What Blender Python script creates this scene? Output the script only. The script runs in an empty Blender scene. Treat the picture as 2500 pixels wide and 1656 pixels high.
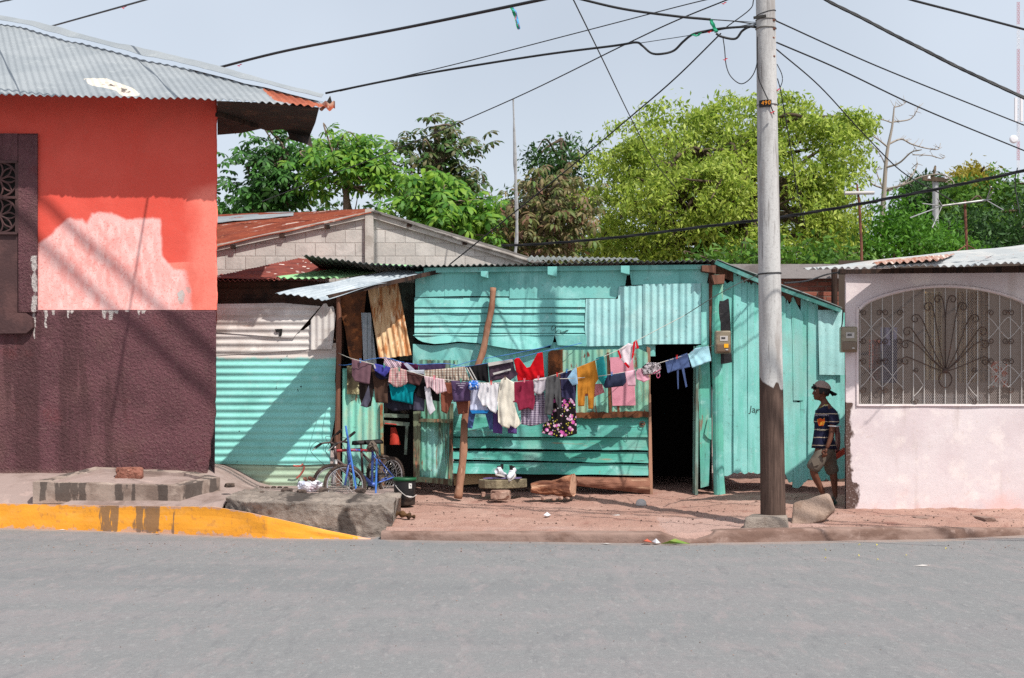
import bpy, bmesh, math, random
import numpy as np
from mathutils import Vector, Matrix, noise as mnoise

C = bpy.context.scene
COL = C.collection
R = math.radians
rng = random.Random(7)

# ---------------------------------------------------------------- camera, sky, sun, exposure
CAMZ, FPX, CX, HZ = 1.43, 3472.0, 1250.0, 985.0
cam_d = bpy.data.cameras.new('camera')
cam = bpy.data.objects.new('camera', cam_d)
COL.objects.link(cam)
cam.location = (0, 0, CAMZ)
cam.rotation_euler = (R(90), 0, 0)
cam_d.lens = 50
cam_d.sensor_width = 36
cam_d.shift_y = 157 / 2500
cam_d.clip_end = 2000
C.camera = cam

SUN = Vector((0.46, -0.55, 1.0)).normalized()          # direction towards the sun
w = bpy.data.worlds.new('World')
C.world = w
w.use_nodes = True
wn, wl = w.node_tree.nodes, w.node_tree.links
bg = wn['Background']
sky = wn.new('ShaderNodeTexSky')
sky.sky_type = 'NISHITA'
sky.sun_disc = False
sky.sun_elevation = math.asin(SUN.z)
sky.sun_rotation = math.atan2(SUN.x, SUN.y)
sky.air_density = 1.0
sky.dust_density = 1.2
sky.ozone_density = 1.0
hs = wn.new('ShaderNodeHueSaturation')                  # tropical humid haze: the sky's own blue, paler
hs.inputs['Saturation'].default_value = 0.5
wl.new(sky.outputs[0], hs.inputs['Color'])
hz = wn.new('ShaderNodeMix'); hz.data_type = 'RGBA'
tcw = wn.new('ShaderNodeTexCoord'); nzw = wn.new('ShaderNodeTexNoise'); mrw = wn.new('ShaderNodeMapRange')   # thin uneven veil of haze
nzw.inputs['Scale'].default_value = 2.2; nzw.inputs['Detail'].default_value = 3
wl.new(tcw.outputs['Generated'], nzw.inputs['Vector']); wl.new(nzw.outputs[0], mrw.inputs[0])
for i_, v_ in ((1, .35), (2, .68), (3, .28), (4, .56)): mrw.inputs[i_].default_value = v_
wl.new(mrw.outputs[0], hz.inputs[0])
hz.inputs[7].default_value = (7.0, 7.75, 8.75, 1)         # moisture in the air, the same in every direction
wl.new(hs.outputs[0], hz.inputs[6])
wl.new(hz.outputs[2], bg.inputs[0])
bg.inputs[1].default_value = 0.125

sd = bpy.data.lights.new('sun', 'SUN')
sd.energy = 5.0
sd.angle = R(0.55)
sd.color = (1.0, 0.955, 0.885)
so = bpy.data.objects.new('sun', sd)
COL.objects.link(so)
so.location = (10, -10, 30)
so.rotation_euler = (-SUN).to_track_quat('-Z', 'Y').to_euler()

C.view_settings.view_transform = 'Standard'
C.view_settings.look = 'None'
C.view_settings.exposure = 0.06
C.view_settings.gamma = 1.0

C.cycles.use_denoising = False

# ---------------------------------------------------------------- helpers
def P(px, py, Y):
    """the point at distance Y whose measured position in the photo is px, py"""
    return Vector(((px - CX) / FPX * Y, Y, CAMZ + (HZ - py) / FPX * Y))

def PX(px, Y): return (px - CX) / FPX * Y
def PZ(py, Y): return CAMZ + (HZ - py) / FPX * Y

def nz(x, y, z=0.0, s=1.0):
    return mnoise.noise(Vector((x * s, y * s, z * s)))

class MB:
    """collects vertices, faces, material slots and float attributes for ONE mesh"""
    def __init__(s):
        s.v, s.f, s.m, s.a = [], [], [], {}
        s.slot = 0
    def add(s, vs, fs, slot=None):
        o = len(s.v)
        s.v += [tuple(v) for v in vs]
        s.f += [tuple(i + o for i in f) for f in fs]
        s.m += [s.slot if slot is None else slot] * len(fs)
        return o
    def attr(s, name, start, vals):
        d = s.a.setdefault(name, {})
        for i, x in enumerate(vals): d[start + i] = x
    def box(s, c, size, rot=None, slot=None, taper=1.0):
        hx, hy, hz = size[0] / 2, size[1] / 2, size[2] / 2
        vs = [Vector((x * hx * (taper if z > 0 else 1), y * hy * (taper if z > 0 else 1), z * hz)) for z in (-1, 1) for y in (-1, 1) for x in (-1, 1)]
        if rot is not None: vs = [rot @ v for v in vs]
        c = Vector(c)
        s.add([c + v for v in vs], [(0, 2, 3, 1), (4, 5, 7, 6), (0, 1, 5, 4), (2, 6, 7, 3), (0, 4, 6, 2), (1, 3, 7, 5)], slot)
    def bar(s, a, b, w, h, up=(0, 0, 1), slot=None):
        a, b = Vector(a), Vector(b)
        d = (b - a).normalized()
        u = Vector(up)
        if abs(d.dot(u)) > .95: u = Vector((0, 1, 0))
        r = d.cross(u).normalized(); u = r.cross(d)
        vs = [p + r * x * w / 2 + u * y * h / 2 for p in (a, b) for x, y in ((-1, -1), (1, -1), (1, 1), (-1, 1))]
        s.add(vs, [(3, 2, 1, 0), (4, 5, 6, 7), (0, 1, 5, 4), (1, 2, 6, 5), (2, 3, 7, 6), (3, 0, 4, 7)], slot)
    def tube(s, pts, r, n=8, caps=True, slot=None):
        pts = [Vector(p) for p in pts]
        rs = r if isinstance(r, (list, tuple)) else [r] * len(pts)
        vs, fs = [], []
        ref = None
        for i, p in enumerate(pts):
            d = (pts[min(i + 1, len(pts) - 1)] - pts[max(i - 1, 0)])
            d = d.normalized() if d.length > 1e-9 else Vector((0, 0, 1))
            if ref is None: ref = Vector((0, 0, 1)) if abs(d.z) < .9 else Vector((0, 1, 0))
            a = d.cross(ref)
            if a.length < 1e-4: a = d.cross(Vector((1, 0.3, 0)))
            a.normalize(); b = d.cross(a); ref = b.cross(d) if False else ref
            for k in range(n):
                t = 2 * math.pi * k / n
                vs.append(p + (a * math.cos(t) + b * math.sin(t)) * rs[i])
        for i in range(len(pts) - 1):
            for k in range(n):
                k2 = (k + 1) % n
                fs.append((i * n + k, i * n + k2, (i + 1) * n + k2, (i + 1) * n + k))
        if caps:
            fs.append(tuple(range(n))[::-1]); fs.append(tuple((len(pts) - 1) * n + k for k in range(n)))
        return s.add(vs, fs, slot)
    def ring(s, c, axis, rad, r, n=36, k=8, slot=None, a0=0, a1=2 * math.pi):
        axis = Vector(axis).normalized()
        u = axis.orthogonal().normalized(); v = axis.cross(u)
        full = abs(a1 - a0 - 2 * math.pi) < 1e-6
        pts = [Vector(c) + (u * math.cos(a0 + (a1 - a0) * i / n) + v * math.sin(a0 + (a1 - a0) * i / n)) * rad for i in range(n + (0 if full else 1))]
        vs, fs = [], []
        for i, p in enumerate(pts):
            rd = (p - Vector(c)).normalized()
            for j in range(k):
                t = 2 * math.pi * j / k
                vs.append(p + (rd * math.cos(t) + axis * math.sin(t)) * r)
        m = len(pts)
        for i in range(m if full else m - 1):
            i2 = (i + 1) % m
            for j in range(k):
                j2 = (j + 1) % k
                fs.append((i * k + j, i * k + j2, i2 * k + j2, i2 * k + j))
        s.add(vs, fs, slot)
    def lathe(s, c, prof, n=24, slot=None, caps=True):
        c = Vector(c)
        vs, fs = [], []
        for r_, z_ in prof:
            for k in range(n):
                t = 2 * math.pi * k / n
                vs.append(c + Vector((r_ * math.cos(t), r_ * math.sin(t), z_)))
        for i in range(len(prof) - 1):
            for k in range(n):
                k2 = (k + 1) % n
                fs.append((i * n + k, i * n + k2, (i + 1) * n + k2, (i + 1) * n + k))
        if caps:
            fs.append(tuple(range(n))[::-1]); fs.append(tuple((len(prof) - 1) * n + k for k in range(n)))
        return s.add(vs, fs, slot)
    def prism(s, poly, off, slot=None):
        """flat outline (3-D points) pushed along off"""
        poly = [Vector(p) for p in poly]; off = Vector(off); n = len(poly)
        vs = poly + [p + off for p in poly]
        fs = [tuple(range(n)), tuple(range(2 * n - 1, n - 1, -1))] + [(i, n + i, n + (i + 1) % n, (i + 1) % n) for i in range(n)]
        s.add(vs, fs, slot)
    def grid(s, fn, nu, nv, slot=None):
        vs = [fn(i / (nu - 1), j / (nv - 1)) for j in range(nv) for i in range(nu)]
        fs = [(j * nu + i, j * nu + i + 1, (j + 1) * nu + i + 1, (j + 1) * nu + i) for j in range(nv - 1) for i in range(nu - 1)]
        return s.add(vs, fs, slot)
    def shell(s, fn, nu, nv, th, nrm, slot=None):
        """two-sided thin sheet following fn(u,v)"""
        nrm = Vector(nrm)
        o = len(s.v)
        A = [Vector(fn(i / (nu - 1), j / (nv - 1))) for j in range(nv) for i in range(nu)]
        vs = A + [p + nrm * th for p in A]
        q = nu * nv
        fs = []
        for j in range(nv - 1):
            for i in range(nu - 1):
                a, b, c, d = j * nu + i, j * nu + i + 1, (j + 1) * nu + i + 1, (j + 1) * nu + i
                fs.append((a, b, c, d)); fs.append((q + d, q + c, q + b, q + a))
        for i in range(nu - 1):
            fs.append((i, q + i, q + i + 1, i + 1)); e = (nv - 1) * nu
            fs.append((e + i + 1, q + e + i + 1, q + e + i, e + i))
        for j in range(nv - 1):
            a, b = j * nu, (j + 1) * nu
            fs.append((b, q + b, q + a, a)); a += nu - 1; b += nu - 1
            fs.append((a, q + a, q + b, b))
        s.add(vs, fs, slot)
        return o
    def build(s, name, mats, parent=None, smooth=False, solid=0):
        base = Vector(WL.get(parent.name, (0, 0, 0))) if parent else Vector((0, 0, 0))
        me = bpy.data.meshes.new(name)
        V = np.array(s.v, dtype=np.float32) - np.array(base, dtype=np.float32)
        me.from_pydata(V.tolist(), [], s.f)
        if not isinstance(mats, (list, tuple)): mats = [mats]
        for m in mats: me.materials.append(m)
        if len(mats) > 1: me.polygons.foreach_set('material_index', s.m)
        if smooth: me.polygons.foreach_set('use_smooth', [True] * len(s.f))
        for k, d in s.a.items():
            at = me.attributes.new(k, 'FLOAT', 'POINT')
            arr = np.zeros(len(s.v), dtype=np.float32)
            for i, x in d.items(): arr[i] = x
            at.data.foreach_set('value', arr)
        me.update()
        o = bpy.data.objects.new(name, me)
        COL.objects.link(o)
        if parent: o.parent = parent
        WL[o.name] = tuple(base)
        if solid:
            md = o.modifiers.new('solid', 'SOLIDIFY'); md.thickness = solid; md.offset = 0
        return o

WL = {}                                                 # world position of every object's origin

def thing(name, label, cat, loc=(0, 0, 0), group=None):
    o = bpy.data.objects.new(name, None)
    o.empty_display_size = .2
    COL.objects.link(o)
    o.location = loc
    WL[o.name] = tuple(loc)
    return tag(o, label, cat, group)

def tag(o, label=None, cat=None, group=None, kind=None):
    if label: o['label'] = label
    if cat: o['category'] = cat
    if group: o['group'] = group
    if kind: o['kind'] = kind
    return o

def recentre(o):
    """put a single-mesh thing's origin at its own base"""
    me = o.data
    n = len(me.vertices)
    a = np.empty(n * 3, dtype=np.float32); me.vertices.foreach_get('co', a); a = a.reshape(-1, 3)
    c = (a.min(0) + a.max(0)) / 2; c[2] = a[:, 2].min()
    me.vertices.foreach_set('co', (a - c).ravel()); me.update()
    o.location = c.tolist()
    return o

# ---------------------------------------------------------------- materials
def lin(r, g=None, b=None):
    """sRGB 0-255 to linear"""
    if g is None: r, g, b = r
    f = lambda c: (c / 255 / 12.92) if c / 255 < .04045 else ((c / 255 + .055) / 1.055) ** 2.4
    return (f(r), f(g), f(b), 1)

MATS = {}
class NT:
    def __init__(s, name):
        s.mat = bpy.data.materials.new(name)
        s.mat.use_nodes = True
        s.n, s.l = s.mat.node_tree.nodes, s.mat.node_tree.links
        s.bs = s.n['Principled BSDF']
        s.tc = s.n.new('ShaderNodeTexCoord').outputs['Object']
    def node(s, t, **kw):
        x = s.n.new(t)
        for k, v in kw.items(): setattr(x, k, v)
        return x
    def put(s, sock, val):
        if hasattr(val, 'is_output'): s.l.new(val, sock)
        else: sock.default_value = val
    def mapped(s, scale=(1, 1, 1), rot=(0, 0, 0), loc=(0, 0, 0)):
        m = s.node('ShaderNodeMapping')
        m.inputs['Scale'].default_value = scale; m.inputs['Rotation'].default_value = rot; m.inputs['Location'].default_value = loc
        s.l.new(s.tc, m.inputs[0])
        return m.outputs[0]
    def noise(s, scale, detail=5, rough=.6, stretch=(1, 1, 1), dist=0, loc=(0, 0, 0), rot=(0, 0, 0)):
        x = s.node('ShaderNodeTexNoise')
        x.inputs['Scale'].default_value = scale; x.inputs['Detail'].default_value = detail
        x.inputs['Roughness'].default_value = rough; x.inputs['Distortion'].default_value = dist
        s.l.new(s.mapped(stretch, rot, loc), x.inputs['Vector'])
        return x.outputs[0]
    def math(s, op, a, b=0.0, c=None):
        x = s.node('ShaderNodeMath', operation=op)
        s.put(x.inputs[0], a); s.put(x.inputs[1], b)
        if c is not None: s.put(x.inputs[2], c)
        return x.outputs[0]
    def ramp(s, val, lo, hi, t0=0., t1=1.):
        x = s.node('ShaderNodeMapRange', interpolation_type='SMOOTHSTEP')
        s.put(x.inputs[0], val)
        for i, q in enumerate((lo, hi, t0, t1)): x.inputs[1 + i].default_value = q
        return x.outputs[0]
    def mix(s, fac, a, b):
        x = s.node('ShaderNodeMix', data_type='RGBA')
        s.put(x.inputs[0], fac); s.put(x.inputs[6], a); s.put(x.inputs[7], b)
        return x.outputs[2]
    def attr(s, name):
        x = s.node('ShaderNodeAttribute'); x.attribute_name = name
        return x.outputs['Fac']
    def island(s):
        return s.node('ShaderNodeNewGeometry').outputs['Random Per Island']
    def bump(s, h, strength=.3, dist=.01, prev=None):
        x = s.node('ShaderNodeBump')
        x.inputs['Strength'].default_value = strength; x.inputs['Distance'].default_value = dist
        s.l.new(h, x.inputs['Height'])
        if prev is not None: s.l.new(prev, x.inputs['Normal'])
        return x.outputs[0]

def mat(name, base, rough=.8, layers=(), bumps=(), metal=0., spec=.3, isl=None):
    """base colour plus layers of other paint, rust, dirt: dicts with col, s(cale), lo, hi, st(retch), amt, or attr (a mask on the mesh)"""
    if name in MATS: return MATS[name]
    t = NT(name)
    col = base
    if isl:                                              # every loose piece a little different
        h = t.node('ShaderNodeHueSaturation'); h.inputs['Color'].default_value = base
        t.put(h.inputs['Value'], t.ramp(t.island(), 0, 1, 1 - isl, 1 + isl))
        col = h.outputs[0]
    for i, L in enumerate(layers):
        n = t.noise(L.get('s', 3), L.get('d', 6), L.get('r', .62), L.get('st', (1, 1, 1)), L.get('dist', 0), (i * 7.3, i * 3.1, i * 5.7))
        if 'attr' in L:
            m = t.math('ADD', t.attr(L['attr']), t.math('MULTIPLY', t.math('SUBTRACT', n, .5), L.get('k', .6)))
            f = t.ramp(m, L.get('lo', .45), L.get('hi', .55))
        else:
            f = t.ramp(n, L.get('lo', .45), L.get('hi', .6))
        if 'amt' in L: f = t.math('MULTIPLY', f, L['amt'])
        col = t.mix(f, col, L['col'])
    t.put(t.bs.inputs['Base Color'], col)
    t.bs.inputs['Roughness'].default_value = rough
    t.bs.inputs['Metallic'].default_value = metal
    t.bs.inputs['Specular IOR Level'].default_value = spec
    nb = None
    for b in bumps:
        n = t.noise(b['s'], b.get('d', 5), b.get('r', .6), b.get('st', (1, 1, 1)), b.get('dist', 0), (3.3, 1.7, 9.1))
        nb = t.bump(n, b.get('k', .4), b.get('h', .01), nb)
    if nb is not None: t.l.new(nb, t.bs.inputs['Normal'])
    MATS[name] = t.mat
    return t.mat

def leafmat(name, cols, trans=.35, rough=.55):
    t = NT(name)
    r = t.node('ShaderNodeValToRGB')
    e = r.color_ramp.elements
    e[0].position, e[0].color = 0, cols[0]
    e[1].position, e[1].color = 1, cols[-1]
    for i, c in enumerate(cols[1:-1]):
        x = e.new((i + 1) / (len(cols) - 1)); x.color = c
    t.l.new(t.island(), r.inputs[0])
    t.l.new(r.outputs[0], t.bs.inputs['Base Color'])
    t.bs.inputs['Roughness'].default_value = rough
    t.bs.inputs['Specular IOR Level'].default_value = .35
    tr = t.node('ShaderNodeBsdfTranslucent'); t.l.new(r.outputs[0], tr.inputs[0])
    mx = t.node('ShaderNodeMixShader'); mx.inputs[0].default_value = trans
    t.l.new(t.bs.outputs[0], mx.inputs[1]); t.l.new(tr.outputs[0], mx.inputs[2])
    t.l.new(mx.outputs[0], t.n['Material Output'].inputs[0])
    return t.mat

# ---------------------------------------------------------------- outline helpers
def span(poly, x):
    """lowest and highest y where the vertical line x crosses the outline"""
    ys = []
    n = len(poly)
    for i in range(n):
        (x0, y0), (x1, y1) = poly[i], poly[(i + 1) % n]
        if (x0 <= x < x1) or (x1 <= x < x0):
            ys.append(y0 + (y1 - y0) * (x - x0) / (x1 - x0))
    return (min(ys), max(ys)) if ys else None

def inside(poly, x, y):
    c = False
    n = len(poly); j = n - 1
    for i in range(n):
        xi, yi = poly[i]; xj, yj = poly[j]
        if (yi > y) != (yj > y) and x < (xj - xi) * (y - yi) / (yj - yi) + xi: c = not c
        j = i
    return c

def sheet(mb, poly, Y, wave='v', pitch=.076, amp=.009, th=.003, step=None, rows=14, tilt=(0, 0), dent=.004, seed=0, rag=0):
    """corrugated or flat sheet with the outline poly (photo units) hung at distance Y; wave runs 'v'ertical, 'h'orizontal or None"""
    k = Y / FPX
    if wave == 'h':
        q = [(y, x) for x, y in poly]
    else:
        q = poly
    a0, a1 = min(p[0] for p in q) + .01, max(p[0] for p in q) - .01
    st = step or (pitch / 7 if wave else .03)
    n = max(3, int((a1 - a0) * k / st) + 1)
    cols = []
    for i in range(n):
        a = a0 + (a1 - a0) * i / (n - 1)
        sp = span(q, a)
        if sp is None: continue
        cols.append((a, sp))
    n = len(cols)
    cx = sum(p[0] for p in poly) / len(poly); cy = sum(p[1] for p in poly) / len(poly)
    def fn(u, v):
        i = min(n - 1, int(round(u * (n - 1))))
        a, (b0, b1) = cols[i]
        if rag:
            b0 += rag * nz(a * .09, seed, 1.3); b1 += rag * nz(a * .11, seed, 7.7)
        b = b0 + (b1 - b0) * v
        px, py = (b, a) if wave == 'h' else (a, b)
        d = (amp * math.sin(2 * math.pi * a * k / pitch) if wave else 0) + dent * nz(px * k * 3, py * k * 3, seed + 5.5)
        yy = Y + d + tilt[0] * (px - cx) * k + tilt[1] * (py - cy) * k
        return P(px, py, yy)
    mb.shell(fn, n, rows, th, (0, 1, 0))

def corr(mb, A, B, Cc, D, pitch=.076, amp=.009, th=.003, rows=10, rag=0, dent=.006, seed=0):
    """corrugated sheet by its four corners; A-B and D-C cross the waves"""
    A, B, Cc, D = map(Vector, (A, B, Cc, D))
    nrm = (B - A).cross(D - A).normalized()
    if nrm.z < 0: nrm = -nrm
    W = max((B - A).length, (Cc - D).length)
    n = int(W / pitch * 8) + 2
    def fn(u, v):
        vv = v
        if rag:
            vv = v + (1 - v) * rag * nz(u * W * 9, seed, .5) - v * rag * nz(u * W * 8, seed, 3.5)
        p = (A * (1 - u) + B * u) * (1 - vv) + (D * (1 - u) + Cc * u) * vv
        return p + nrm * (amp * math.sin(2 * math.pi * u * W / pitch) + dent * nz(u * W * 2, v * 4, seed + 2.2))
    mb.shell(fn, n, rows, th, -nrm)

def sag(a, b, d, n=24):
    a, b = Vector(a), Vector(b)
    return [a.lerp(b, i / n) - Vector((0, 0, d * 4 * (i / n) * (1 - i / n))) for i in range(n + 1)]

def spline(pts, n=8):
    """Catmull-Rom through 3-D points"""
    pts = [Vector(p) for p in pts]
    q = [pts[0] * 2 - pts[1]] + pts + [pts[-1] * 2 - pts[-2]]
    out = []
    for i in range(1, len(q) - 2):
        for j in range(n):
            t = j / n
            a, b, c, d = q[i - 1], q[i], q[i + 1], q[i + 2]
            out.append(.5 * ((2 * b) + (c - a) * t + (2 * a - 5 * b + 4 * c - d) * t * t + (3 * b - a - 3 * c + d) * t ** 3))
    out.append(pts[-1])
    return out

def blob(mb, c, size, seed=0, sub=3, rough=.25, rot=0, flat=None):
    """a rock-like lump"""
    bm = bmesh.new()
    bmesh.ops.create_icosphere(bm, subdivisions=sub, radius=1)
    vs, fs = [], []
    M = Matrix.Rotation(rot, 3, 'Z')
    for v in bm.verts:
        d = 1 + rough * nz(v.co.x * 1.3 + seed, v.co.y * 1.3, v.co.z * 1.3) + rough * .45 * nz(v.co.x * 3.3 + seed, v.co.y * 3.3, v.co.z * 3.3)
        q = v.co * d
        if flat: q = Vector([math.copysign(min(abs(x), flat), x) if abs(x) > flat else x for x in q])
        vs.append(Vector(c) + M @ Vector((q.x * size[0], q.y * size[1], q.z * size[2])))
    for f in bm.faces: fs.append([v.index for v in f.verts])
    bm.free()
    mb.add(vs, fs)

def lettering(text, size, loc, mtl, parent, name='lettering', rot=(R(90), 0, 0), ext=.001, space=1.0):
    cu = bpy.data.curves.new(name, 'FONT')
    cu.body = text; cu.size = size; cu.extrude = ext; cu.align_x = 'CENTER'; cu.align_y = 'CENTER'; cu.space_character = space
    tmp = bpy.data.objects.new('tmp', cu); COL.objects.link(tmp)
    bpy.context.view_layer.update()
    me = bpy.data.meshes.new_from_object(tmp.evaluated_get(bpy.context.evaluated_depsgraph_get()))
    bpy.data.objects.remove(tmp)
    me.name = name
    me.materials.clear(); me.materials.append(mtl)
    o = bpy.data.objects.new(name, me); COL.objects.link(o)
    b = Vector(WL.get(parent.name, (0, 0, 0))) if parent else Vector((0, 0, 0))
    if parent: o.parent = parent
    o.location = Vector(loc) - b; o.rotation_euler = rot
    return o

# ================================================================ MATERIALS OF THE SETTING
m_asphalt = mat('asphalt', (.19, .19, .191, 1), .9,
    [dict(col=(.225, .205, .208, 1), s=.8, lo=.44, hi=.66, st=(.5, 1.6, 1), amt=.7), dict(col=(.25, .25, .25, 1), s=26, lo=.5, hi=.6, amt=.5, d=6, r=.75), dict(col=(.155, .155, .16, 1), s=38, lo=.56, hi=.64, amt=.6, d=6, r=.75), dict(col=(.10, .10, .10, 1), s=17, lo=.70, hi=.73, amt=.7, d=3), dict(col=(.30, .23, .20, 1), attr='gutter', k=.9, lo=.35, hi=.8, s=7), dict(col=(.165, .168, .172, 1), s=.35, lo=.5, hi=.68, st=(.35, 1.6, 1), amt=.6),
     dict(col=(.30, .29, .28, 1), s=260, lo=.62, hi=.72, amt=.55, d=2), dict(col=(.12, .12, .12, 1), s=190, lo=.66, hi=.75, amt=.6, d=2),
     dict(col=(.255, .222, .222, 1), s=5, lo=.5, hi=.64, st=(1, .3, 1), d=8, r=.7, amt=.6), dict(col=(.15, .15, .155, 1), s=9, lo=.54, hi=.66, st=(1, .25, 1), d=8, r=.7, amt=.55), dict(col=(.28, .275, .27, 1), s=22, lo=.55, hi=.65, st=(1, .25, 1), d=6, r=.7, amt=.5)],
    [dict(s=90, k=.6, h=.012, d=4), dict(s=5, k=.25, h=.01)])
m_dirt = mat('red_dirt', lin(162, 126, 113), .95,
    [dict(col=lin(176, 143, 130), s=1.3, lo=.42, hi=.66, amt=.85), dict(col=lin(128, 82, 72), s=3.1, lo=.55, hi=.72, amt=.6),
     dict(col=lin(112, 76, 66), s=16, lo=.58, hi=.68, amt=.6, d=8, r=.7), dict(col=lin(190, 160, 148), s=34, lo=.6, hi=.7, amt=.5), dict(col=lin(172, 142, 132), attr='pale', k=.8, lo=.35, hi=.75)],
    [dict(s=16, k=.9, h=.035, d=9, r=.7), dict(s=70, k=.6, h=.010)])
m_pave = mat('worn_pavement', lin(150, 132, 126), .93,
    [dict(col=lin(120, 102, 95), s=1.7, lo=.45, hi=.65), dict(col=lin(172, 150, 142), s=4, lo=.55, hi=.7, amt=.7), dict(col=lin(80, 68, 64), s=14, lo=.64, hi=.76, amt=.6)],
    [dict(s=14, k=.5, h=.015, d=8), dict(s=110, k=.4, h=.004)])
m_kerb = mat('dusty_kerb', lin(140, 116, 106), .92,
    [dict(col=lin(112, 88, 78), s=2.4, lo=.42, hi=.62, st=(1, 1, 2.5)), dict(col=lin(166, 142, 132), s=6, lo=.58, hi=.7, amt=.7), dict(col=lin(92, 70, 62), s=20, lo=.64, hi=.74, amt=.6)],
    [dict(s=9, k=.6, h=.025, d=8), dict(s=120, k=.45, h=.004)])
m_yellow = mat('yellow_kerb_paint', lin(238, 160, 50), .75,
    [dict(col=lin(238, 168, 80), s=3.2, lo=.45, hi=.72, st=(1, 1, 3), amt=.6), dict(col=lin(206, 160, 132), attr='chip', k=1.9, lo=.46, hi=.54, s=9, d=8), dict(col=lin(196, 134, 70), s=15, lo=.56, hi=.64, amt=.55, d=8),
     dict(col=lin(112, 92, 78), attr='wet', k=1.7, lo=.48, hi=.66, s=14, st=(1.8, 1, .3), d=9, amt=.8), dict(col=lin(150, 108, 60), s=24, lo=.68, hi=.76, amt=.6)],
    [dict(s=26, k=.4, h=.008), dict(s=150, k=.25, h=.003)])
m_block = mat('rough_concrete', lin(128, 117, 109), .95,
    [dict(col=lin(150, 138, 128), s=2.3, lo=.45, hi=.62), dict(col=lin(104, 90, 80), s=7, lo=.55, hi=.72, amt=.8), dict(col=lin(62, 55, 52), attr='wet', k=.7, lo=.42, hi=.6, s=6, st=(1, 1, .3), amt=.9)],
    [dict(s=11, k=.9, h=.035, d=10, r=.7), dict(s=60, k=.8, h=.012)])

# ================================================================ GROUND, ROAD, KERBS
def dirt_z(x, y):
    t = (y - 14.9)
    z = .09 + max(0, min(t, 4)) * .063
    z += .014 * nz(x, y, 0, 1.7) + .012 * nz(x, y, 3, 6) + .010 * nz(x, y, 9, 13)
    if y > 15.2: z += .014 * max(0, nz(x, y, 5, 4.1))
    return z
def pave_z(x, y):
    a = .27 + .238 * max(0, min(y - 16.1, 1.6))
    b = .362 + .01 * (y - 17)
    t = max(0, min(1, (x + 3.75) / .7))
    t = t * t * (3 - 2 * t)
    return a * (1 - t) + b * t + .006 * nz(x, y, 1, 3)

g = MB(); g.box((0, 300, -.55), (1400, 700, 1.0))
tag(g.build('ground', m_pave), kind='structure')

r_ = MB()
def road_fn(u, v):
    x = -18 + 36 * u; y = -6 + 23.2 * v ** .55
    return (x, y, -.004 * nz(x, y, 0, .6) + .0015 * nz(x, y, 2, 3))
r_.grid(road_fn, 300, 170)
KERB_FOOT = []
ROAD = r_

RK = [(930, 1318, 1299), (1050, 1320, 1300), (1300, 1323, 1301), (1560, 1327, 1302), (1620, 1328, 1302), (1660, 1328, 1316), (1700, 1327, 1320), (1738, 1326, 1308),
      (1752, 1325, 1297), (1900, 1323, 1293), (2100, 1319, 1291), (2300, 1316, 1290), (2420, 1311, 1291), (2520, 1306, 1291), (2900, 1300, 1286)]
FOOT = [(PX(p[0], CAMZ * FPX / (p[1] - HZ)), CAMZ * FPX / (p[1] - HZ)) for p in RK]
def yard_foot(x):
    if x <= FOOT[0][0]: return FOOT[0][1]
    for a, b in zip(FOOT, FOOT[1:]):
        if a[0] <= x <= b[0]: return a[1] + (b[1] - a[1]) * (x - a[0]) / (b[0] - a[0] + 1e-9)
    return FOOT[-1][1]
d_ = MB()
NX, NY = 300, 130
def dirt_fn(u, v):
    y = 14.86 + 7.4 * v ** 1.25; x0 = -1.34 - .25 * max(0, min(1, (y - 15.4))); x = x0 + (9.75 - x0) * u
    yf = yard_foot(x) + .16; y = yf + (22.2 - yf) * v ** 1.25
    return (x, y, dirt_z(x, y) + (-.06 if v == 0 else 0))
o = d_.grid(dirt_fn, NX, NY)
pale = []
for (x, y, z) in d_.v:
    p = max(0, 1 - abs(y - 15.1) / .5) * .55
    if x > 3.2: p = max(p, .5 - abs(y - 16.0) * .3)
    if 1.6 < x < 3.4 and y < 15.9: p = max(p, .75)
    pale.append(p)
d_.attr('pale', 0, pale)
tag(d_.build('yard', m_dirt, smooth=True), kind='structure')

p_ = MB()
YB = [(-400, 16.55), (0, 16.3), (200, 16.0), (400, 15.62), (560, 15.28), (650, 15.06), (760, 15.0), (905, 14.95)]   # kerb foot
def yb(px):
    for (a, ya), (b, y2) in zip(YB, YB[1:]):
        if px <= b: return ya + (y2 - ya) * max(0, (px - a)) / (b - a)
    return 14.95
def kerb_pt(i, n):
    px = -380 + (905 + 380) * i / (n - 1)
    y = yb(px); return px, PX(px, y), y
KT = [(-400, 1229), (0, 1230), (300, 1236), (520, 1238), (600, 1251), (700, 1273), (800, 1296), (905, 1317)]
def ktop(px):
    for (a, ya), (b, y2) in zip(KT, KT[1:]):
        if px <= b: return ya + (y2 - ya) * max(0, px - a) / (b - a)
    return 1317
KL = [(kerb_pt(i, 200)) for i in range(200)]
def kx_to_y(x):
    if x <= KL[0][1]: return KL[0][2]
    for a, b in zip(KL, KL[1:]):
        if a[1] <= x <= b[1]: return a[2] + (b[2] - a[2]) * (x - a[1]) / (b[1] - a[1] + 1e-9)
    return KL[-1][2]
def pave_fn(u, v):
    x = -9.5 + 8.2 * u
    y0 = kx_to_y(x) + .13
    if x > -3.35: y0 = max(y0, 15.7)
    y = y0 + (18.9 - y0) * v
    z = pave_z(x, y)
    if v < .02 and x < -3.2: z = min(z, .262)
    return (x, y, z)
p_.grid(pave_fn, 160, 60)
p_.grid(lambda u, v: (-9.5 + 8.2 * u, 18.9, .36 - .5 * v), 40, 2)
tag(p_.build('pavement', m_pave, smooth=True), kind='structure')

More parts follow.
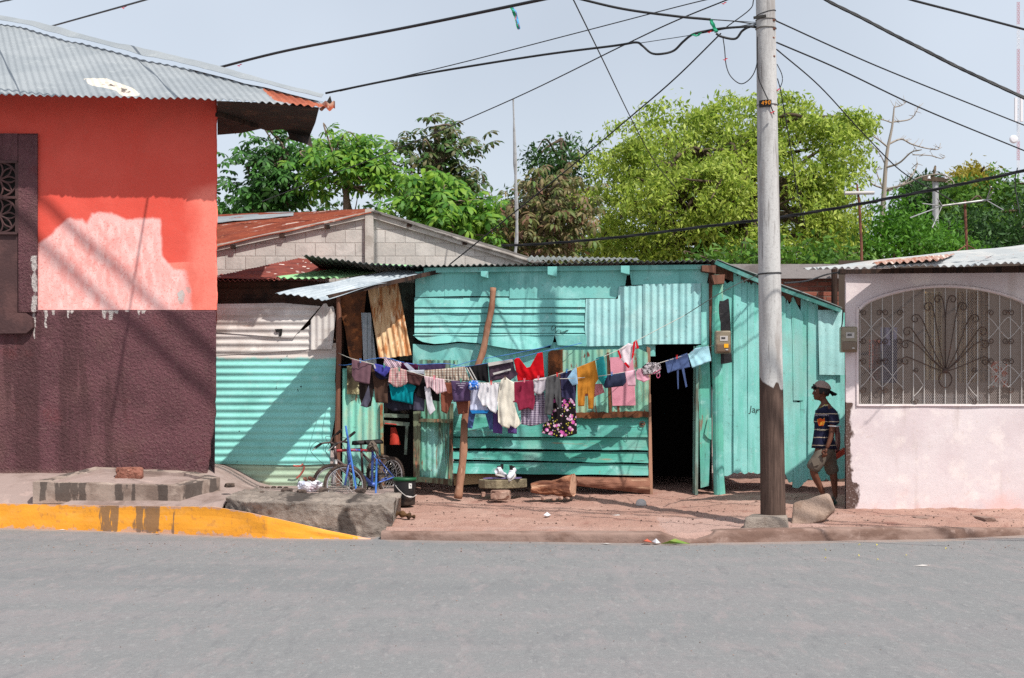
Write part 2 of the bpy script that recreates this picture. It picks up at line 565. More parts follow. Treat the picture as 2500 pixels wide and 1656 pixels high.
# painted kerb that ramps down to the road
k_ = MB()
n = 260; prof = 8
vs, chip, wet = [], [], []
WET = [(262, 20), (338, 13), (364, 16), (378, 10), (422, 4), (282, 7)]
for i in range(n):
    px, x, y = kerb_pt(i, n)
    zt = max(.006, PZ(ktop(px), y))
    for j in range(prof):
        t = j / (prof - 1)
        z = -.03 + (zt + .03) * t
        vs.append((x, y + .02 * t + .012 * nz(x * 3, t * 2, 4), z))
        chip.append((.62 if zt - z < .02 else (.5 if z < .025 else .12 + .1 * nz(x, z, 7, 2))) if px < 640 or z < .02 else .12)
        wv = 0
        for (c, hw) in WET: wv = max(wv, 1.05 - abs(px - c) / hw * .55)
        wet.append(wv if t > .05 else 0)
    for q in (.05, .16):
        vs.append((x, y + q, zt - (.012 if q > .1 else 0))); chip.append(1); wet.append(0)
m = prof + 2
fs = [(i * m + j, (i + 1) * m + j, (i + 1) * m + j + 1, i * m + j + 1) for i in range(n - 1) for j in range(m - 1)]
o = k_.add(vs, fs); k_.attr('chip', o, chip); k_.attr('wet', o, wet)
o = k_.build('kerb', m_yellow, smooth=False)
o['kind'] = 'structure'; o['label'] = 'yellow painted kerb ramping down to the road'

# low dusty kerb of the yard
q_ = MB()
def rk(px):
    for a, b in zip(RK, RK[1:]):
        if px <= b[0]:
            t = (px - a[0]) / (b[0] - a[0]); return a[1] + (b[1] - a[1]) * t, a[2] + (b[2] - a[2]) * t
    return RK[-1][1:]
n = 420; vs = []
rows = [(0, -.03), (.0, .0), (.004, .3), (.008, .6), (.012, .85), (.022, .97), (.05, 1.03), (.14, 1.03), (.3, .98), (.6, .72)]
for i in range(n):
    px = 930 + 1970 * i / (n - 1)
    pb, pt = rk(px)
    y = CAMZ * FPX / (pb - HZ); x = PX(px, y)
    zt = max(.03, PZ(pt, y + .03))
    for (dy, t) in rows:
        rgh = .018 * nz(x * 2.2, dy * 9, 3) + .01 * nz(x * 8, dy * 20, 6)
        vs.append((x, y + dy + rgh * (1 if t > 0 else 0), zt * t + (.006 * nz(x * 6, dy * 12, 1) if t > .3 else 0)))
m = len(rows)
q_.add(vs, [(i * m + j, (i + 1) * m + j, (i + 1) * m + j + 1, i * m + j + 1) for i in range(n - 1) for j in range(m - 1)])
tag(q_.build('kerb', m_kerb, smooth=True), kind='structure')

def foot_y(x):
    if x < PX(905, 14.95): return kx_to_y(x)
    for a, b in zip(FOOT, FOOT[1:]):
        if a[0] <= x <= b[0]: return a[1] + (b[1] - a[1]) * (x - a[0]) / (b[0] - a[0] + 1e-9)
    return FOOT[-1][1]
ROAD.attr('gutter', 0, [max(0, min(1.2, 1.15 - (foot_y(x) - y) / (.30 if x < -1.4 else .42))) if y > 12.5 else 0 for x, y, z in ROAD.v])
tag(ROAD.build('road', m_asphalt, smooth=True), kind='structure')

# raised rough slab between the painted kerb and the yard
b_ = MB()
vs, wet = [], []
NX, prof0 = 300, [(0, 0, -.02), (0, .15, .03), (0, .3, .03), (0, .45, .0), (0, .6, .0), (0, .75, .0), (0, .88, .03), (0, 1, .06), (.12, 1.04, 0), (.35, 1.07, 0), (.7, 1.08, 0), (1.0, 1.1, 0), (1.0, .3, 0)]
prof = []
for (a, b) in zip(prof0, prof0[1:]):
    ns = 3 if a[0] == 0 and b[0] == 0 else 5
    prof += [tuple(a[j] + (b[j] - a[j]) * k / ns for j in range(3)) for k in range(ns)]
prof.append(prof0[-1])
X0, X1 = PX(545, 15.6), PX(958, 15.25)
for i in range(NX):
    u = i / (NX - 1); x = X0 + (X1 - X0) * u
    yf = max(kx_to_y(x) + .1, 15.2) if x < PX(905, 14.95) else 15.2 - .05 * nz(x * 4, 1, 2)
    yf += .28 * max(0, 1 - u * 3)
    for (t, h, bul) in prof:
        ze = .375 - .03 * u
        y = yf + t * 1.25 + bul * .0 + .035 * nz(x * 2.3, h * 1.5, 5) * (h > .1) + .016 * nz(x * 7, h * 3, 8) + .012 * nz(x * 17, h * 7, 4)
        z = ze * h + .018 * nz(x * 3, y * 3, 2) * (h > .5) + (.035 * nz(x * 5, y * 4, 12) + .02 * nz(x * 17, y * 13, 2) if t > .1 else .02 * nz(x * 14, 1, 5) * (h > .8))
        if u > .93: z *= 1 - .25 * (u - .93) / .07 * (t < .2)
        vs.append((x + (.03 * nz(h * 4, y * 3, 9) if i == NX - 1 else 0), y, z))
        s = .8 * nz(x * 3.2, h * .6, 3) + .45 * nz(x * 9, h * .8, 1) + .18 + .42 * max(0, u - .55)
        if t > .1: s += .22
        wet.append(s)
m = len(prof)
fs = [(i * m + j, (i + 1) * m + j, (i + 1) * m + j + 1, i * m + j + 1) for i in range(NX - 1) for j in range(m - 1)]
fs.append(tuple((NX - 1) * m + j for j in range(m))); fs.append(tuple(range(m))[::-1])
o = b_.add(vs, fs); b_.attr('wet', o, wet)
o = b_.build('concrete_slab', m_block, smooth=True)
tag(o, 'raised rough concrete slab streaked black with damp, in front of the bicycles', 'slab')
recentre(o)

# ================================================================ CORNER HOUSE (orange over maroon)
def pdist(poly, x, y):
    best = 1e9
    n = len(poly)
    for i in range(n):
        x0, y0 = poly[i]; x1, y1 = poly[(i + 1) % n]
        dx, dy = x1 - x0, y1 - y0
        t = max(0, min(1, ((x - x0) * dx + (y - y0) * dy) / (dx * dx + dy * dy + 1e-9)))
        best = min(best, math.hypot(x - x0 - dx * t, y - y0 - dy * t))
    return best if inside(poly, x, y) else -best

m_orange = mat('orange_wall_paint', lin(214, 80, 66), .8,
    [dict(col=lin(224, 94, 80), s=1.2, lo=.4, hi=.65, amt=.6), dict(col=lin(240, 128, 112), attr='fade', k=.5, lo=.3, hi=.8, s=3),
     dict(col=lin(244, 184, 178), attr='patch', k=.6, lo=.34, hi=.64, s=6, st=(1, 1, .6), d=8), dict(col=lin(236, 158, 150), attr='patch', k=1.5, lo=.75, hi=1.2, s=5, amt=.6, st=(1, 1, .4)),
     dict(col=lin(246, 210, 204), attr='patch', k=1.6, lo=.98, hi=1.3, s=11, st=(1.2, 1, .5), amt=.6),
     dict(col=lin(186, 182, 178), attr='hole', k=.6, lo=.45, hi=.55, s=12), dict(col=lin(196, 84, 70), s=1.9, lo=.52, hi=.72, st=(1, 1, .5), amt=.5), dict(col=lin(206, 96, 84), s=45, lo=.54, hi=.66, amt=.5, d=8), dict(col=lin(60, 34, 30), s=34, lo=.74, hi=.78, amt=.7)],
    [dict(s=9, k=.25, h=.012), dict(s=80, k=.4, h=.006)])
m_maroon = mat('maroon_rough_plaster', lin(114, 74, 80), .85,
    [dict(col=lin(96, 62, 67), s=2.1, lo=.42, hi=.62, amt=.8), dict(col=lin(122, 62, 64), s=1.4, lo=.56, hi=.72, amt=.7), dict(col=lin(126, 98, 95), s=40, lo=.52, hi=.66, amt=.55), dict(col=lin(120, 88, 84), s=.9, lo=.5, hi=.7, amt=.5), dict(col=lin(70, 46, 46), s=.7, lo=.54, hi=.62, st=(3, 1, .3), amt=.5),
     dict(col=lin(196, 186, 182), attr='drip', k=1.3, lo=.52, hi=.66, s=34, st=(2, 1, .35)), dict(col=lin(140, 112, 104), attr='dust', k=.7, lo=.4, hi=.9, s=5, amt=.8)],
    [dict(s=36, k=1.0, h=.045, d=4, r=.7), dict(s=9, k=.2, h=.02)])
m_maroon_smooth = mat('maroon_paint', lin(72, 50, 50), .75, [dict(col=lin(92, 64, 62), s=3, lo=.45, hi=.65), dict(col=lin(56, 40, 42), s=6, lo=.55, hi=.7, amt=.6), dict(col=lin(196, 186, 182), attr='drip', k=.7, lo=.45, hi=.6, s=22, st=(2, 1, .3))], [dict(s=30, k=.5, h=.015), dict(s=5, k=.2, h=.02)])
m_dark = mat('shade_black', (.012, .011, .01, 1), .95)  # near-black painted for the shade inside openings and behind gaps
m_darkwood = mat('dark_timber', lin(66, 48, 40), .9, [dict(col=lin(40, 30, 26), s=5, lo=.45, hi=.6, st=(3, 3, .4))], [dict(s=30, k=.5, h=.006, st=(3, 3, .3))])
m_zinc = mat('zinc_roof', lin(154, 159, 162), .55,
    [dict(col=lin(141, 147, 151), s=1.1, lo=.42, hi=.6, amt=.8), dict(col=lin(176, 180, 180), s=5, lo=.55, hi=.7, amt=.5), dict(col=lin(120, 118, 114), s=40, lo=.66, hi=.76, amt=.5),
     dict(col=lin(176, 96, 66), attr='rust', k=.7, lo=.45, hi=.62, s=8), dict(col=lin(150, 74, 48), attr='rust', k=1.6, lo=.9, hi=1.2, s=14, amt=.8),
     dict(col=lin(222, 212, 196), attr='peel', k=.5, lo=.45, hi=.55, s=14), dict(col=lin(70, 50, 40), attr='peel', k=2.4, lo=1.35, hi=1.6, s=20, amt=.9)],
    [dict(s=7, k=.12, h=.012)], metal=.25, spec=.4)
m_soffit = mat('black_brown_metal', lin(46, 40, 36), .9, [dict(col=lin(78, 58, 46), s=6, lo=.5, hi=.66)], [dict(s=30, k=.3, h=.01)])  # black-brown metal with browner patches

LH = thing('corner_house', 'orange and maroon plastered corner house under a zinc hip roof', 'house', (PX(250, 17.6), 17.6, .4))
PATCH = [(94, 597), (108, 586), (144, 554), (165, 534), (201, 536), (212, 552), (223, 521), (273, 520), (309, 537), (391, 534), (398, 626), (424, 658), (456, 662), (467, 715), (465, 770), (90, 770)]
HOLE = [(432, 716), (446, 706), (452, 720), (448, 742), (440, 746), (434, 732)]
HOLE2 = [(452, 702), (464, 700), (467, 715), (460, 718)]
W = MB()
YW = 17.4
nx, ny = 210, 150
xl = -300
patch, fade, hole = [], [], []
def wall_edge(py):
    return 530 + 3.5 * nz(py * .02, 3, 1) + 1.5 * nz(py * .08, 3, 5)
for j in range(ny):
    py = 225 + (757 - 225) * j / (ny - 1)
    for i in range(nx):
        px = xl + (wall_edge(py) - xl) * i / (nx - 1)
        W.v.append(tuple(P(px, py, YW + .012 * nz(px * .012, py * .012, 2) + (.02 if i == nx - 1 else 0))))
        patch.append(max(-.6, min(1.1, .5 + pdist(PATCH, px, py) / 34)) if 60 < px < 500 and py > 490 else -.6)
        fade.append(max(0, 1 - abs(px - 530) / 130) * (1 if py > 480 else max(0, 1 - (480 - py) / 60)) + (0.6 if py > 640 and px > 400 else 0))
        hole.append(max(0, .5 + max(pdist(HOLE, px, py), pdist(HOLE2, px, py)) / 6) if px > 400 and py > 680 else 0)
W.f += [(j * nx + i, (j + 1) * nx + i, (j + 1) * nx + i + 1, j * nx + i + 1) for j in range(ny - 1) for i in range(nx - 1)]; W.m += [0] * ((nx - 1) * (ny - 1))
W.attr('patch', 0, patch); W.attr('fade', 0, fade); W.attr('hole', 0, hole)
# return wall and back of the same masonry
xr = PX(529, YW)
W.add([(xr, YW + .01, 2.4), (xr, YW + .01, 5.1), (xr - 1.6, 21.2, 5.1), (xr - 1.6, 21.2, 2.4)], [(0, 1, 2, 3)])
W.build('wall', m_orange, LH)

D = MB()
nx, ny = 240, 110
drip, dust = [], []
DR = [(112, 757, 800, 5), (131, 757, 772, 5), (167, 757, 780, 4), (176, 757, 766, 5), (255, 757, 778, 7), (270, 757, 782, 9), (285, 757, 768, 6), (338, 757, 778, 3), (310, 757, 764, 8), (350, 757, 768, 6), (84, 757, 828, 4)]
def dado_edge(py):
    e = 528 if py < 1000 else 528 - (py - 1000) * .13
    return e + 5 * nz(py * .03, 8, 1) * (py > 980) + 1.5 * nz(py * .06, 2, 4)
for j in range(ny):
    py = 757 + (1178 - 757) * j / (ny - 1)
    for i in range(nx):
        px = xl + (dado_edge(py) - xl) * i / (nx - 1)
        edge = (i in (0, nx - 1) or j == 0)
        W2 = YW - .014 + .012 * nz(px * .012, py * .012, 2) + .004 * nz(px * .2, py * .2, 5)
        D.v.append(tuple(P(px, py, W2 + (.03 if edge else 0))))
        v = 0
        for (c, y0, y1, hw) in DR:
            if y0 <= py <= y1: v = max(v, 1.0 - abs(px - c - 3 * nz(py * .05, c, 1)) / hw * (.45 + .5 * (py - y0) / (y1 - y0)))
        drip.append(v)
        dust.append(max(0, 1 - (1168 - py) / 45) + (0.25 if py < 800 and px > 95 else 0))
D.f += [(j * nx + i, (j + 1) * nx + i, (j + 1) * nx + i + 1, j * nx + i + 1) for j in range(ny - 1) for i in range(nx - 1)]; D.m += [0] * ((nx - 1) * (ny - 1))
D.attr('drip', 0, drip); D.attr('dust', 0, dust)
D.add([(xr - .03, YW + .02, .3), (xr - .01, YW + .02, 2.57), (xr - 1.6, 21.2, 2.57), (xr - 1.6, 21.2, .3)], [(0, 1, 2, 3)])
D.build('plinth', m_maroon, LH)

# window with breeze-block screen, at the edge of the picture
wf = MB()
nx, ny = 26, 120; drip = []
for j in range(ny):
    py = 326 + (766 - 326) * j / (ny - 1)
    for i in range(nx):
        px = 43 + (93 - 43) * i / (nx - 1)
        e = i in (0, nx - 1) or j in (0, ny - 1)
        wf.v.append(tuple(P(px, py, YW - (.045 if not e else .0))))
        v = 0
        if py > 622: v = 1.0 - abs(px - (84 - 3 * nz(py * .03, 1, 1))) / 9 * .6 - (.25 if (py - 622) % 50 > 40 else 0)
        drip.append(v)
wf.f += [(j * nx + i, (j + 1) * nx + i, (j + 1) * nx + i + 1, j * nx + i + 1) for j in range(ny - 1) for i in range(nx - 1)]; wf.m += [0] * ((nx - 1) * (ny - 1))
wf.attr('drip', 0, drip)
wf.prism([P(-240, 326, YW - .042), P(43, 326, YW - .042), P(43, 396, YW - .042), P(-240, 396, YW - .042)], (0, .05, 0))
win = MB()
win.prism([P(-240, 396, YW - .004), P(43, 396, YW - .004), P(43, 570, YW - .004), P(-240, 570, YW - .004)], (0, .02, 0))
wo = win.build('window', m_dark, LH)  # flat panel painted black for the dark behind the screen
wf.build('frame', m_maroon, wo)
gr = MB()
for cy in (439, 527):
    for cx_ in (0, -88, -176):
        c = P(cx_, cy, YW - .03)
        s_ = 44 / FPX * YW
        gr.ring(c, (0, 1, 0), s_ * .95, .014, 32, 6)
        for k in range(8):
            a = k * math.pi / 4
            gr.tube(spline([c, c + Vector((math.cos(a - .3) * s_ * .55, -.004, math.sin(a - .3) * s_ * .55)), c + Vector((math.cos(a) * s_ * .97, 0, math.sin(a) * s_ * .97))], 5), .011, 6)
            gr.tube(spline([c, c + Vector((math.cos(a + .3) * s_ * .55, -.004, math.sin(a + .3) * s_ * .55)), c + Vector((math.cos(a) * s_ * .97, 0, math.sin(a) * s_ * .97))], 5), .011, 6)
for py in (396, 483, 570):
    gr.bar(P(-240, py, YW - .03), P(43, py, YW - .03), .05, .03)
for px in (43, -44, -132):
    gr.bar(P(px, 396, YW - .03), P(px, 570, YW - .03), .05, .03)
gr.build('screen', m_maroon_smooth, wo)
pn = MB()
pn.prism([P(-240, 572, YW - .02), P(43, 572, YW - .02), P(43, 764, YW - .02), P(-240, 764, YW - .02)], (0, .02, 0))
pn.prism([P(-240, 764, YW - .09), P(60, 764, YW - .09), P(78, 776, YW - .09), P(80, 800, YW - .09), P(64, 814, YW - .09), P(-240, 816, YW - .09)], (0, .1, 0))
pn.build('sill', m_maroon_smooth, wo)

# roof: front slope laid in lapped zinc sheets up to the hip
EAVE = [(-420, 226), (0, 231), (480, 241), (600, 247), (720, 255), (770, 260), (806, 263)]
HIP = [(-500, -60), (0, 58), (60, 67), (110, 82), (170, 100), (200, 104), (300, 130), (360, 148), (430, 160), (500, 178), (560, 193), (600, 205), (650, 214), (700, 228), (760, 243), (815, 254)]
CAP = [(-500, -85), (0, 38), (60, 48), (130, 63), (200, 84), (260, 100), (340, 116), (400, 130), (470, 146), (540, 163), (620, 187), (700, 209), (760, 223), (809, 234)]
def interp(L, x):
    for a, b in zip(L, L[1:]):
        if x <= b[0]: return a[1] + (b[1] - a[1]) * (x - a[0]) / (b[0] - a[0])
    return L[-1][1]
DIR = Vector((-.40, 1, .45))
NRM = Vector((0, -.45, 1)).normalized()
def proj(p): return CX + p.x / p.y * FPX, HZ - (p.z - CAMZ) / p.y * FPX
def roof_t(px):
    E = P(px, interp(EAVE, px), 16.8)
    t, lo, hi = 0, 0.02, 12
    for _ in range(40):
        t = (lo + hi) / 2
        x, y = proj(E + DIR * t)
        if y < interp(HIP, x): hi = t
        else: lo = t
    return E, lo
RUST = [(639, 208), (715, 223), (758, 246), (806, 262), (747, 262), (671, 246), (643, 222)]
PEEL = [(203, 192), (259, 190), (287, 201), (327, 215), (350, 236), (292, 237), (287, 223), (251, 215), (230, 212), (205, 201)]
rf = MB()
n, m = 900, 16
rust, peel = [], []
cols = []
for i in range(n):
    px = -330 + (804 + 330) * i / (n - 1)
    E, T = roof_t(px)
    cols.append((px, E, T))
for th in (0, -.004):
    for j in range(m):
        for i, (px, E, T) in enumerate(cols):
            t = T * j / (m - 1)
            a = math.sin(2 * math.pi * px / 18.7)
            q = E + DIR * t + NRM * ((.0125 if j < 1 else .0065) * a + (-.008 if j > m * .55 else 0) + .012 * nz(px * .012, t, 3) + th)
            if j == 0: q += DIR * (.015 * nz(px * .1, 1, 1))
            rf.v.append(tuple(q))
            X, Y_ = proj(q)
            rust.append(max(0, .5 + pdist(RUST, X, Y_) / 14) if px > 560 else 0)
            peel.append(max(0, .35 + pdist(PEEL, X, Y_) / 9) if 150 < px < 420 else 0)
for s_ in (0, 1):
    b = s_ * n * m
    rf.f += [(b + j * n + i, b + j * n + i + 1, b + (j + 1) * n + i + 1, b + (j + 1) * n + i) for j in range(m - 1) for i in range(n - 1)]
rf.f += [(i + 1, i, n * m + i, n * m + i + 1) for i in range(n - 1)]
rf.m = [0] * len(rf.f)
rf.attr('rust', 0, rust); rf.attr('peel', 0, peel)
roof = rf.build('roof', m_zinc, LH, smooth=False)
cp = MB()
HP = []
for (px, E, T) in cols[::12] + [cols[-1]]:
    HP.append(E + DIR * T)
def cap_fn(u, v):
    f = u * (len(HP) - 1); i = min(int(f), len(HP) - 2); h = HP[i].lerp(HP[i + 1], f - i)
    x, y = proj(h)
    wv = .010 * nz(x * .03, 2, 5)
    if v < .5: return h + Vector((0, -.10, .035 + wv)) - Vector((0, 0, .01)) * 0
    yt = interp(CAP, x)
    return P(x + 2, yt, h.y + .10) + Vector((0, 0, wv))
cp.shell(cap_fn, 120, 2, .004, (0, .3, -1))
rust = [0] * len(cp.v)
cp.build('ridge_cap', m_zinc, roof)
sl = MB()
sel = [h for h in HP if h.y < 18.6]
for a, b in zip(sel, sel[1:]):
    q = []
    for h in (a, b):
        t = .01
        while t < 2 and proj(h + Vector((1, .4, -.45)) * t)[0] < 762 and h.y + .4 * t < 18.7: t += .02
        q.append(h + Vector((1, .4, -.45)) * t)
    sl.add([a, b, q[1], q[0]], [(0, 1, 2, 3)])
sf = lambda px, py: P(px, py, 3.56 * FPX / (HZ - py))
sl.prism([sf(530, 249), sf(650, 253), sf(779, 265), sf(770, 300), sf(757, 331), sf(704, 322), sf(690, 316), sf(653, 320), sf(637, 315), sf(592, 325), sf(531, 330)], (0, 0, .012))
sl.prism([sf(700, 318), sf(758, 330), P(763, 360, 18.7), P(742, 350, 18.6), P(708, 341, 18.6)], (0, .012, 0))
sl.prism([P(790, 262, 16.95), P(806, 234, 16.95), P(814, 262, 16.9)], (0, .02, 0))
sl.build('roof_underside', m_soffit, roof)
rt = MB()
rt.bar(sf(531, 274) - Vector((0, 0, .03)), sf(588, 292) - Vector((0, 0, .03)), .07, .05)
rt.bar(sf(592, 294) - Vector((0, 0, .03)), sf(625, 304) - Vector((0, 0, .03)), .07, .05)
rt.build('rafter', m_darkwood, roof)
tip = MB()
tip.shell(lambda u, v: P(780 + 38 * u, 250 + 18 * v + 4 * math.sin(u * 12), 16.85 + .05 * math.sin(u * 9)), 12, 4, .003, (0, 1, 0))
tip.build('torn_edge', mat('rusty_edge', lin(190, 150, 130), .8, [dict(col=lin(170, 80, 50), s=14, lo=.45, hi=.6)]), roof)

# ================================================================ TREE PIT AND BRICK LUMP
m_pit = mat('stained_concrete', lin(150, 134, 124), .93,
    [dict(col=lin(120, 104, 95), s=3, lo=.45, hi=.65), dict(col=lin(176, 160, 148), s=8, lo=.56, hi=.7, amt=.7), dict(col=lin(74, 66, 62), attr='wet', k=1.6, lo=.47, hi=.58, s=10, st=(1.5, 1, .3), d=8, amt=.85)],
    [dict(s=10, k=.6, h=.02, d=9), dict(s=90, k=.4, h=.005)])
TP = thing('tree_pit', 'raised concrete tree pit streaked with dark stains in front of the maroon wall', 'planter', (PX(300, 16.6), 16.6, .3))
pt = MB()
F = [P(80, 1177, 16.28), P(442, 1187, 16.28), P(537, 1166, 16.75), P(480, 1152, 17.25), P(232, 1140, 17.25)]
def subd(a, b, n): return [a.lerp(b, i / n) for i in range(n)]
NF = 46
loop = subd(F[0], F[1], 3 * NF // 3) + subd(F[1], F[2], 16) + subd(F[2], F[3], 12) + subd(F[3], F[4], 20) + subd(F[4], F[0], 16)
cen = sum(loop, Vector()) / len(loop)
vs, wet = [], []
PW = [(105, 9), (160, 26), (200, 10), (292, 12), (325, 5), (395, 12), (470, 22), (490, 6), (522, 12)]
L = len(loop)
levels = 7
for lv in range(levels):
    for p in loop:
        t = lv / (levels - 1)
        zb = .27 + .238 * max(0, p.y - 16.1) - .03
        q = Vector((p.x, p.y, zb + (p.z - zb) * t))
        q += Vector((.012 * nz(q.x * 4, q.z * 4, 2), .016 * nz(q.x * 3, q.z * 5, 4), .008 * nz(q.x * 6, q.y * 6, 1) * (lv == levels - 1)))
        vs.append(q)
        X, _y = proj(p)
        v = 0
        for c, hw in PW: v = max(v, 1.0 - abs(X - c) / hw * .5)
        if t < .15: v = 0
        wet.append(v)
for k, (sc, dz) in enumerate(((.80, .0), (.79, -.035), (.4, -.02), (.01, -.015))):
    for p in loop:
        q = cen + (p - cen) * sc + Vector((0, 0, dz + .01 * nz(p.x * 5, p.y * 5, k)))
        vs.append(q); wet.append(.35 if k == 0 else .15)
fs = [(r * L + i, r * L + (i + 1) % L, (r + 1) * L + (i + 1) % L, (r + 1) * L + i) for r in range(levels + 3) for i in range(L)]
sl_m = []
o = pt.add(vs, fs); pt.attr('wet', o, wet)
pt.m = [1 if f[0] >= L * levels else 0 for f in pt.f]
pt.build('rim', [m_pit, m_pave], TP)
lb = MB(); bx = P(314, 1160, 16.75)
vs = []
blob(lb, bx + Vector((0, .05, .0)), (.20, .13, .115), 3, 4, .45, .1, .78)
o = lb.build('brick_lump', mat('old_brick', lin(140, 92, 78), .95, [dict(col=lin(112, 70, 58), s=9, lo=.45, hi=.62), dict(col=lin(172, 130, 112), s=22, lo=.55, hi=.68, amt=.7)], [dict(s=28, k=1.0, h=.03, d=8)]))
tag(o, 'broken lump of reddish brickwork lying in the tree pit', 'brick'); recentre(o)

# ================================================================ PINK HOUSE
m_pink = mat('pale_pink_plaster', lin(216, 204, 205), .85,
    [dict(col=lin(206, 190, 192), s=1.3, lo=.42, hi=.62, amt=.8), dict(col=lin(232, 220, 216), s=4.5, lo=.5, hi=.68, amt=.6), dict(col=lin(222, 178, 172), attr='rise', k=1.1, lo=.5, hi=1.0, s=4, amt=.8),
     dict(col=lin(206, 146, 138), attr='rise', k=1.2, lo=.85, hi=1.3, s=6, amt=.4), dict(col=lin(84, 64, 58), attr='grime', k=1.0, lo=.42, hi=.6, s=11, st=(1, 1, .6)),
     dict(col=lin(196, 176, 164), s=13, lo=.6, hi=.72, amt=.4, d=8), dict(col=lin(196, 184, 182), s=50, lo=.54, hi=.66, amt=.45, d=7), dict(col=lin(176, 158, 150), s=1.1, lo=.56, hi=.7, st=(2.5, 1, .35), amt=.4), dict(col=lin(150, 130, 124), s=38, lo=.7, hi=.76, amt=.6)],
    [dict(s=6, k=.25, h=.02), dict(s=70, k=.25, h=.005)])
PH = thing('pink_house', 'pale pink plastered house with an arched window behind ornate iron bars', 'house', (5.4, 16.7, .2))
YP = 16.6
ARCH = [(2093, 991), (2093, 768), (2099, 754), (2118, 737), (2156, 722), (2205, 709), (2257, 701), (2308, 698.5)]
ARCH = ARCH + [(4616 - x, y) for x, y in ARCH[::-1]][1:]
def arch_y(px):
    x = px if px <= 2308 else 4616 - px
    return interp([(a, b) for a, b in ARCH[1:8]], x) if x > 2093 else 768
w_ = MB()
def pk(u0, u1, topf, botf, nx, ny):
    def fn(u, v):
        px = u0 + (u1 - u0) * u
        a, b = topf(px), botf(px)
        py = a + (b - a) * v
        e = 0
        if u0 < 2070 and u == 0:
            e = .02; px += 3 * nz(py * .02, 1, 1) + (6 * max(0, (py - 1130) / 100))
        return P(px, py, YP + e + .010 * nz(px * .01, py * .01, 4))
    o = len(w_.v)
    w_.grid(fn, nx, ny)
    ri, gm = [], []
    for v in w_.v[o:]:
        X, Y_ = proj(Vector(v))
        ri.append(max(0, min(1, .9 - (1240 - Y_) / 190)) * (0.75 + .3 * nz(X * .01, 1, 2)))
        g_ = 0
        if Y_ > 985: g_ = max(0, 1.05 - (X - 2062) / (17 + 14 * max(0, nz(Y_ * .015, 3, 1))) * .55)
        if Y_ > 1180: g_ = max(g_, 1.05 - (X - 2068) / (26) * .55)
        elif Y_ <= 985 and Y_ > 930: g_ = max(0, .55 - (X - 2062) / 40) * (Y_ - 930) / 55
        gm.append(g_)
    w_.attr('rise', o, ri); w_.attr('grime', o, gm)
top = lambda px: 655
pk(2063, 2093, top, lambda p: 1246, 14, 110)
pk(2093, 2523, top, arch_y, 90, 14)
pk(2093, 2523, lambda p: 991, lambda p: 1246, 90, 50)
pk(2523, 2950, top, lambda p: 1246, 60, 60)
# reveal of the arch, end of the wall, side and back
R3 = [P(x, y, YP) for x, y in ARCH]
w_.add(R3 + [p + Vector((0, .13, 0)) for p in R3], [(i, i + 1, len(R3) + i + 1, len(R3) + i) for i in range(len(R3) - 1)] + [(len(R3) - 1, 0, len(R3), 2 * len(R3) - 1)])
xl_ = PX(2063, YP)
w_.add([(xl_, YP + .015, .1), (xl_, YP + .015, 3.0), (xl_ + .06, YP + .16, 3.0), (xl_ + .06, YP + .16, .1)], [(0, 1, 2, 3)])
w_.add([(xl_ + .06, YP + .16, .1), (xl_ + .06, YP + .16, 3.0), (PX(2090, YP + .16), YP + .16, 3.0), (PX(2090, YP + .16), YP + .16, .1)], [(0, 1, 2, 3)])
w_.box((xl_ + 3.1, YP + .1, .66), (6.0, .1, 1.4))
w_.build('wall', m_pink, PH)
# raised plaster lip round the arch
lip = MB()
pts = [P(x, y, YP - .006) for x, y in ARCH]
lip.tube(spline(pts, 4), .018, 6)
lip.tube([P(2093, 991, YP - .004), P(2523, 991, YP - .004)], .014, 6)
wd = MB()
wd.prism([P(2093, 991, YP + .5), P(2523, 991, YP + .5), P(2523, 690, YP + .5), P(2093, 690, YP + .5)], (0, .01, 0))
lipo = lip.build('window', m_pink, PH)

m_white = mat('white_enamel', lin(184, 178, 174), .5, [dict(col=lin(170, 140, 124), s=30, lo=.62, hi=.72)])
m_iron = mat('dark_scroll_iron', lin(74, 58, 52), .6, [dict(col=lin(104, 70, 56), s=30, lo=.55, hi=.66)])
G0 = lambda x, y, d=0: P(2030 + x * .2105, 680 + y * .2105, YP + .03 + d)
bars = MB()
for i, bx in enumerate([330, 460, 590, 708, 830, 950, 1075, 1195, 1320, 1445, 1567, 1695, 1825, 1950, 2075, 2205, 2310]):
    px = 2030 + bx * .2105
    bars.tube([P(px, arch_y(px) + 1, YP + .03), P(px, 990, YP + .03)], .0062, 6)
bars.tube(spline([P(x + (3 if x < 2308 else -3), y + 3, YP + .03) for x, y in ARCH[1:-1]], 4), .008, 6)
bars.tube([P(2095, 988, YP + .03), P(2521, 988, YP + .03)], .008, 6)
def X4(nx_, ny_, xs, ys, mir=False):
    for x in xs:
        for y in ys:
            a, b = (nx_, ny_), (x, y)
            if mir: a, b = (2640 - a[0], a[1]), (2640 - b[0], b[1])
            mid = ((a[0] + b[0]) / 2, (a[1] * .42 + b[1] * .58))
            bars.tube(spline([G0(*a, -.012), G0(*mid, -.012), G0(*b, -.012)], 4), .0045, 5)
for mir in (False, True):
    X4(460, 572, (336, 590), (446, 700), mir); X4(708, 575, (590, 826), (446, 700), mir)
    X4(460, 1120, (336, 590), (1005, 1262), mir); X4(708, 1135, (590, 826), (1005, 1262), mir)
    X4(1065, 1240, (952,), (1090, 1370), mir)
bars.build('bar', m_white, lipo)
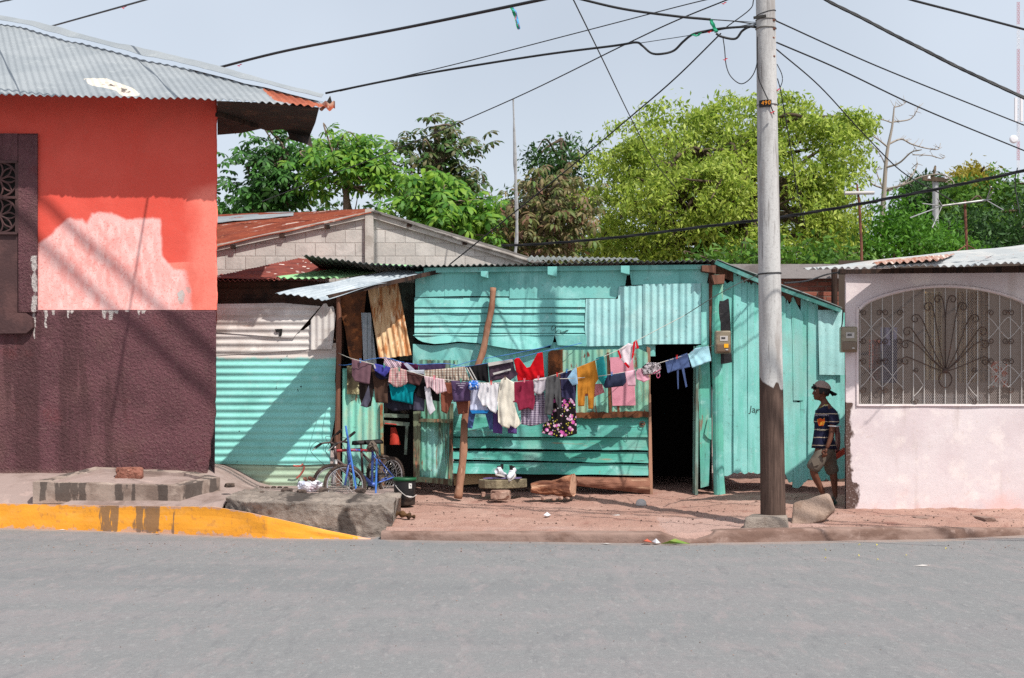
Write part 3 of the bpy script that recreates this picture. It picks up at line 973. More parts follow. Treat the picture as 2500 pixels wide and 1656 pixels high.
def scroll(x, y, side, up, mir=False, r=38):
    pts = []
    for i in range(26):
        t = i / 25
        a = -math.pi / 2 + t * 2.6 * math.pi
        rr = r * (1 - .68 * t)
        xx = x + side * (r + 4 - rr * math.cos(a + math.pi / 2)) if False else x + side * (r * .9 + rr * math.cos(math.pi + t * 2.6 * math.pi))
        yy = y + up * rr * math.sin(t * 2.6 * math.pi)
        if mir: xx = 2640 - xx
        pts.append(G0(xx, yy, -.014))
    sc = MB(); sc.tube(pts, .0052, 5); sc.build('scroll', m_iron, lipo)
for mir in (False, True):
    for y, up in ((400, -1), (725, 1), (965, -1), (1290, 1)):
        scroll(590, y, 1, up, mir); scroll(590, y, -1, up, mir)
        scroll(336, y, 1, up, mir); scroll(826, y, -1, up, mir)
    for y in (1060, 1420): scroll(950, y, 1, 1, mir, 32)
    for pts, cc in (([(1320, 1080), (1190, 1040), (1000, 960), (880, 912)], (862, 962)), ([(1320, 1080), (1190, 970), (1000, 780), (890, 722)], (862, 770)),
                    ([(1320, 1080), (1180, 940), (1010, 700), (930, 585)], (882, 622)), ([(1320, 1080), (1200, 870), (1080, 540), (1020, 436)], (975, 472)),
                    ([(1320, 1080), (1260, 800), (1200, 450), (1160, 296)], (1118, 335)), ([(1320, 1080), (1322, 600), (1305, 320), (1275, 215)], (1235, 245))):
        ex, ey = pts[-1]
        r0 = math.hypot(ex - cc[0], ey - cc[1]); a0 = math.atan2(ey - cc[1], ex - cc[0])
        q = list(pts)
        for i in range(1, 18):
            t = i / 17
            a = a0 - t * 2.1 * math.pi
            q.append((cc[0] + r0 * (1 - .7 * t) * math.cos(a), cc[1] + r0 * (1 - .7 * t) * math.sin(a)))
        if mir: q = [(2640 - x, y) for x, y in q]
        sc = MB(); sc.tube(spline([G0(x, y, -.016) for x, y in q], 3), .0060, 6); sc.build('fan_stem', m_iron, lipo)
el = [G0(1320 + 75 * math.sin(a), 1172 - 92 * math.cos(a), -.016) for a in [i * 2 * math.pi / 32 for i in range(33)]]
sc = MB(); sc.tube(el, .008, 6, caps=False)
blob(sc, G0(1320, 1070, -.02), (.03, .02, .035), 2, 2)
sc.build('fan_loop', m_iron, lipo)
ms = MB()
pitch, rise = 4.75, 7.2
x0_, x1_, y0_, y1_ = 2096, 2520, 700, 988
hgt = y1_ - y0_
k = 0
for sgn in (1, -1):
    off = -hgt * pitch / rise
    x = x0_ + off
    while x < x1_ - off:
        # a strand crossing the opening: clip it to the arch by walking
        seg = []
        N = 26
        run = []
        for i in range(N + 1):
            t = i / N
            yy = y1_ - hgt * t
            xx = x + sgn * (hgt * t) * pitch / rise
            if sgn < 0: xx = x - (hgt * t) * pitch / rise
            ok = x0_ < xx < x1_ and yy > arch_y(xx) + 1
            if ok: run.append((xx, yy))
            if (not ok or i == N) and len(run) > 1:
                a, b = run[0], run[-1]
                w2 = .55
                q = [P(a[0] - w2, a[1], YP + .05 + .001 * sgn), P(a[0] + w2, a[1], YP + .05 + .001 * sgn), P(b[0] + w2, b[1], YP + .05 + .001 * sgn), P(b[0] - w2, b[1], YP + .05 + .001 * sgn)]
                ms.add(q, [(0, 1, 2, 3)]); run = []
            elif not ok: run = []
        x += pitch
ms.build('mesh_screen', mat('pale_mesh_wire', lin(150, 138, 134), .6), lipo)
# the dim room behind the bars
rm = MB()
rm.add([(4.5, 19.6, .2), (10.4, 19.6, .2), (10.4, 19.6, 3.4), (4.5, 19.6, 3.4), (10.4, YP + .2, .2), (10.4, YP + .2, 3.1)], [(0, 1, 2, 3), (1, 4, 5, 2)])
rm.build('room', mat('room_paint', lin(78, 66, 58), .9), PH)
def cloth_strip(x0, x1, y0, y1, Y, col, nm):
    c = MB()
    c.shell(lambda u, v: P(x0 + (x1 - x0) * u, y0 + (y1 - y0) * v, Y + .03 * math.sin(u * (x1 - x0) * .55) + .01 * nz(u * 5, v * 3, x0)), 30, 12, .006, (0, 1, 0))
    m = mat(nm, col, .9, [dict(col=tuple(c_ * .6 for c_ in col[:3]) + (1,), s=6, lo=.5, hi=.7)])
    return c.build('curtain', m, PH)
cloth_strip(2256, 2300, 712, 928, 17.2, lin(206, 184, 148), 'beige_curtain')
cloth_strip(2336, 2412, 712, 934, 17.2, lin(196, 170, 136), 'tan_curtain')
for nm, lab, cat, x0, x1, y0, y1, Y, cols in (
        ('blue_cloth', 'bluish grey cloth hanging inside the arched window of the pink house', 'cloth', 2150, 2190, 800, 935, 17.5, (lin(86, 84, 104), lin(60, 58, 80))),
        ('red_cloth', 'dull red cloth hanging inside the arched window beside the bluish grey one', 'cloth', 2122, 2148, 830, 930, 17.6, (lin(130, 72, 60), lin(90, 60, 60))),
        ('patterned_cloth', 'white and orange patterned cloth hanging low inside the arched window', 'cloth', 2420, 2460, 882, 945, 17.0, (lin(226, 216, 204), lin(214, 106, 60)))):
    c = MB()
    c.shell(lambda u, v: P(x0 + (x1 - x0) * u, y0 + (y1 - y0) * v, Y + .02 * math.sin(u * 14) + .01 * nz(u * 5, v * 3, x0)), 22, 12, .006, (0, 1, 0))
    o = c.build(nm, mat(nm, cols[0], .9, [dict(col=cols[1], s=16, lo=.5, hi=.56)])); tag(o, lab, cat); recentre(o)
bal = MB()
for i in range(26):
    for j in range(4):
        bal.ring(P(2230 + 6.6 * i, 967 + 6.4 * j, YP + .35), (0, 1, 0), .016, .004, 8, 4)
bal.build('lattice', m_white, PH)

# roof of the pink house
m_zinc2 = mat('weathered_zinc', lin(158, 162, 164), .6,
    [dict(col=lin(178, 178, 176), s=3, lo=.45, hi=.6, amt=.7), dict(col=lin(172, 142, 130), s=1.6, lo=.58, hi=.7, amt=.5), dict(col=lin(170, 106, 84), s=5, lo=.64, hi=.72, amt=.8), dict(col=lin(120, 118, 114), s=22, lo=.64, hi=.74, amt=.6)], [dict(s=9, k=.15, h=.01)], metal=.15)
pr = MB()
A, B_ = P(1962, 656, 15.86), P(2950, 632, 15.86)
Cc, Dd = Vector((9.4, 17.7, 3.42)), P(2500, 600, 17.6)
corr(pr, A, B_, Cc, Dd, .082, .013, .003, 14, rag=.012, dent=.02, seed=4)
proof = pr.build('roof', m_zinc2, PH)
rl = MB()
corr(rl, P(2130, 644, 15.83), P(2300, 634, 15.83), P(2330, 622, 16.6), P(2190, 633, 16.6), .082, .014, .003, 6, rag=.05, seed=9)
rl.build('loose_sheet', mat('rusty_loose_sheet', lin(160, 130, 118), .75, [dict(col=lin(136, 86, 66), s=7, lo=.45, hi=.6), dict(col=lin(206, 196, 188), s=4, lo=.56, hi=.66)]), proof)
pb = MB()
pb.prism([P(2052, 658, YP - .06), P(2950, 640, YP - .06), P(2950, 662, YP - .06), P(2052, 668, YP - .06)], (0, .14, 0))
pb.build('wall_plate', m_darkwood, proof)

# ================================================================ BRICK HOUSE behind the plank wall
def brickmat(name, c1, c2, mortar, bw, bh, ms_=.012):
    t = NT(name)
    b = t.node('ShaderNodeTexBrick')
    t.l.new(t.mapped((1, 1, 1), (R(-90), 0, 0)), b.inputs['Vector'])
    b.inputs['Color1'].default_value, b.inputs['Color2'].default_value, b.inputs['Mortar'].default_value = c1, c2, mortar
    b.inputs['Scale'].default_value = 1; b.inputs['Brick Width'].default_value = bw; b.inputs['Row Height'].default_value = bh
    b.inputs['Mortar Size'].default_value = ms_; b.inputs['Mortar Smooth'].default_value = .5; b.inputs['Bias'].default_value = -.1
    n = t.noise(5, 6, .65)
    c = t.mix(t.ramp(n, .4, .7), b.outputs[0], tuple(x * .72 for x in c1[:3]) + (1,))
    n2 = t.noise(22, 5, .6)
    c = t.mix(t.math('MULTIPLY', t.ramp(n2, .58, .72), .5), c, mortar)
    t.l.new(c, t.bs.inputs['Base Color']); t.bs.inputs['Roughness'].default_value = .92
    h = t.math('SUBTRACT', t.math('MULTIPLY', n2, .5), b.outputs[1])
    t.l.new(t.bump(h, .7, .012), t.bs.inputs['Normal'])
    return t.mat
BH = thing('brick_house', 'red brick house with a grey cement parapet behind the plank wall', 'house', (3.9, 20.4, .3))
bw_ = MB()
bw_.prism([P(1770, 680, 20.4), P(2200, 680, 20.4), P(2200, 1120, 20.4), P(1770, 1120, 20.4)], (0, .15, 0))
bw_.build('wall', brickmat('red_brick', lin(150, 84, 66), lin(120, 66, 54), lin(120, 96, 84), .24, .072, .012), BH)
pp = MB()
pp.prism([P(1755, 645, 20.3), P(2200, 645, 20.3), P(2200, 680, 20.3), P(1755, 680, 20.3)], (0, 2.2, 0))
pp.build('parapet', mat('grey_cement', lin(150, 142, 140), .9, [dict(col=lin(112, 104, 102), s=2.5, lo=.45, hi=.65), dict(col=lin(80, 76, 74), s=9, lo=.6, hi=.72, amt=.6)], [dict(s=20, k=.4, h=.01)]), BH)
pv = MB(); pv.tube([P(2037, 655, 20.2), P(2037, 770, 20.2)], .045, 8); pv.build('pipe', m_darkwood, BH)

# ================================================================ BLOCK HOUSE (gable) behind the shacks
m_rust = mat('rusty_zinc', lin(120, 58, 42), .85,
    [dict(col=lin(138, 70, 48), s=2, lo=.42, hi=.6), dict(col=lin(88, 44, 34), s=4, lo=.5, hi=.64, st=(.5, .5, .5), amt=.8), dict(col=lin(206, 192, 182), s=3, lo=.6, hi=.66, st=(.25, 1.4, 1.4), amt=.9), dict(col=lin(196, 128, 92), s=13, lo=.58, hi=.7, amt=.6)], [dict(s=9, k=.2, h=.01)])
GH = thing('block_house', 'grey concrete block gable house with a rusty zinc roof behind the shacks', 'house', (PX(880, 21.4), 21.4, .3))
gw = MB()
gw.prism([P(500, 612, 20.66), P(540, 606, 20.66), P(720, 566, 20.66), P(905, 523, 20.66), P(1080, 578, 20.66), P(1290, 645, 20.66), P(1290, 1100, 20.66), P(500, 1100, 20.66)], (0, .15, 0))
gw.build('gable_wall', brickmat('concrete_block', lin(204, 198, 192), lin(184, 177, 170), lin(180, 172, 165), .29, .192, .009), GH)
pl = MB()
pl.box(P(902, 600, 20.635), (.12, .08, 1.05)); pl.bar(P(905, 524, 20.635), P(1290, 640, 20.635), .06, .09); pl.bar(P(905, 524, 20.635), P(500, 612, 20.635), .06, .09)
pl.build('cement_band', mat('cement_render', lin(190, 183, 176), .9, [dict(col=lin(164, 156, 148), s=4, lo=.45, hi=.62)], [dict(s=30, k=.4, h=.008)]), GH)
g1 = MB()
corr(g1, P(512, 607, 20.58), P(512, 527, 26.5), P(907, 511, 24.5), P(907, 520, 20.58), .09, .013, .004, 16, rag=.006, dent=.03, seed=3)
ro = g1.build('roof', m_rust, GH)
g1 = MB()
corr(g1, P(512, 545, 24.4), P(512, 528, 26.7), P(716, 519, 25.6), P(716, 527, 24.0), .09, .014, .004, 8, rag=.01, dent=.02, seed=8)
g1.build('zinc_sheet', m_zinc, ro)
g1 = MB()
corr(g1, P(1300, 642, 20.57), P(1330, 640, 23.5), P(907, 513, 23.5), P(907, 516, 20.57), .09, .012, .004, 14, rag=.004, dent=.02, seed=5)
g1.build('roof_slope', mat('dark_zinc', lin(96, 92, 88), .8, [dict(col=lin(64, 58, 54), s=4, lo=.45, hi=.6), dict(col=lin(150, 146, 140), s=9, lo=.6, hi=.7, amt=.6)]), ro)
for px, py in ((571, 598), (690, 571), (800, 549), (1000, 546), (1135, 590)):
    e = MB(); c = P(px, py + 5, 20.64); e.box(c, (.07, .10, .05)); e.build('purlin', m_darkwood, ro)

# ================================================================ TURQUOISE SHACKS
def turq(name, base=(118, 188, 182), extra=(), bumps=None, rough=.72, dk=(96, 164, 158), lt=(150, 208, 204), wear=.6):
    return mat(name, lin(base), rough,
        [dict(col=lin(dk), s=1.6, lo=.45, hi=.64, amt=.75), dict(col=lin(lt), s=2.7, lo=.52, hi=.7, amt=.6), dict(col=tuple(c * .72 for c in lin(dk)[:3]) + (1,), s=3.2, lo=.55, hi=.68, st=(2.4, 1, .25), amt=.45), dict(col=lin(176, 214, 210), s=7, lo=.56, hi=.68, d=9, r=.7, amt=.45), dict(col=tuple(c * .8 for c in lin(base)[:3]) + (1,), s=38, lo=.54, hi=.66, d=6, amt=.4)] + list(extra) + [dict(col=lin(128, 104, 86), s=7, lo=.655, hi=.70, st=(1, 1, .6), d=9, r=.72, amt=.65), dict(col=lin(150, 178, 170), s=1.1, lo=.5, hi=.7, d=8, amt=.5), dict(col=lin(92, 122, 116), s=19, lo=.6, hi=.7, d=8, amt=.5)] +
        [dict(col=lin(70, 92, 84), s=30, lo=.7, hi=.76, amt=wear)], bumps or [dict(s=5, k=.2, h=.02), dict(s=60, k=.2, h=.004)])
m_tq = turq('turquoise_paint')
m_tq_metal = turq('turquoise_painted_metal', (126, 196, 190), (), [dict(s=6, k=.3, h=.02), dict(s=45, k=.2, h=.004)], .6)
m_tq_pale = turq('pale_turquoise_metal', (158, 206, 206), (), [dict(s=6, k=.3, h=.02), dict(s=45, k=.2, h=.004)], .6, (132, 186, 186), (184, 220, 220))
m_tq_board = turq('worn_turquoise_board', (84, 164, 150),
    [dict(col=lin(58, 138, 120), s=5, lo=.45, hi=.62, st=(.15, 1, 1.5), amt=.7), dict(col=lin(150, 128, 104), s=7, lo=.6, hi=.68, st=(.18, 1, 1.6), amt=.75), dict(col=lin(52, 60, 52), s=16, lo=.64, hi=.7, st=(.12, 1, 2), amt=.85)],
    [dict(s=14, k=.5, h=.012, st=(.1, 1, 1.6)), dict(s=60, k=.3, h=.004)], .85)
m_tq_plank = turq('turquoise_plank', (140, 206, 200),
    [dict(col=lin(104, 190, 174), s=6, lo=.45, hi=.62, st=(1.6, 1, .12), amt=.6), dict(col=lin(70, 110, 98), s=22, lo=.66, hi=.72, st=(2, 1, .1), amt=.8)],
    [dict(s=16, k=.4, h=.008, st=(1.6, 1, .1)), dict(s=60, k=.2, h=.003)], .8, (118, 190, 182), (162, 222, 216))
m_tq_worn = turq('flaking_turquoise_timber', (96, 176, 156),
    [dict(col=lin(158, 170, 140), s=4, lo=.5, hi=.66, st=(1.4, 1, .2), amt=.8), dict(col=lin(140, 96, 78), s=8, lo=.62, hi=.68, st=(1.5, 1, .25), amt=.8), dict(col=lin(54, 66, 60), s=18, lo=.63, hi=.69, st=(2, 1, .12))],
    [dict(s=12, k=.7, h=.015, st=(1.6, 1, .15))], .85)
m_redwood = mat('weathered_red_timber', lin(120, 82, 66), .9, [dict(col=lin(84, 56, 46), s=6, lo=.45, hi=.6, st=(1.5, 1.5, .2)), dict(col=lin(164, 132, 112), s=9, lo=.58, hi=.68, st=(1.5, 1.5, .2), amt=.7)], [dict(s=22, k=.7, h=.01, st=(2, 2, .15))])
m_pole = mat('bare_pole_wood', lin(146, 106, 84), .85, [dict(col=lin(120, 80, 62), s=5, lo=.45, hi=.62, st=(1, 1, .4)), dict(col=lin(176, 140, 116), s=8, lo=.56, hi=.7, st=(2, 2, .4), amt=.7), dict(col=lin(84, 52, 40), s=9, lo=.66, hi=.74)], [dict(s=12, k=.5, h=.012, st=(2, 2, .4))])
m_greymetal = mat('grey_metal_sheet', lin(206, 200, 196), .6,
    [dict(col=lin(180, 170, 164), s=2.2, lo=.42, hi=.62, st=(.6, 1, 1.6)), dict(col=lin(222, 216, 210), s=5, lo=.55, hi=.7, amt=.6), dict(col=lin(146, 108, 86), s=9, lo=.62, hi=.74, st=(.35, 1, 2), amt=.7)], [dict(s=6, k=.25, h=.015)], metal=.1)
m_zincblue = mat('galvanised_sheet', lin(158, 166, 172), .5, [dict(col=lin(136, 146, 154), s=4, lo=.45, hi=.6), dict(col=lin(176, 182, 184), s=11, lo=.55, hi=.68, amt=.6)], [dict(s=9, k=.12, h=.01)], metal=.25)
m_rustbrown = mat('brown_rust', lin(112, 68, 42), .9, [dict(col=lin(74, 46, 32), s=4, lo=.42, hi=.6), dict(col=lin(160, 96, 54), s=7, lo=.54, hi=.68, amt=.9), dict(col=lin(60, 40, 32), s=22, lo=.6, hi=.7, amt=.7)], [dict(s=24, k=.4, h=.008)])
m_rustcream = mat('rust_streaked_cream', lin(206, 172, 132), .8, [dict(col=lin(168, 108, 62), s=7, lo=.46, hi=.6, st=(2.2, 1, .3)), dict(col=lin(128, 72, 38), s=11, lo=.56, hi=.66, st=(2.2, 1, .35), amt=.9), dict(col=lin(226, 206, 176), s=14, lo=.55, hi=.66, st=(2, 1, .3), amt=.7)], [dict(s=12, k=.25, h=.01)])
m_maroonroof = mat('maroon_roof_sheet', lin(128, 66, 56), .75, [dict(col=lin(106, 54, 48), s=3, lo=.45, hi=.6), dict(col=lin(220, 212, 204), s=6.5, lo=.69, hi=.695, d=1), dict(col=lin(170, 88, 58), s=5, lo=.6, hi=.7, amt=.7)], [dict(s=9, k=.15, h=.01)])
m_greenroof = mat('green_roof_sheet', lin(140, 186, 136), .75, [dict(col=lin(120, 166, 116), s=4, lo=.45, hi=.62), dict(col=lin(184, 200, 168), s=9, lo=.6, hi=.7, amt=.6)], [dict(s=9, k=.15, h=.01)])

# ---------------------------------------------------------------- tin annex
TA = thing('tin_annex', 'patchwork lean-to of corrugated tin painted half turquoise beside the maroon wall', 'shack', (PX(680, 18.2), 18.2, .33))
YA = 18.2
m_half = mat('turquoise_tin', lin(140, 212, 204), .6,
    [dict(col=lin(118, 190, 180), s=1.8, lo=.45, hi=.64, amt=.6), dict(col=lin(172, 214, 206), s=6, lo=.55, hi=.68, d=9, r=.7, amt=.5), dict(col=lin(96, 160, 150), s=3, lo=.55, hi=.68, st=(.6, 1, 2), amt=.4), dict(col=lin(196, 186, 180), attr='bare', k=.5, lo=.42, hi=.6, s=4), dict(col=lin(226, 216, 204), attr='bare', k=.8, lo=.95, hi=1.2, s=6, amt=.6), dict(col=lin(40, 60, 56), s=11, lo=.745, hi=.765, d=2)],
    [dict(s=4, k=.3, h=.02), dict(s=50, k=.15, h=.004)])
def annex_sheet(poly, Y, m, name, wave='h', pitch=.094, amp=.0075, bare=None, **kw):
    s = MB(); sheet(s, poly, Y, wave, pitch, amp, **kw)
    if bare is not None: s.attr('bare', 0, [bare(*proj(Vector(v))) for v in s.v])
    return s.build(name, m, TA)
annex_sheet([(505, 852), (760, 840), (822, 838), (818, 930), (822, 1000), (808, 1075), (806, 1134), (700, 1136), (505, 1132)], YA, m_half, 'painted_sheet', bare=lambda x, y: max(0, 1.0 - (y - 852) / 48), rows=40, dent=.010, amp=.0075)
annex_sheet([(505, 1128), (806, 1128), (812, 1196), (640, 1200), (505, 1192)], YA + .03, mat('faded_green_sheet', lin(166, 188, 164), .8, [dict(col=lin(140, 164, 144), s=2, lo=.45, hi=.65), dict(col=lin(120, 112, 88), s=5, lo=.58, hi=.72, st=(.5, 1, 1.5), amt=.8)], [dict(s=9, k=.3, h=.01)]), 'skirt_sheet')
annex_sheet([(505, 808), (714, 827), (764, 788), (764, 853), (505, 870)], YA - .012, m_greymetal, 'patch_sheet', rows=24)
sA = MB()
sheet(sA, [(505, 742), (690, 749), (690, 740), (783, 748), (714, 827), (688, 824), (505, 810)], YA - .03, 'h', .094, .0075, rows=30, dent=.008)
sA.build('patch_sheet', m_greymetal, TA)
nt = MB(); nt.prism([P(671, 804, YA - .05), P(689, 803, YA - .05), P(688, 818, YA - .05), P(681, 822, YA - .05), P(682, 810, YA - .05), P(674, 812, YA - .05)], (0, .01, 0)); nt.build('notch', m_dark, TA)  # black patch painted for the dark seen in the hole
sC = MB(); sheet(sC, [(759, 782), (790, 742), (797, 741), (802, 750), (814, 747), (819, 772), (811, 853), (759, 854)], YA - .045, 'v', .08, .008, rows=12); sC.build('patch_sheet', m_greymetal, TA)
bk = MB(); sheet(bk, [(505, 676), (840, 690), (840, 880), (505, 880)], YA + .12, 'h', .094, .01, rows=20); bk.build('back_sheet', mat('shaded_brown_sheet', lin(74, 54, 44), .9, [dict(col=lin(46, 36, 32), s=3, lo=.45, hi=.6)], []), TA)  # brown sheet darkened to paint in the shadow under the roof
ps = MB()
ps.tube(spline([P(826, 722, YA - .07), P(829, 820, YA - .07), P(826, 920, YA - .07), P(825, 970, YA - .08), P(823, 1040, YA - .07), P(821, 1095, YA - .07)], 5), [.03] * 26, 8)
ps.bar(P(826, 720, YA - .02), P(826, 1190, YA - .02), .05, .05)
ps.build('post', m_redwood, TA)
gp = MB(); gp.prism([P(829, 690, YA + .25), P(1016, 690, YA + .25), P(1016, 1200, YA + .25), P(829, 1200, YA + .25)], (0, .02, 0)); gp.build('dark_backing', m_dark, TA)  # flat near-black sheet painted for the dark inside the doorway
# hanging scrap sheets under the awning
s = MB(); sheet(s, [(826, 722), (895, 705), (886, 800), (884, 880), (852, 878), (846, 820), (834, 770)], YA - .02, None, rows=14, dent=.012); s.build('rusty_sheet', m_rustbrown, TA)
s = MB(); sheet(s, [(882, 764), (905, 764), (920, 892), (888, 892)], YA - .08, 'v', .06, .008, rows=10); s.build('zinc_strip', m_zincblue, TA)
s = MB(); sheet(s, [(968, 690), (1014, 690), (1020, 880), (975, 880)], YA + .05, 'v', .07, .008, rows=10); s.build('dark_sheet', mat('dark_green_sheet', lin(72, 84, 76), .8, [dict(col=lin(50, 54, 48), s=5, lo=.45, hi=.6)]), TA)
s = MB()
corr(s, P(898, 706, YA - .05), P(972, 690, YA - .05), P(1005, 868, YA - .30), P(926, 876, YA - .30), .075, .010, .003, 16, rag=.015, dent=.02, seed=2)
s.build('rusty_sheet', m_rustcream, TA)
s = MB(); sheet(s, [(836, 900), (884, 898), (936, 940), (937, 1010), (934, 1196), (836, 1196)], YA - .03, 'v', .09, .009, rows=20, dent=.008); s.build('painted_sheet', turq('streaked_turquoise_tin', (132, 206, 186), [dict(col=lin(176, 190, 160), s=3, lo=.52, hi=.66, st=(2, 1, .3), amt=.7), dict(col=lin(150, 92, 60), s=6, lo=.64, hi=.7, st=(1.5, 1, .3))]), TA)
s = MB(); s.bar(P(931, 985, YA - .06), P(935, 1196, YA - .06), .035, .03); s.build('jamb', mat('rusty_jamb', lin(150, 130, 96), .9, [dict(col=lin(150, 84, 52), s=9, lo=.48, hi=.6), dict(col=lin(120, 160, 130), s=5, lo=.55, hi=.65)]), TA)
s = MB(); s.shell(lambda u, v: P(847 + 40 * u, 893 + 70 * v, YA - .08 + .02 * math.sin(u * 9 + v * 2)), 20, 12, .004, (0, 1, 0)); s.build('sacking', mat('mottled_sacking', lin(120, 112, 84), .95, [dict(col=lin(70, 62, 46), s=6, lo=.46, hi=.56), dict(col=lin(190, 184, 146), s=9, lo=.58, hi=.64)]), TA)
# roof sheets of the annex
s = MB(); corr(s, P(505, 686, 17.92), P(800, 680, 17.95), P(890, 646, 20.4), P(505, 672, 20.0), .09, .012, .003, 10, rag=.01, dent=.015, seed=1)
s.v = [v for v in s.v]; ro = s.build('roof', m_maroonroof, TA)
s = MB(); corr(s, P(505, 680, 18.0), P(745, 629, 20.9), P(885, 646, 20.2), P(668, 681, 17.95), .09, .010, .003, 10, rag=.0, dent=.015, seed=6); s.build('roof_sheet', m_maroonroof, ro)
s = MB(); corr(s, P(672, 677, 17.88), P(832, 680, 17.9), P(1012, 648, 20.0), P(905, 646, 20.0), .09, .012, .003, 10, rag=.01, dent=.015, seed=7); s.build('roof_sheet', m_greenroof, ro)
s = MB(); corr(s, P(672, 717, 16.98), P(797, 731, 16.92), P(1098, 654, 18.15), P(1004, 652, 18.5), .085, .011, .003, 22, rag=.006, dent=.035, seed=11); aw = s.build('awning', m_zincblue, TA)
s = MB(); s.bar(P(800, 726, 17.02), P(1085, 660, 18.05), .05, .05); s.build('batten', m_darkwood, aw)
s = MB(); s.prism([P(505, 620, 20.95), P(737, 622, 20.95), P(737, 634, 20.95), P(505, 672, 20.95)], (0, .03, 0)); s.build('flashing', mat('cement_flashing', lin(170, 160, 150), .9), ro)
# doorway contents and the door
s = MB()
s.prism([P(936, 1010, YA + .05), P(998, 1012, YA + .05), P(998, 1021, YA + .05), P(936, 1019, YA + .05)], (0, .3, 0))
s.prism([P(937, 1026, YA - .05), P(1000, 1032, YA - .05), P(999, 1041, YA - .05), P(937, 1036, YA - .05)], (0, .03, 0))
s.bar(P(994, 1036, YA - .04), P(990, 1110, YA - .04), .035, .03)
s.build('shelf', mat('grey_green_timber', lin(132, 150, 134), .9, [dict(col=lin(96, 104, 92), s=6, lo=.45, hi=.6)]), TA)
for k_, (x, y, r_b) in enumerate(((988, 1011, .065), (988, 1007, .06), (988, 1003, .055))):
    b = MB(); b.lathe(P(x, y, YA + .12), [(.02, 0), (r_b, .018), (r_b + .003, .02), (r_b - .006, .018), (.015, .006)], 20)
    o = b.build('bowl', mat('dark_glazed_bowl', lin(120, 110, 100), .3)); recentre(o)
    tag(o, 'small dark bowl, %s of the stack on the doorway shelf' % ('lowest', 'middle one', 'topmost')[k_], 'bowl', 'bowls stacked on the shelf')
rb = MB(); rb.shell(lambda u, v: P(952 + 10 * (1 - v) * .2 + (12 + 15 * v) * u, 1044 + 42 * v, YA + .02 - .04 * math.sin(u * math.pi) * v), 14, 12, .01, (0, 1, 0))
o = rb.build('bag', mat('red_bag', lin(176, 52, 36), .7, [dict(col=lin(130, 36, 28), s=6, lo=.5, hi=.65)])); recentre(o); tag(o, 'red bag hanging in the dark doorway behind the bicycles', 'bag')
rr = MB(); rr.tube([P(940, 1034, YA - .07), P(968, 1037, YA - .07)], .008, 6); o = rr.build('rod', mat('red_rod', lin(190, 54, 40), .6)); recentre(o); tag(o, 'short red rod fixed across the top of the dark doorway', 'rod')
dm = MB(); YD = 17.85
dm.prism([P(1009, 1005, YD), P(1027, 1003, YD), P(1024, 1178, YD), P(1009, 1178, YD)], (0, .04, 0))
dm.prism([P(1098, 985, YD + .02), P(1107, 985, YD + .02), P(1104, 1186, YD + .02), P(1095, 1186, YD + .02)], (0, .04, 0))
dm.prism([P(1023, 1022, YD - .01), P(1100, 1024, YD - .01), P(1100, 1033, YD - .01), P(1023, 1030, YD - .01)], (0, .03, 0))
dm.prism([P(1020, 1164, YD - .01), P(1098, 1170, YD - .01), P(1098, 1184, YD - .01), P(1020, 1176, YD - .01)], (0, .03, 0))
DR_ = thing('shack_door', 'narrow turquoise corrugated door in a worn timber frame, standing beside the leaning pole', 'door', P(1057, 1180, YD))
dm.build('frame', mat('worn_green_timber', lin(112, 122, 98), .9, [dict(col=lin(80, 66, 52), s=5, lo=.45, hi=.6, st=(2, 2, .3)), dict(col=lin(150, 104, 80), s=8, lo=.58, hi=.66, st=(2, 2, .4))], [dict(s=20, k=.5, h=.008)]), DR_)
s = MB(); sheet(s, [(1022, 880), (1100, 880), (1098, 1172), (1020, 1168)], YD + .035, 'v', .074, .010, rows=16)
s.build('panel', turq('streaked_turquoise_door', (98, 160, 138), [dict(col=lin(66, 70, 52), s=5, lo=.46, hi=.6, st=(2.2, 1, .2)), dict(col=lin(120, 84, 60), s=7, lo=.6, hi=.68, st=(2.2, 1, .25))]), DR_)

# ---------------------------------------------------------------- turquoise house
TH = thing('turquoise_house', 'turquoise shack patched from boards and corrugated sheets, with a dark open doorway', 'shack', (PX(1380, 18), 18, .28))
Y0 = 18.0
def flat(poly, Y, m, name, parent, th=.02, back=True):
    s = MB(); s.prism([P(x, y, Y) for x, y in poly], (0, th, 0)); return s.build(name, m, parent)
def rsheet(poly, Y, m, name, parent=TH, wave=None, **kw):
    s = MB(); sheet(s, poly, Y, wave, **kw); return s.build(name, m, parent)
# dark core so that gaps between boards read as gaps
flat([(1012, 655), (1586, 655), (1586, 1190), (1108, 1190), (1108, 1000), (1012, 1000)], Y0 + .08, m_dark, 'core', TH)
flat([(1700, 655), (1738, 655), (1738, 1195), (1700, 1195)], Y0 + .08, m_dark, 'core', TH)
for poly, dy in (([(1014, 664), (1086, 662), (1086, 724), (1014, 726)], 0), ([(1086, 662), (1134, 662), (1134, 723), (1086, 724)], -.006), ([(1134, 661), (1246, 660), (1246, 724), (1134, 723)], .002),
                 ([(1244, 660), (1416, 659), (1416, 729), (1244, 729)], -.008), ([(1404, 659), (1532, 658), (1531, 698), (1511, 698), (1508, 729), (1405, 728)], -.004), ([(1536, 657), (1732, 655), (1730, 692), (1537, 696)], -.012)):
    rsheet(poly, Y0 + dy, m_tq, 'upper_panel', rows=8, dent=.010)
rows_ = [(727, 750), (751, 764), (765, 787), (788, 795), (796, 813), (813.5, 819)]
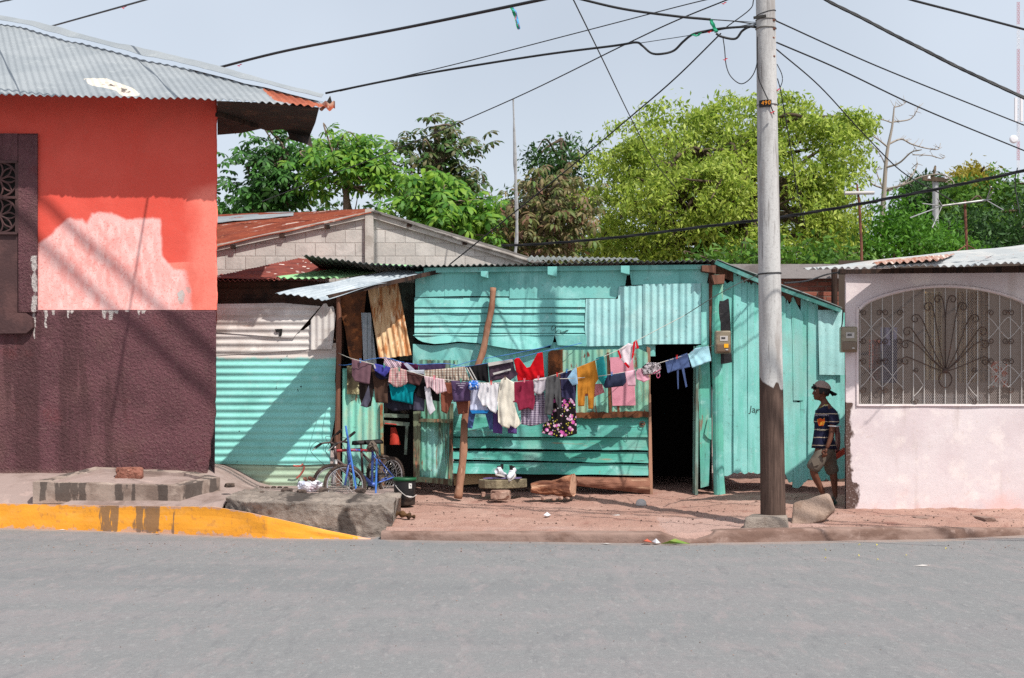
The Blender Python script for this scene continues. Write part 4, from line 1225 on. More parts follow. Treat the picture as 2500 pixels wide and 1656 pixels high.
for i, (a, b) in enumerate(rows_):
    q = MB()
    k = Y0 / FPX
    def fn(u, v, a=a, b=b, i=i):
        px = 1012 + 417 * u + (0 if u > .05 else 0)
        py = a + (b - a) * v
        return P(px, py, Y0 + .012 - .022 * v + .006 * nz(px * .02, py * .03, i))
    q.shell(fn, 60, 5, .004, (0, 1, 0)); q.build('clapboard', m_tq_metal, TH)
# wavy boards below
WB = [(1008, 818), (1020, 829), (1032, 835), (1060, 840), (1090, 838), (1118, 834), (1166, 838), (1204, 845), (1240, 851), (1274, 854), (1300, 853), (1319, 850), (1340, 845), (1352, 839), (1354, 820), (1180, 818)]
rsheet(WB, Y0 - .03, m_tq, 'bowed_board', rows=8, dent=.03, tilt=(0, -.35))
rsheet([(1355, 820), (1432, 819), (1432, 846), (1356, 843)], Y0 - .01, m_tq, 'board', rows=5)
rsheet([(1008, 840), (1060, 844), (1120, 838), (1350, 850), (1352, 868), (1344, 935), (1100, 945), (1008, 935)], Y0 + .02, m_tq, 'bowed_board', rows=10, dent=.035)
rsheet([(1100, 938), (1345, 930), (1345, 1020), (1100, 1020)], Y0 + .03, m_tq, 'board', rows=8, dent=.02)
rsheet([(1344, 836), (1600, 838), (1600, 870), (1344, 870)], Y0 + .02, m_tq, 'board', rows=5, dent=.01)
# corrugated upper panels
rsheet([(1510, 700), (1572, 697), (1571, 843), (1432, 846), (1428, 800), (1429, 730), (1510, 730)], Y0 - .018, m_tq_pale, 'corrugated_panel', wave='v', pitch=.088, amp=.010, rows=16, dent=.014)
rsheet([(1570, 694), (1711, 692), (1711, 840), (1570, 841)], Y0 - .026, m_tq_pale, 'corrugated_panel', wave='v', pitch=.088, amp=.0105, rows=16, dent=.014, seed=4)
rsheet([(1712, 692), (1731, 692), (1731, 842), (1712, 842)], Y0 - .012, m_tq_plank, 'corner_board', rows=6)
# weathered corrugated patch
m_patchy = turq('rusted_turquoise_sheet', (122, 176, 152), [dict(col=lin(150, 168, 138), s=4, lo=.48, hi=.62, st=(2, 1, .4)), dict(col=lin(132, 78, 56), s=5, lo=.57, hi=.63, st=(1.6, 1, .3)), dict(col=lin(104, 58, 42), s=12, lo=.62, hi=.68, st=(1.5, 1, .5))])
cs = rsheet([(1374, 855), (1560, 852), (1582, 862), (1586, 1018), (1374, 1020)], Y0 - .05, m_patchy, 'corrugated_panel', wave='v', pitch=.08, amp=.009, rows=16, dent=.012, seed=2)
rsheet([(1338, 862), (1345, 856), (1376, 853), (1376, 960), (1338, 950)], Y0 - .055, m_rustbrown, 'rusty_strip', wave='v', pitch=.1, amp=.01, rows=10)
rsheet([(1374, 1008), (1584, 1004), (1584, 1019), (1374, 1022)], Y0 - .064, m_rustbrown, 'rusty_edge', rows=3, dent=.01, rag=3)
rsheet([(1481, 860), (1492, 858), (1494, 1010), (1482, 1010)], Y0 - .066, m_rustbrown, 'rusty_strip', rows=8, dent=.01, rag=4)
rsheet([(1489, 873), (1549, 870), (1552, 990), (1492, 991)], Y0 - .07, mat('pink_card', lin(208, 140, 156), .8, [dict(col=lin(196, 128, 144), s=6, lo=.45, hi=.62), dict(col=lin(170, 110, 120), s=30, lo=.68, hi=.74)], [dict(s=9, k=.3, h=.01)]), 'pink_sheet', rows=10, dent=.008)
# grille-like vent left of the pole
v_ = MB(); sheet(v_, [(1022, 878), (1118, 880), (1116, 892), (1022, 892)], Y0 - .06, 'v', .05, .012, rows=4); v_.build('corrugated_strip', m_patchy, TH)
# heavy boards at the foot of the wall: each one leans out over the next
for i, (a0, a1, b0, b1) in enumerate(((1019, 1017, 1066, 1068), (1069, 1069, 1094, 1100), (1101, 1104, 1121, 1131), (1126, 1134, 1156, 1161))):
    q = MB()
    def fn(u, v, a0=a0, a1=a1, b0=b0, b1=b1, i=i):
        px = 1106 + (1583 - 1106) * u
        a = a0 + (a1 - a0) * u; b = b0 + (b1 - b0) * u
        b += 2.2 * nz(px * .012, i, 2)
        py = a + (b - a) * v
        return P(px, py, Y0 + .005 - .045 * v + .012 * nz(px * .01, py * .03, i) - .012 * i)
    q.shell(fn, 80, 6, .03, (0, 1, 0)); q.build('board', m_tq_board, TH)
kn = MB(); kn.ring(P(1568, 1036, Y0 - .045), (0, 1, 0), .035, .005, 20, 5); blob(kn, P(1568, 1036, Y0 - .028), (.028, .012, .02), 1, 2); kn.build('knot', m_redwood, TH)
flat([(1108, 1156), (1215, 1150), (1215, 1178), (1108, 1186)], Y0 + .03, mat('ochre_render', lin(168, 140, 104), .9, [dict(col=lin(140, 112, 84), s=4, lo=.45, hi=.6)]), 'footing', TH)
q = MB()
q.shell(lambda u, v: P(1405 + 182 * u, 1164 + 3 * u + (22 + 18 * u) * v, Y0 - .07 - .03 * math.sin(v * math.pi) + .015 * nz(u * 9, v * 2, 3)), 60, 8, .08, (0, 1, 0))
q.build('sill_beam', mat('rotten_beam', lin(138, 96, 78), .95, [dict(col=lin(104, 68, 54), s=6, lo=.45, hi=.6, st=(.2, 1, 1.6)), dict(col=lin(176, 140, 116), s=11, lo=.58, hi=.66, st=(.2, 1, 1.6))], [dict(s=16, k=.8, h=.015, st=(.15, 1, 1.6))]), TH)
# doorway
dj = MB(); dj.prism([P(1584, 962, Y0 - .05), P(1589, 962, Y0 - .05), P(1594, 1209, Y0 - .06), P(1584, 1209, Y0 - .06)], (0, .08, 0))
dj.prism([P(1579, 846, Y0 - .04), P(1588, 850, Y0 - .04), P(1588, 963, Y0 - .04), P(1582, 963, Y0 - .04)], (0, .08, 0))
dj.build('door_frame', mat('bare_jamb', lin(170, 128, 106), .9, [dict(col=lin(120, 96, 78), s=6, lo=.45, hi=.6, st=(2, 2, .3))], [dict(s=20, k=.5, h=.006, st=(2, 2, .3))]), TH)
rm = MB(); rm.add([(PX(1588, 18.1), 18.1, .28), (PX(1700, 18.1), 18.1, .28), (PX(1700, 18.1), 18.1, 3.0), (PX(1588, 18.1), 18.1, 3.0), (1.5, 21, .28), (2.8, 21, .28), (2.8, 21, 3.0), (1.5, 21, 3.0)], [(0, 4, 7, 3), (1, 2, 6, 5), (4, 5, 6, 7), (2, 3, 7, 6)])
rm.build('room', mat('painted_dark_room', (.02, .017, .015, 1), .95), TH)  # walls coloured near-black to stand for the darkness indoors
q = MB(); q.bar(P(1702, 846, Y0 - .02), P(1699, 1208, Y0 - .05), .035, .12); q.bar(P(1696, 846, Y0 + .1), P(1694, 1205, Y0 + .1), .03, .05); q.build('jamb_board', turq('grey_turquoise_board', (112, 150, 136), [dict(col=lin(90, 84, 70), s=6, lo=.5, hi=.62, st=(2, 1, .2))]), TH)
rsheet([(1704, 843), (1736, 842), (1737, 1000), (1735, 1185), (1709, 1192), (1706, 1100)], Y0 - .035, m_tq_worn, 'wide_board', rows=24, dent=.01, th=.025)
rsheet([(1722, 1022), (1737, 1020), (1737, 1074), (1728, 1070), (1720, 1060)], Y0 - .06, m_tq_worn, 'patch_board', rows=6, th=.012)
q = MB(); q.tube(spline([P(1752, 672, Y0 - .03), P(1750, 820, Y0 - .04), P(1752, 960, Y0 - .05), P(1753, 1100, Y0 - .05), P(1757, 1214, Y0 - .06)], 6), [.068, .07, .072] * 8 + [.075], 12); q.build('corner_post', m_tq_worn, TH)
q = MB(); q.prism([P(1731, 668, Y0 - .05), P(1748, 668, Y0 - .05), P(1746, 780, Y0 - .05), P(1747, 880, Y0 - .05), P(1735, 886, Y0 - .05), P(1732, 780, Y0 - .05)], (0, .08, 0)); q.build('corner_board', m_redwood, TH)
# eave: fascia beam, rafters, roof sheets
q = MB(); q.prism([P(1035, 654, Y0 - .06), P(1735, 646, Y0 - .06), P(1735, 657, Y0 - .06), P(1035, 666, Y0 - .06)], (0, .06, 0)); q.build('fascia', m_tq, TH)
for a, b, y0, y1, mt in ((1174, 1192, 662, 679, m_tq), (1337, 1360, 651, 675, m_tq), (1516, 1537, 649, 670, m_tq), (1714, 1748, 648, 667, m_redwood)):
    q = MB(); q.prism([P(a, y0, Y0 - .16), P(b, y0, Y0 - .16), P(b, y1, Y0 - .16), P(a, y1 - 5, Y0 - .16)], (0, .8, 0)); q.build('rafter', mt, TH)
q = MB()
EV = [(730, 621), (800, 631), (900, 643), (1010, 649), (1200, 646), (1500, 639), (1752, 636)]
n = 760
def eave_fn(u, v):
    px = 734 + (1748 - 734) * u
    y = interp(EV, px)
    e = P(px, y, 17.83)
    return e + Vector((0, 2.6 * v, -.02 * v)) + Vector((0, 0, .012 * math.sin(px * 2 * math.pi / 14.6) + .01 * nz(px * .02, v * 3, 2)))
q.shell(eave_fn, n, 8, .003, (0, 0, -1))
m_darkzinc = mat('grey_zinc_roof', lin(120, 124, 122), .65, [dict(col=lin(90, 94, 92), s=4, lo=.45, hi=.6), dict(col=lin(150, 154, 152), s=8, lo=.58, hi=.7)], [], metal=.15)
ro = q.build('roof', m_darkzinc, TH)
q = MB()
def curl_fn(u, v):
    px = 1285 + 265 * u
    y0, y1 = 637 - 3 * u, 626 + 6 * u
    return P(px + 12 * v, y0 + (y1 - y0) * v, 18.4 + .9 * v) + Vector((0, 0, .014 * math.sin(px * 2 * math.pi / 13.5)))
q.shell(curl_fn, 300, 6, .003, (0, 0, -1)); q.build('roof_sheet', m_darkzinc, ro)

# ---------------------------------------------------------------- plank wall with its sloping roof edge
PW_ = thing('plank_wall', 'tall wall of upright turquoise planks under a sloping roof edge behind the concrete pole', 'wall', (PX(1910, 18.1), 18.1, .3))
planks = [(1758, 1792, 686, 690, 1160, 1155), (1791, 1809, 668, 674, 1154, 1152), (1809, 1826, 684, 690, 1153, 1155), (1826, 1842, 693, 690, 1152, 1152), (1841, 1862, 692, 698, 1155, 1150), (1861, 1890, 700, 712, 1152, 1150),
          (1889, 1918, 715, 730, 1152, 1158), (1917, 1936, 748, 730, 1158, 1176), (1933, 1961, 725, 772, 978, 978), (1935, 1962, 980, 980, 1190, 1182), (1955, 1974, 729, 732, 1176, 1170), (1973, 1997, 738, 740, 1170, 1168), (1996, 2016, 758, 758, 1170, 1172), (2015, 2040, 758, 758, 1168, 1172), (2039, 2062, 762, 764, 1165, 1168), (2060, 2084, 764, 770, 1168, 1168)]
for i, (a, b, t0, t1, b0, b1) in enumerate(planks):
    q = MB(); dy = (.012, -.012, .004, -.006, .01)[i % 5]
    jag = [(a, t0), (a + (b - a) * .3, min(t0, t1) - 2), (a + (b - a) * .5, (t0 + t1) / 2 + 5), (a + (b - a) * .75, (t0 + t1) / 2 - 1), (b, t1), (b, b1), ((a + b) / 2, max(b0, b1) + 3), (a, b0)]
    if t0 == 725: jag = [(1933, 728), (1937, 725), (1945, 742), (1961, 772), (1961, 978), (1935, 978)]
    sheet(q, jag, 18.1 + dy, None, th=.022, rows=24, dent=.008, seed=i, step=.02)
    q.build('plank', m_tq_plank, PW_)
q = MB(); sheet(q, [(1997, 757), (2035, 757), (2040, 770), (2046, 757), (2060, 758), (2062, 916), (1998, 915)], 18.06, 'v', .12, .004, rows=12, dent=.01, rag=1); q.build('pale_sheet', turq('bluish_pale_sheet', (166, 214, 212), (), None, .6, (150, 200, 198), (190, 228, 226)), PW_)
flat([(1758, 660), (1800, 662), (1900, 716), (2000, 742), (2060, 765), (2080, 800), (2080, 1130), (1758, 1130)], 18.2, m_dark, 'core', PW_)
q = MB()
A, B_ = P(1752, 634, 17.98), P(2056, 752, 17.98)
corr(q, A + Vector((0, 0, 0)), A + Vector((0, 2.4, 0)), B_ + Vector((0, 2.4, 0)), B_, .09, .01, .004, 30, dent=.015)
ro = q.build('roof', m_darkzinc, PW_)
q = MB(); q.bar(P(1746, 641, 17.99), P(1858, 689, 17.99), .05, .05); q.bar(P(1858, 689, 17.99), P(2052, 759, 17.99), .045, .045); q.build('verge_board', turq('dark_turquoise_verge', (58, 112, 104), ()), ro)
q = MB(); q.bar(P(1742, 658, 18.14), P(1860, 703, 18.14), .05, .12); q.bar(P(1860, 703, 18.14), P(2050, 772, 18.14), .05, .10); q.build('wall_plate', m_redwood, ro)
q = MB(); q.prism([P(1738, 672, 17.8), P(1770, 670, 17.8), P(1768, 692, 17.8), P(1744, 694, 17.8)], (0, .15, 0)); q.build('rafter', m_redwood, ro)
# scrawled letters on the planks
m_ink = mat('black_marker', (.012, .012, .014, 1), .7)
lettering('Jar', .12, P(1842, 1001, 18.096), mat('faded_marker', lin(52, 74, 70), .8), PW_, 'scrawl', (R(90), R(8), 0))
q = MB(); q.tube(spline([P(x, y, 17.984) for x, y in ((1352, 794), (1346, 802), (1349, 807), (1356, 800), (1357, 796), (1356, 812), (1362, 806), (1370, 808), (1368, 812), (1388, 806), (1372, 814))], 4), .003, 4); q.build('scrawl', m_ink, TH)

# ================================================================ TREES
def np_mesh(name, V, F, m, parent):
    """V (n,3), F (k,4) arrays to one mesh"""
    base = np.array(WL.get(parent.name, (0, 0, 0)))
    me = bpy.data.meshes.new(name)
    me.vertices.add(len(V)); me.vertices.foreach_set('co', (V - base).astype(np.float32).ravel())
    k, q = F.shape
    me.loops.add(k * q); me.loops.foreach_set('vertex_index', F.astype(np.int32).ravel())
    me.polygons.add(k); me.polygons.foreach_set('loop_start', np.arange(0, k * q, q, dtype=np.int32)); me.polygons.foreach_set('loop_total', np.full(k, q, dtype=np.int32))
    me.update(calc_edges=True); me.validate()
    me.materials.append(m)
    o = bpy.data.objects.new(name, me); COL.objects.link(o); o.parent = parent
    WL[o.name] = tuple(base)
    return o

def unit(a): return a / (np.linalg.norm(a, axis=-1, keepdims=True) + 1e-9)

def small_leaves(rs, pts, size, droop=.5):
    """one pointed leaf at each point"""
    n = len(pts)
    d = unit(rs.normal(size=(n, 3)) + np.array([0, -.15, -droop]))
    s = unit(np.cross(d, unit(rs.normal(size=(n, 3)) + np.array([0, 0, .8]))))
    nn = np.cross(d, s)
    L = size * rs.uniform(.65, 1.25, (n, 1)); Wd = L * rs.uniform(.30, .42, (n, 1))
    a = pts; b = pts + d * L * .5 + s * Wd * .5 + nn * L * .06; c = pts + d * L; e = pts + d * L * .5 - s * Wd * .5 + nn * L * .06
    V = np.stack([a, b, c, e], 1).reshape(-1, 3)
    F = np.arange(4 * n).reshape(n, 4)
    return V, F

def palm_leaves(rs, pts, R_, nl=8, droop=.55):
    """umbrella of leaflets round each point, hanging at the tips"""
    n = len(pts); Vs = []; Fs = []
    up = unit(rs.normal(size=(n, 3)) * .38 + np.array([0, -.35, 1]))
    u = unit(np.cross(up, unit(rs.normal(size=(n, 3)))))
    v = np.cross(up, u)
    rad = R_ * rs.uniform(.7, 1.2, (n, 1))
    o = 0
    for k in range(nl):
        a = 2 * math.pi * k / nl + rs.uniform(-.15, .15, (n, 1))
        d = u * np.cos(a) + v * np.sin(a); s = -u * np.sin(a) + v * np.cos(a)
        L = rad * rs.uniform(.8, 1.1, (n, 1)); w = L * .17
        p0 = pts + d * L * .10; p1 = pts + d * L * .5 + up * L * .02; p2 = pts + d * L * .82 - up * L * droop * .35; p3 = pts + d * L * .98 - up * L * droop * .8
        V = np.stack([p0, p1 + s * w * .85, p1 - s * w * .85, p2 + s * w, p2 - s * w, p3], 1)
        Vs.append(V.reshape(-1, 3))
        i = o + 6 * np.arange(n)[:, None]
        Fs.append(i + np.array([[0, 1, 2, 2]])); Fs.append(i + np.array([[1, 3, 4, 2]])); Fs.append(i + np.array([[3, 5, 4, 4]]))
        o += 6 * n
    V = np.concatenate(Vs); F = np.concatenate(Fs)
    # triangles were written as quads with a doubled corner: split them
    tri = F[F[:, 2] == F[:, 3]][:, :3]; tri2 = F[F[:, 1] == F[:, 2]][:, [0, 1, 3]] if False else None
    quad = F[F[:, 2] != F[:, 3]]
    T = np.concatenate([tri, quad[:, [0, 1, 2]], quad[:, [0, 2, 3]]])
    return V, T

def crown_points(rs, poly, Y, n, thick, edge_bias=0.0):
    """random points in the crown: inside the outline seen in the photo, domed in depth"""
    xs = [p[0] for p in poly]; ys = [p[1] for p in poly]
    mx = 0; out = []
    ds = []
    while len(out) < n:
        x, y = rs.uniform(min(xs), max(xs)), rs.uniform(min(ys), max(ys))
        d = pdist(poly, x, y)
        if d <= 0 or (d < 30 and rs.rand() < .55): continue
        out.append((x, y)); ds.append(d)
    ds = np.array(ds); mx = np.percentile(ds, 95)
    dep = thick * np.sqrt(np.clip(ds / mx, .02, 1))
    s = rs.uniform(-1, 1, n); s = np.sign(s) * np.abs(s) ** .55
    yy = Y + dep * s
    return np.array([tuple(P(x, y, q)) for (x, y), q in zip(out, yy)])

def branches(mb, rs, base, targets, r0, Y):
    """trunk with limbs that fork towards the targets"""
    for t in targets:
        t = Vector(t); b = Vector(base)
        mid = b.lerp(t, .55) + Vector(rs.normal(size=3) * .25) + Vector((0, 0, (t - b).length * .10))
        pts = spline([b, mid, t], 6)
        n = len(pts)
        mb.tube(pts, [r0 * (1 - .85 * i / (n - 1)) for i in range(n)], 6, caps=False)

def tree(name, label, group, poly, Y, trunk, r, leaf, bark, n_cl, per, cl_r, size, thick, seed, kind='small', droop=.5, limbs=26, cat='tree', lumps=0):
    rs = np.random.RandomState(seed)
    base = P(trunk[0][0], trunk[0][1], Y); base.z = .2
    T = thing(name, label, cat, base, group)
    tb = MB()
    pts = [base] + [P(x, y, Y) for x, y in trunk[1:]]
    pts = spline(pts, 5); n = len(pts)
    tb.tube(pts, [r * (1.2 - .75 * i / (n - 1)) for i in range(n)], 9, caps=False)
    if lumps:
        ctr = crown_points(rs, poly, Y, lumps, thick)
        k = rs.randint(0, lumps, n_cl); lr = rs.uniform(.34, .66, lumps)
        d = unit(rs.normal(size=(n_cl, 3)) + np.array([0, -.1, .25])) * np.array([1, 1, .72])
        cl = ctr[k] + d * (lr[k] * rs.uniform(.75, 1.08, n_cl))[:, None]
    else: cl = crown_points(rs, poly, Y, n_cl, thick)
    idx = rs.choice(n_cl, min(limbs, n_cl), replace=False)
    fork = pts[int(n * .6)]
    for i in idx:
        b = pts[rs.randint(int(n * .45), n)]
        branches(tb, rs, b, [cl[i]], r * .36, Y)
    tb.build('trunk', bark, T, smooth=True)
    if kind == 'small':
        q = cl[:, None, :] + rs.normal(size=(n_cl, per, 3)) * np.array([cl_r, cl_r, cl_r * .62])
        V, F = small_leaves(rs, q.reshape(-1, 3), size, droop)
    else:
        q = cl[:, None, :] + rs.normal(size=(n_cl, per, 3)) * np.array([cl_r, cl_r, cl_r * .5])
        V, F = palm_leaves(rs, q.reshape(-1, 3), size, 8, droop)
    np_mesh('crown', V, F, leaf, T)
    return T

m_bark = mat('pale_bark', lin(128, 112, 98), .95, [dict(col=lin(96, 82, 70), s=4, lo=.45, hi=.6, st=(1, 1, .4))], [dict(s=10, k=.5, h=.02)])
m_barkd = mat('dark_bark', lin(74, 62, 50), .95, [dict(col=lin(104, 90, 74), s=4, lo=.5, hi=.64, st=(1, 1, .4))])
L_cec = leafmat('umbrella_leaf', [lin(44, 78, 34), lin(60, 104, 40), lin(78, 128, 52), lin(52, 88, 44)], .3)
L_cecb = leafmat('bright_umbrella_leaf', [lin(64, 112, 38), lin(92, 144, 48), lin(134, 170, 56), lin(58, 102, 42)], .42)
L_brown = leafmat('brown_green_leaf', [lin(98, 86, 56), lin(64, 98, 44), lin(112, 104, 68), lin(56, 92, 40), lin(78, 108, 50)], .3)
L_pink = leafmat('dry_brown_leaf', [lin(136, 100, 80), lin(92, 112, 52), lin(142, 124, 90), lin(80, 108, 46), lin(124, 90, 74), lin(86, 120, 50)], .3)
L_dark = leafmat('dark_leaf', [lin(38, 66, 30), lin(54, 88, 38), lin(68, 104, 46)], .25)
L_yel = leafmat('yellow_green_leaf', [lin(124, 152, 48), lin(170, 192, 72), lin(200, 212, 108), lin(94, 124, 44), lin(186, 202, 88), lin(108, 138, 46)], .5)
L_mid = leafmat('mid_green_leaf', [lin(58, 96, 34), lin(84, 124, 40), lin(104, 142, 46)], .35)
L_bright = leafmat('bright_green_leaf', [lin(58, 104, 28), lin(80, 130, 36), lin(98, 146, 44)], .38)
L_gold = leafmat('golden_leaf', [lin(142, 136, 40), lin(162, 146, 50), lin(122, 124, 36)], .35)

TG = 'trees behind the shacks'
tree('umbrella_tree', 'dark green umbrella-leaved tree rising just behind the corner house roof', TG, [(545, 420), (575, 345), (610, 322), (660, 318), (700, 330), (735, 330), (752, 380), (748, 470), (700, 530), (640, 560), (540, 560), (520, 520), (560, 470)], 33, [(690, 900), (692, 560), (696, 430), (690, 350)], .12, L_cec, m_bark, 130, 3, .26, .24, 1.0, 1, 'palm')
tree('umbrella_tree', 'fresh green umbrella-leaved tree with a bare thin trunk above the block house roof', TG, [(735, 400), (770, 340), (800, 318), (850, 325), (870, 345), (925, 342), (940, 390), (985, 420), (975, 470), (900, 490), (870, 450), (820, 440), (800, 480), (750, 490), (740, 450)], 32, [(848, 900), (846, 540), (842, 440), (820, 360)], .085, L_cecb, m_bark, 115, 3, .25, .24, .9, 2, 'palm')
tree('umbrella_tree', 'tallest umbrella-leaved tree, its top turning brown, behind the gable', TG, [(960, 400), (975, 350), (1000, 345), (1030, 300), (1075, 292), (1120, 300), (1125, 325), (1180, 350), (1185, 370), (1140, 385), (1120, 400), (1190, 440), (1200, 475), (1160, 520), (1100, 540), (1000, 540), (960, 480), (1010, 430)], 34, [(1078, 900), (1076, 520), (1070, 400), (1062, 310)], .10, L_brown, m_bark, 120, 3, .22, .25, .9, 3, 'palm')
tree('umbrella_tree', 'low bright lime umbrella-leaved tree spreading over the end of the gable roof', TG, [(960, 470), (1010, 440), (1080, 440), (1130, 465), (1190, 470), (1195, 560), (1150, 600), (1090, 600), (1010, 560), (965, 520)], 29, [(1120, 900), (1100, 620), (1060, 520)], .07, L_cecb, m_bark, 80, 3, .22, .28, .7, 4, 'palm')
tree('broadleaf_tree', 'dark fine-leaved tree between the tall thin pole and the big yellow-green tree', TG, [(1270, 385), (1300, 360), (1335, 345), (1345, 312), (1375, 318), (1390, 335), (1440, 325), (1455, 345), (1440, 400), (1425, 440), (1400, 520), (1330, 540), (1260, 560), (1250, 470), (1290, 440)], 36, [(1400, 900), (1395, 560), (1380, 440), (1370, 340)], .12, L_dark, m_barkd, 330, 16, .14, .15, 1.2, 5, lumps=30)
tree('broadleaf_tree', 'tree with dry brownish leaves and pale stems behind the shack roof', TG, [(1200, 500), (1230, 460), (1265, 440), (1310, 402), (1370, 405), (1400, 440), (1425, 480), (1430, 640), (1190, 640), (1180, 560)], 30, [(1310, 900), (1305, 620), (1318, 540), (1322, 450)], .09, L_pink, m_bark, 125, 3, .25, .20, .9, 6, 'palm', .8)
tree('broadleaf_tree', 'big rounded yellow-green tree filling the sky behind the concrete pole', TG, [(1430, 520), (1440, 420), (1470, 380), (1500, 350), (1530, 320), (1580, 285), (1620, 262), (1690, 250), (1740, 238), (1770, 225), (1800, 250), (1840, 240), (1900, 258), (1960, 245), (2000, 258), (2020, 300), (2060, 310), (2095, 300), (2110, 345), (2150, 385), (2130, 420), (2085, 440), (2090, 480), (2080, 530), (2070, 640), (1990, 720), (1500, 720), (1440, 640)], 34,
     [(1790, 900), (1785, 700), (1770, 560), (1760, 420)], .28, L_yel, m_barkd, 2300, 27, .13, .15, 2.7, 7, limbs=110, droop=.8, lumps=170)
tree('broadleaf_tree', 'dark green tree on the skyline behind the bare branches', TG, [(2180, 470), (2200, 440), (2230, 412), (2260, 405), (2300, 425), (2330, 430), (2360, 470), (2360, 640), (2160, 640), (2170, 540)], 46, [(2260, 900), (2260, 520)], .2, L_dark, m_barkd, 420, 18, .2, .22, 1.8, 8, lumps=24)
tree('broadleaf_tree', 'golden topped tree on the skyline beside the radio mast', TG, [(2330, 440), (2345, 415), (2390, 410), (2410, 425), (2420, 450), (2380, 470), (2335, 465)], 52, [(2375, 900), (2375, 450)], .2, L_gold, m_barkd, 130, 18, .24, .22, 1.4, 9)
tree('broadleaf_tree', 'mid green tree below the golden treetop', TG, [(2300, 470), (2340, 450), (2420, 440), (2460, 420), (2500, 440), (2620, 430), (2640, 660), (2300, 660)], 44, [(2420, 900), (2420, 520)], .2, L_mid, m_barkd, 640, 18, .2, .21, 2.0, 10, lumps=40)
tree('broadleaf_tree', 'bright green bushy tree right behind the pink house roof', TG, [(2110, 560), (2150, 530), (2200, 510), (2260, 500), (2320, 520), (2350, 560), (2370, 660), (2100, 680)], 34, [(2240, 900), (2240, 600)], .15, L_bright, m_barkd, 380, 20, .16, .16, 1.4, 11, lumps=30)
tree('broadleaf_tree', 'dull dark tree at the edge of the picture behind the rooftop antenna', TG, [(2340, 560), (2380, 520), (2440, 500), (2600, 490), (2640, 680), (2340, 680)], 38, [(2460, 900), (2460, 600)], .15, L_dark, m_barkd, 380, 18, .2, .19, 1.4, 12, lumps=28)
tree('broadleaf_tree', 'shadowy green tree low behind the gable and the thin pole', TG, [(1050, 600), (1100, 560), (1180, 530), (1240, 520), (1300, 540), (1400, 560), (1500, 560), (1500, 680), (1040, 680)], 38, [(1200, 900), (1200, 620)], .15, L_dark, m_barkd, 420, 16, .26, .22, 1.5, 13)
tree('broadleaf_tree', 'low dark tree behind the corner house roof and the block house', TG, [(500, 560), (540, 500), (600, 510), (700, 515), (800, 500), (900, 500), (960, 505), (960, 640), (480, 640)], 40, [(720, 900), (720, 560)], .15, L_dark, m_barkd, 330, 12, .3, .26, 1.5, 14)
tree('leafy_shrub', 'low feathery green shrub growing between the plank wall and the brick house', TG, [(1690, 640), (1720, 610), (1790, 600), (1850, 605), (1960, 600), (2040, 590), (2100, 600), (2110, 690), (1690, 690)], 26, [(1800, 900), (1800, 660)], .06, L_mid, m_barkd, 170, 16, .2, .17, .8, 15, cat='shrub')
tree('broadleaf_tree', 'half hidden dark tree under the big yellow-green crown beside the rooftop aerial pipe', TG, [(2010, 560), (2080, 540), (2130, 560), (2140, 680), (1980, 690)], 36, [(2070, 900), (2070, 620)], .12, L_mid, m_barkd, 170, 18, .22, .19, 1.2, 16)

# leafless tree
BT = thing('bare_tree', 'leafless grey tree with twisted branches between the yellow-green tree and the far hillside', 'tree', P(2150, 900, 37) * 1)
tb = MB(); YB_ = 37
def br(pts, r0, r1, dy=0):
    q = spline([P(x, y, YB_ + dy * i / len(pts)) for i, (x, y) in enumerate(pts)], 6); n = len(q)
    tb.tube(q, [r0 + (r1 - r0) * i / (n - 1) for i in range(n)], 7, caps=False)
br([(2148, 900), (2150, 640), (2155, 520), (2160, 440), (2166, 370), (2178, 310), (2183, 262)], .095, .018)
for pts, a, b, dy in (([(2183, 262), (2200, 258), (2212, 250)], .03, .012, .4), ([(2178, 300), (2150, 292), (2128, 298), (2124, 292)], .03, .01, -.5), ([(2180, 298), (2220, 292), (2236, 275), (2240, 262)], .035, .01, .6),
        ([(2168, 360), (2140, 338), (2110, 322), (2095, 316)], .04, .01, -.6), ([(2170, 352), (2200, 340), (2225, 352), (2260, 362), (2290, 365), (2296, 350)], .045, .012, .8), ([(2160, 410), (2195, 398), (2225, 372), (2250, 366)], .05, .02, -.8),
        ([(2228, 378), (2270, 380), (2300, 388), (2306, 380)], .025, .01, .2), ([(2155, 460), (2130, 450), (2115, 430), (2090, 425), (2075, 440)], .04, .012, .5), ([(2158, 470), (2200, 452), (2225, 430), (2240, 400), (2225, 412)], .055, .012, 1.0),
        ([(2165, 462), (2210, 450), (2250, 432), (2300, 426), (2328, 445), (2322, 455)], .05, .012, -.9), ([(2154, 455), (2140, 420), (2148, 405)], .035, .01, .3), ([(2152, 500), (2130, 508), (2110, 504)], .03, .01, 0), ([(2152, 510), (2132, 520), (2124, 534)], .03, .01, .3), ([(2160, 400), (2150, 380), (2135, 360), (2128, 365)], .03, .01, .5)):
    br(pts, a * .62, b * .6, dy)
    tw = random.Random(int(pts[0][0] * 7 + pts[-1][1]))
    for i in range(1, len(pts)):
        for _ in range(3):
            f = tw.random(); x = pts[i - 1][0] + (pts[i][0] - pts[i - 1][0]) * f; y = pts[i - 1][1] + (pts[i][1] - pts[i - 1][1]) * f
            dx, dy_ = tw.uniform(-16, 16), tw.uniform(-18, 8)
            br([(x, y), (x + dx * .5, y + dy_ * .4), (x + dx, y + dy_)], .010, .004, dy * i / len(pts))
tb.build('trunk', mat('grey_bark', lin(150, 140, 130), .95), BT, smooth=True)

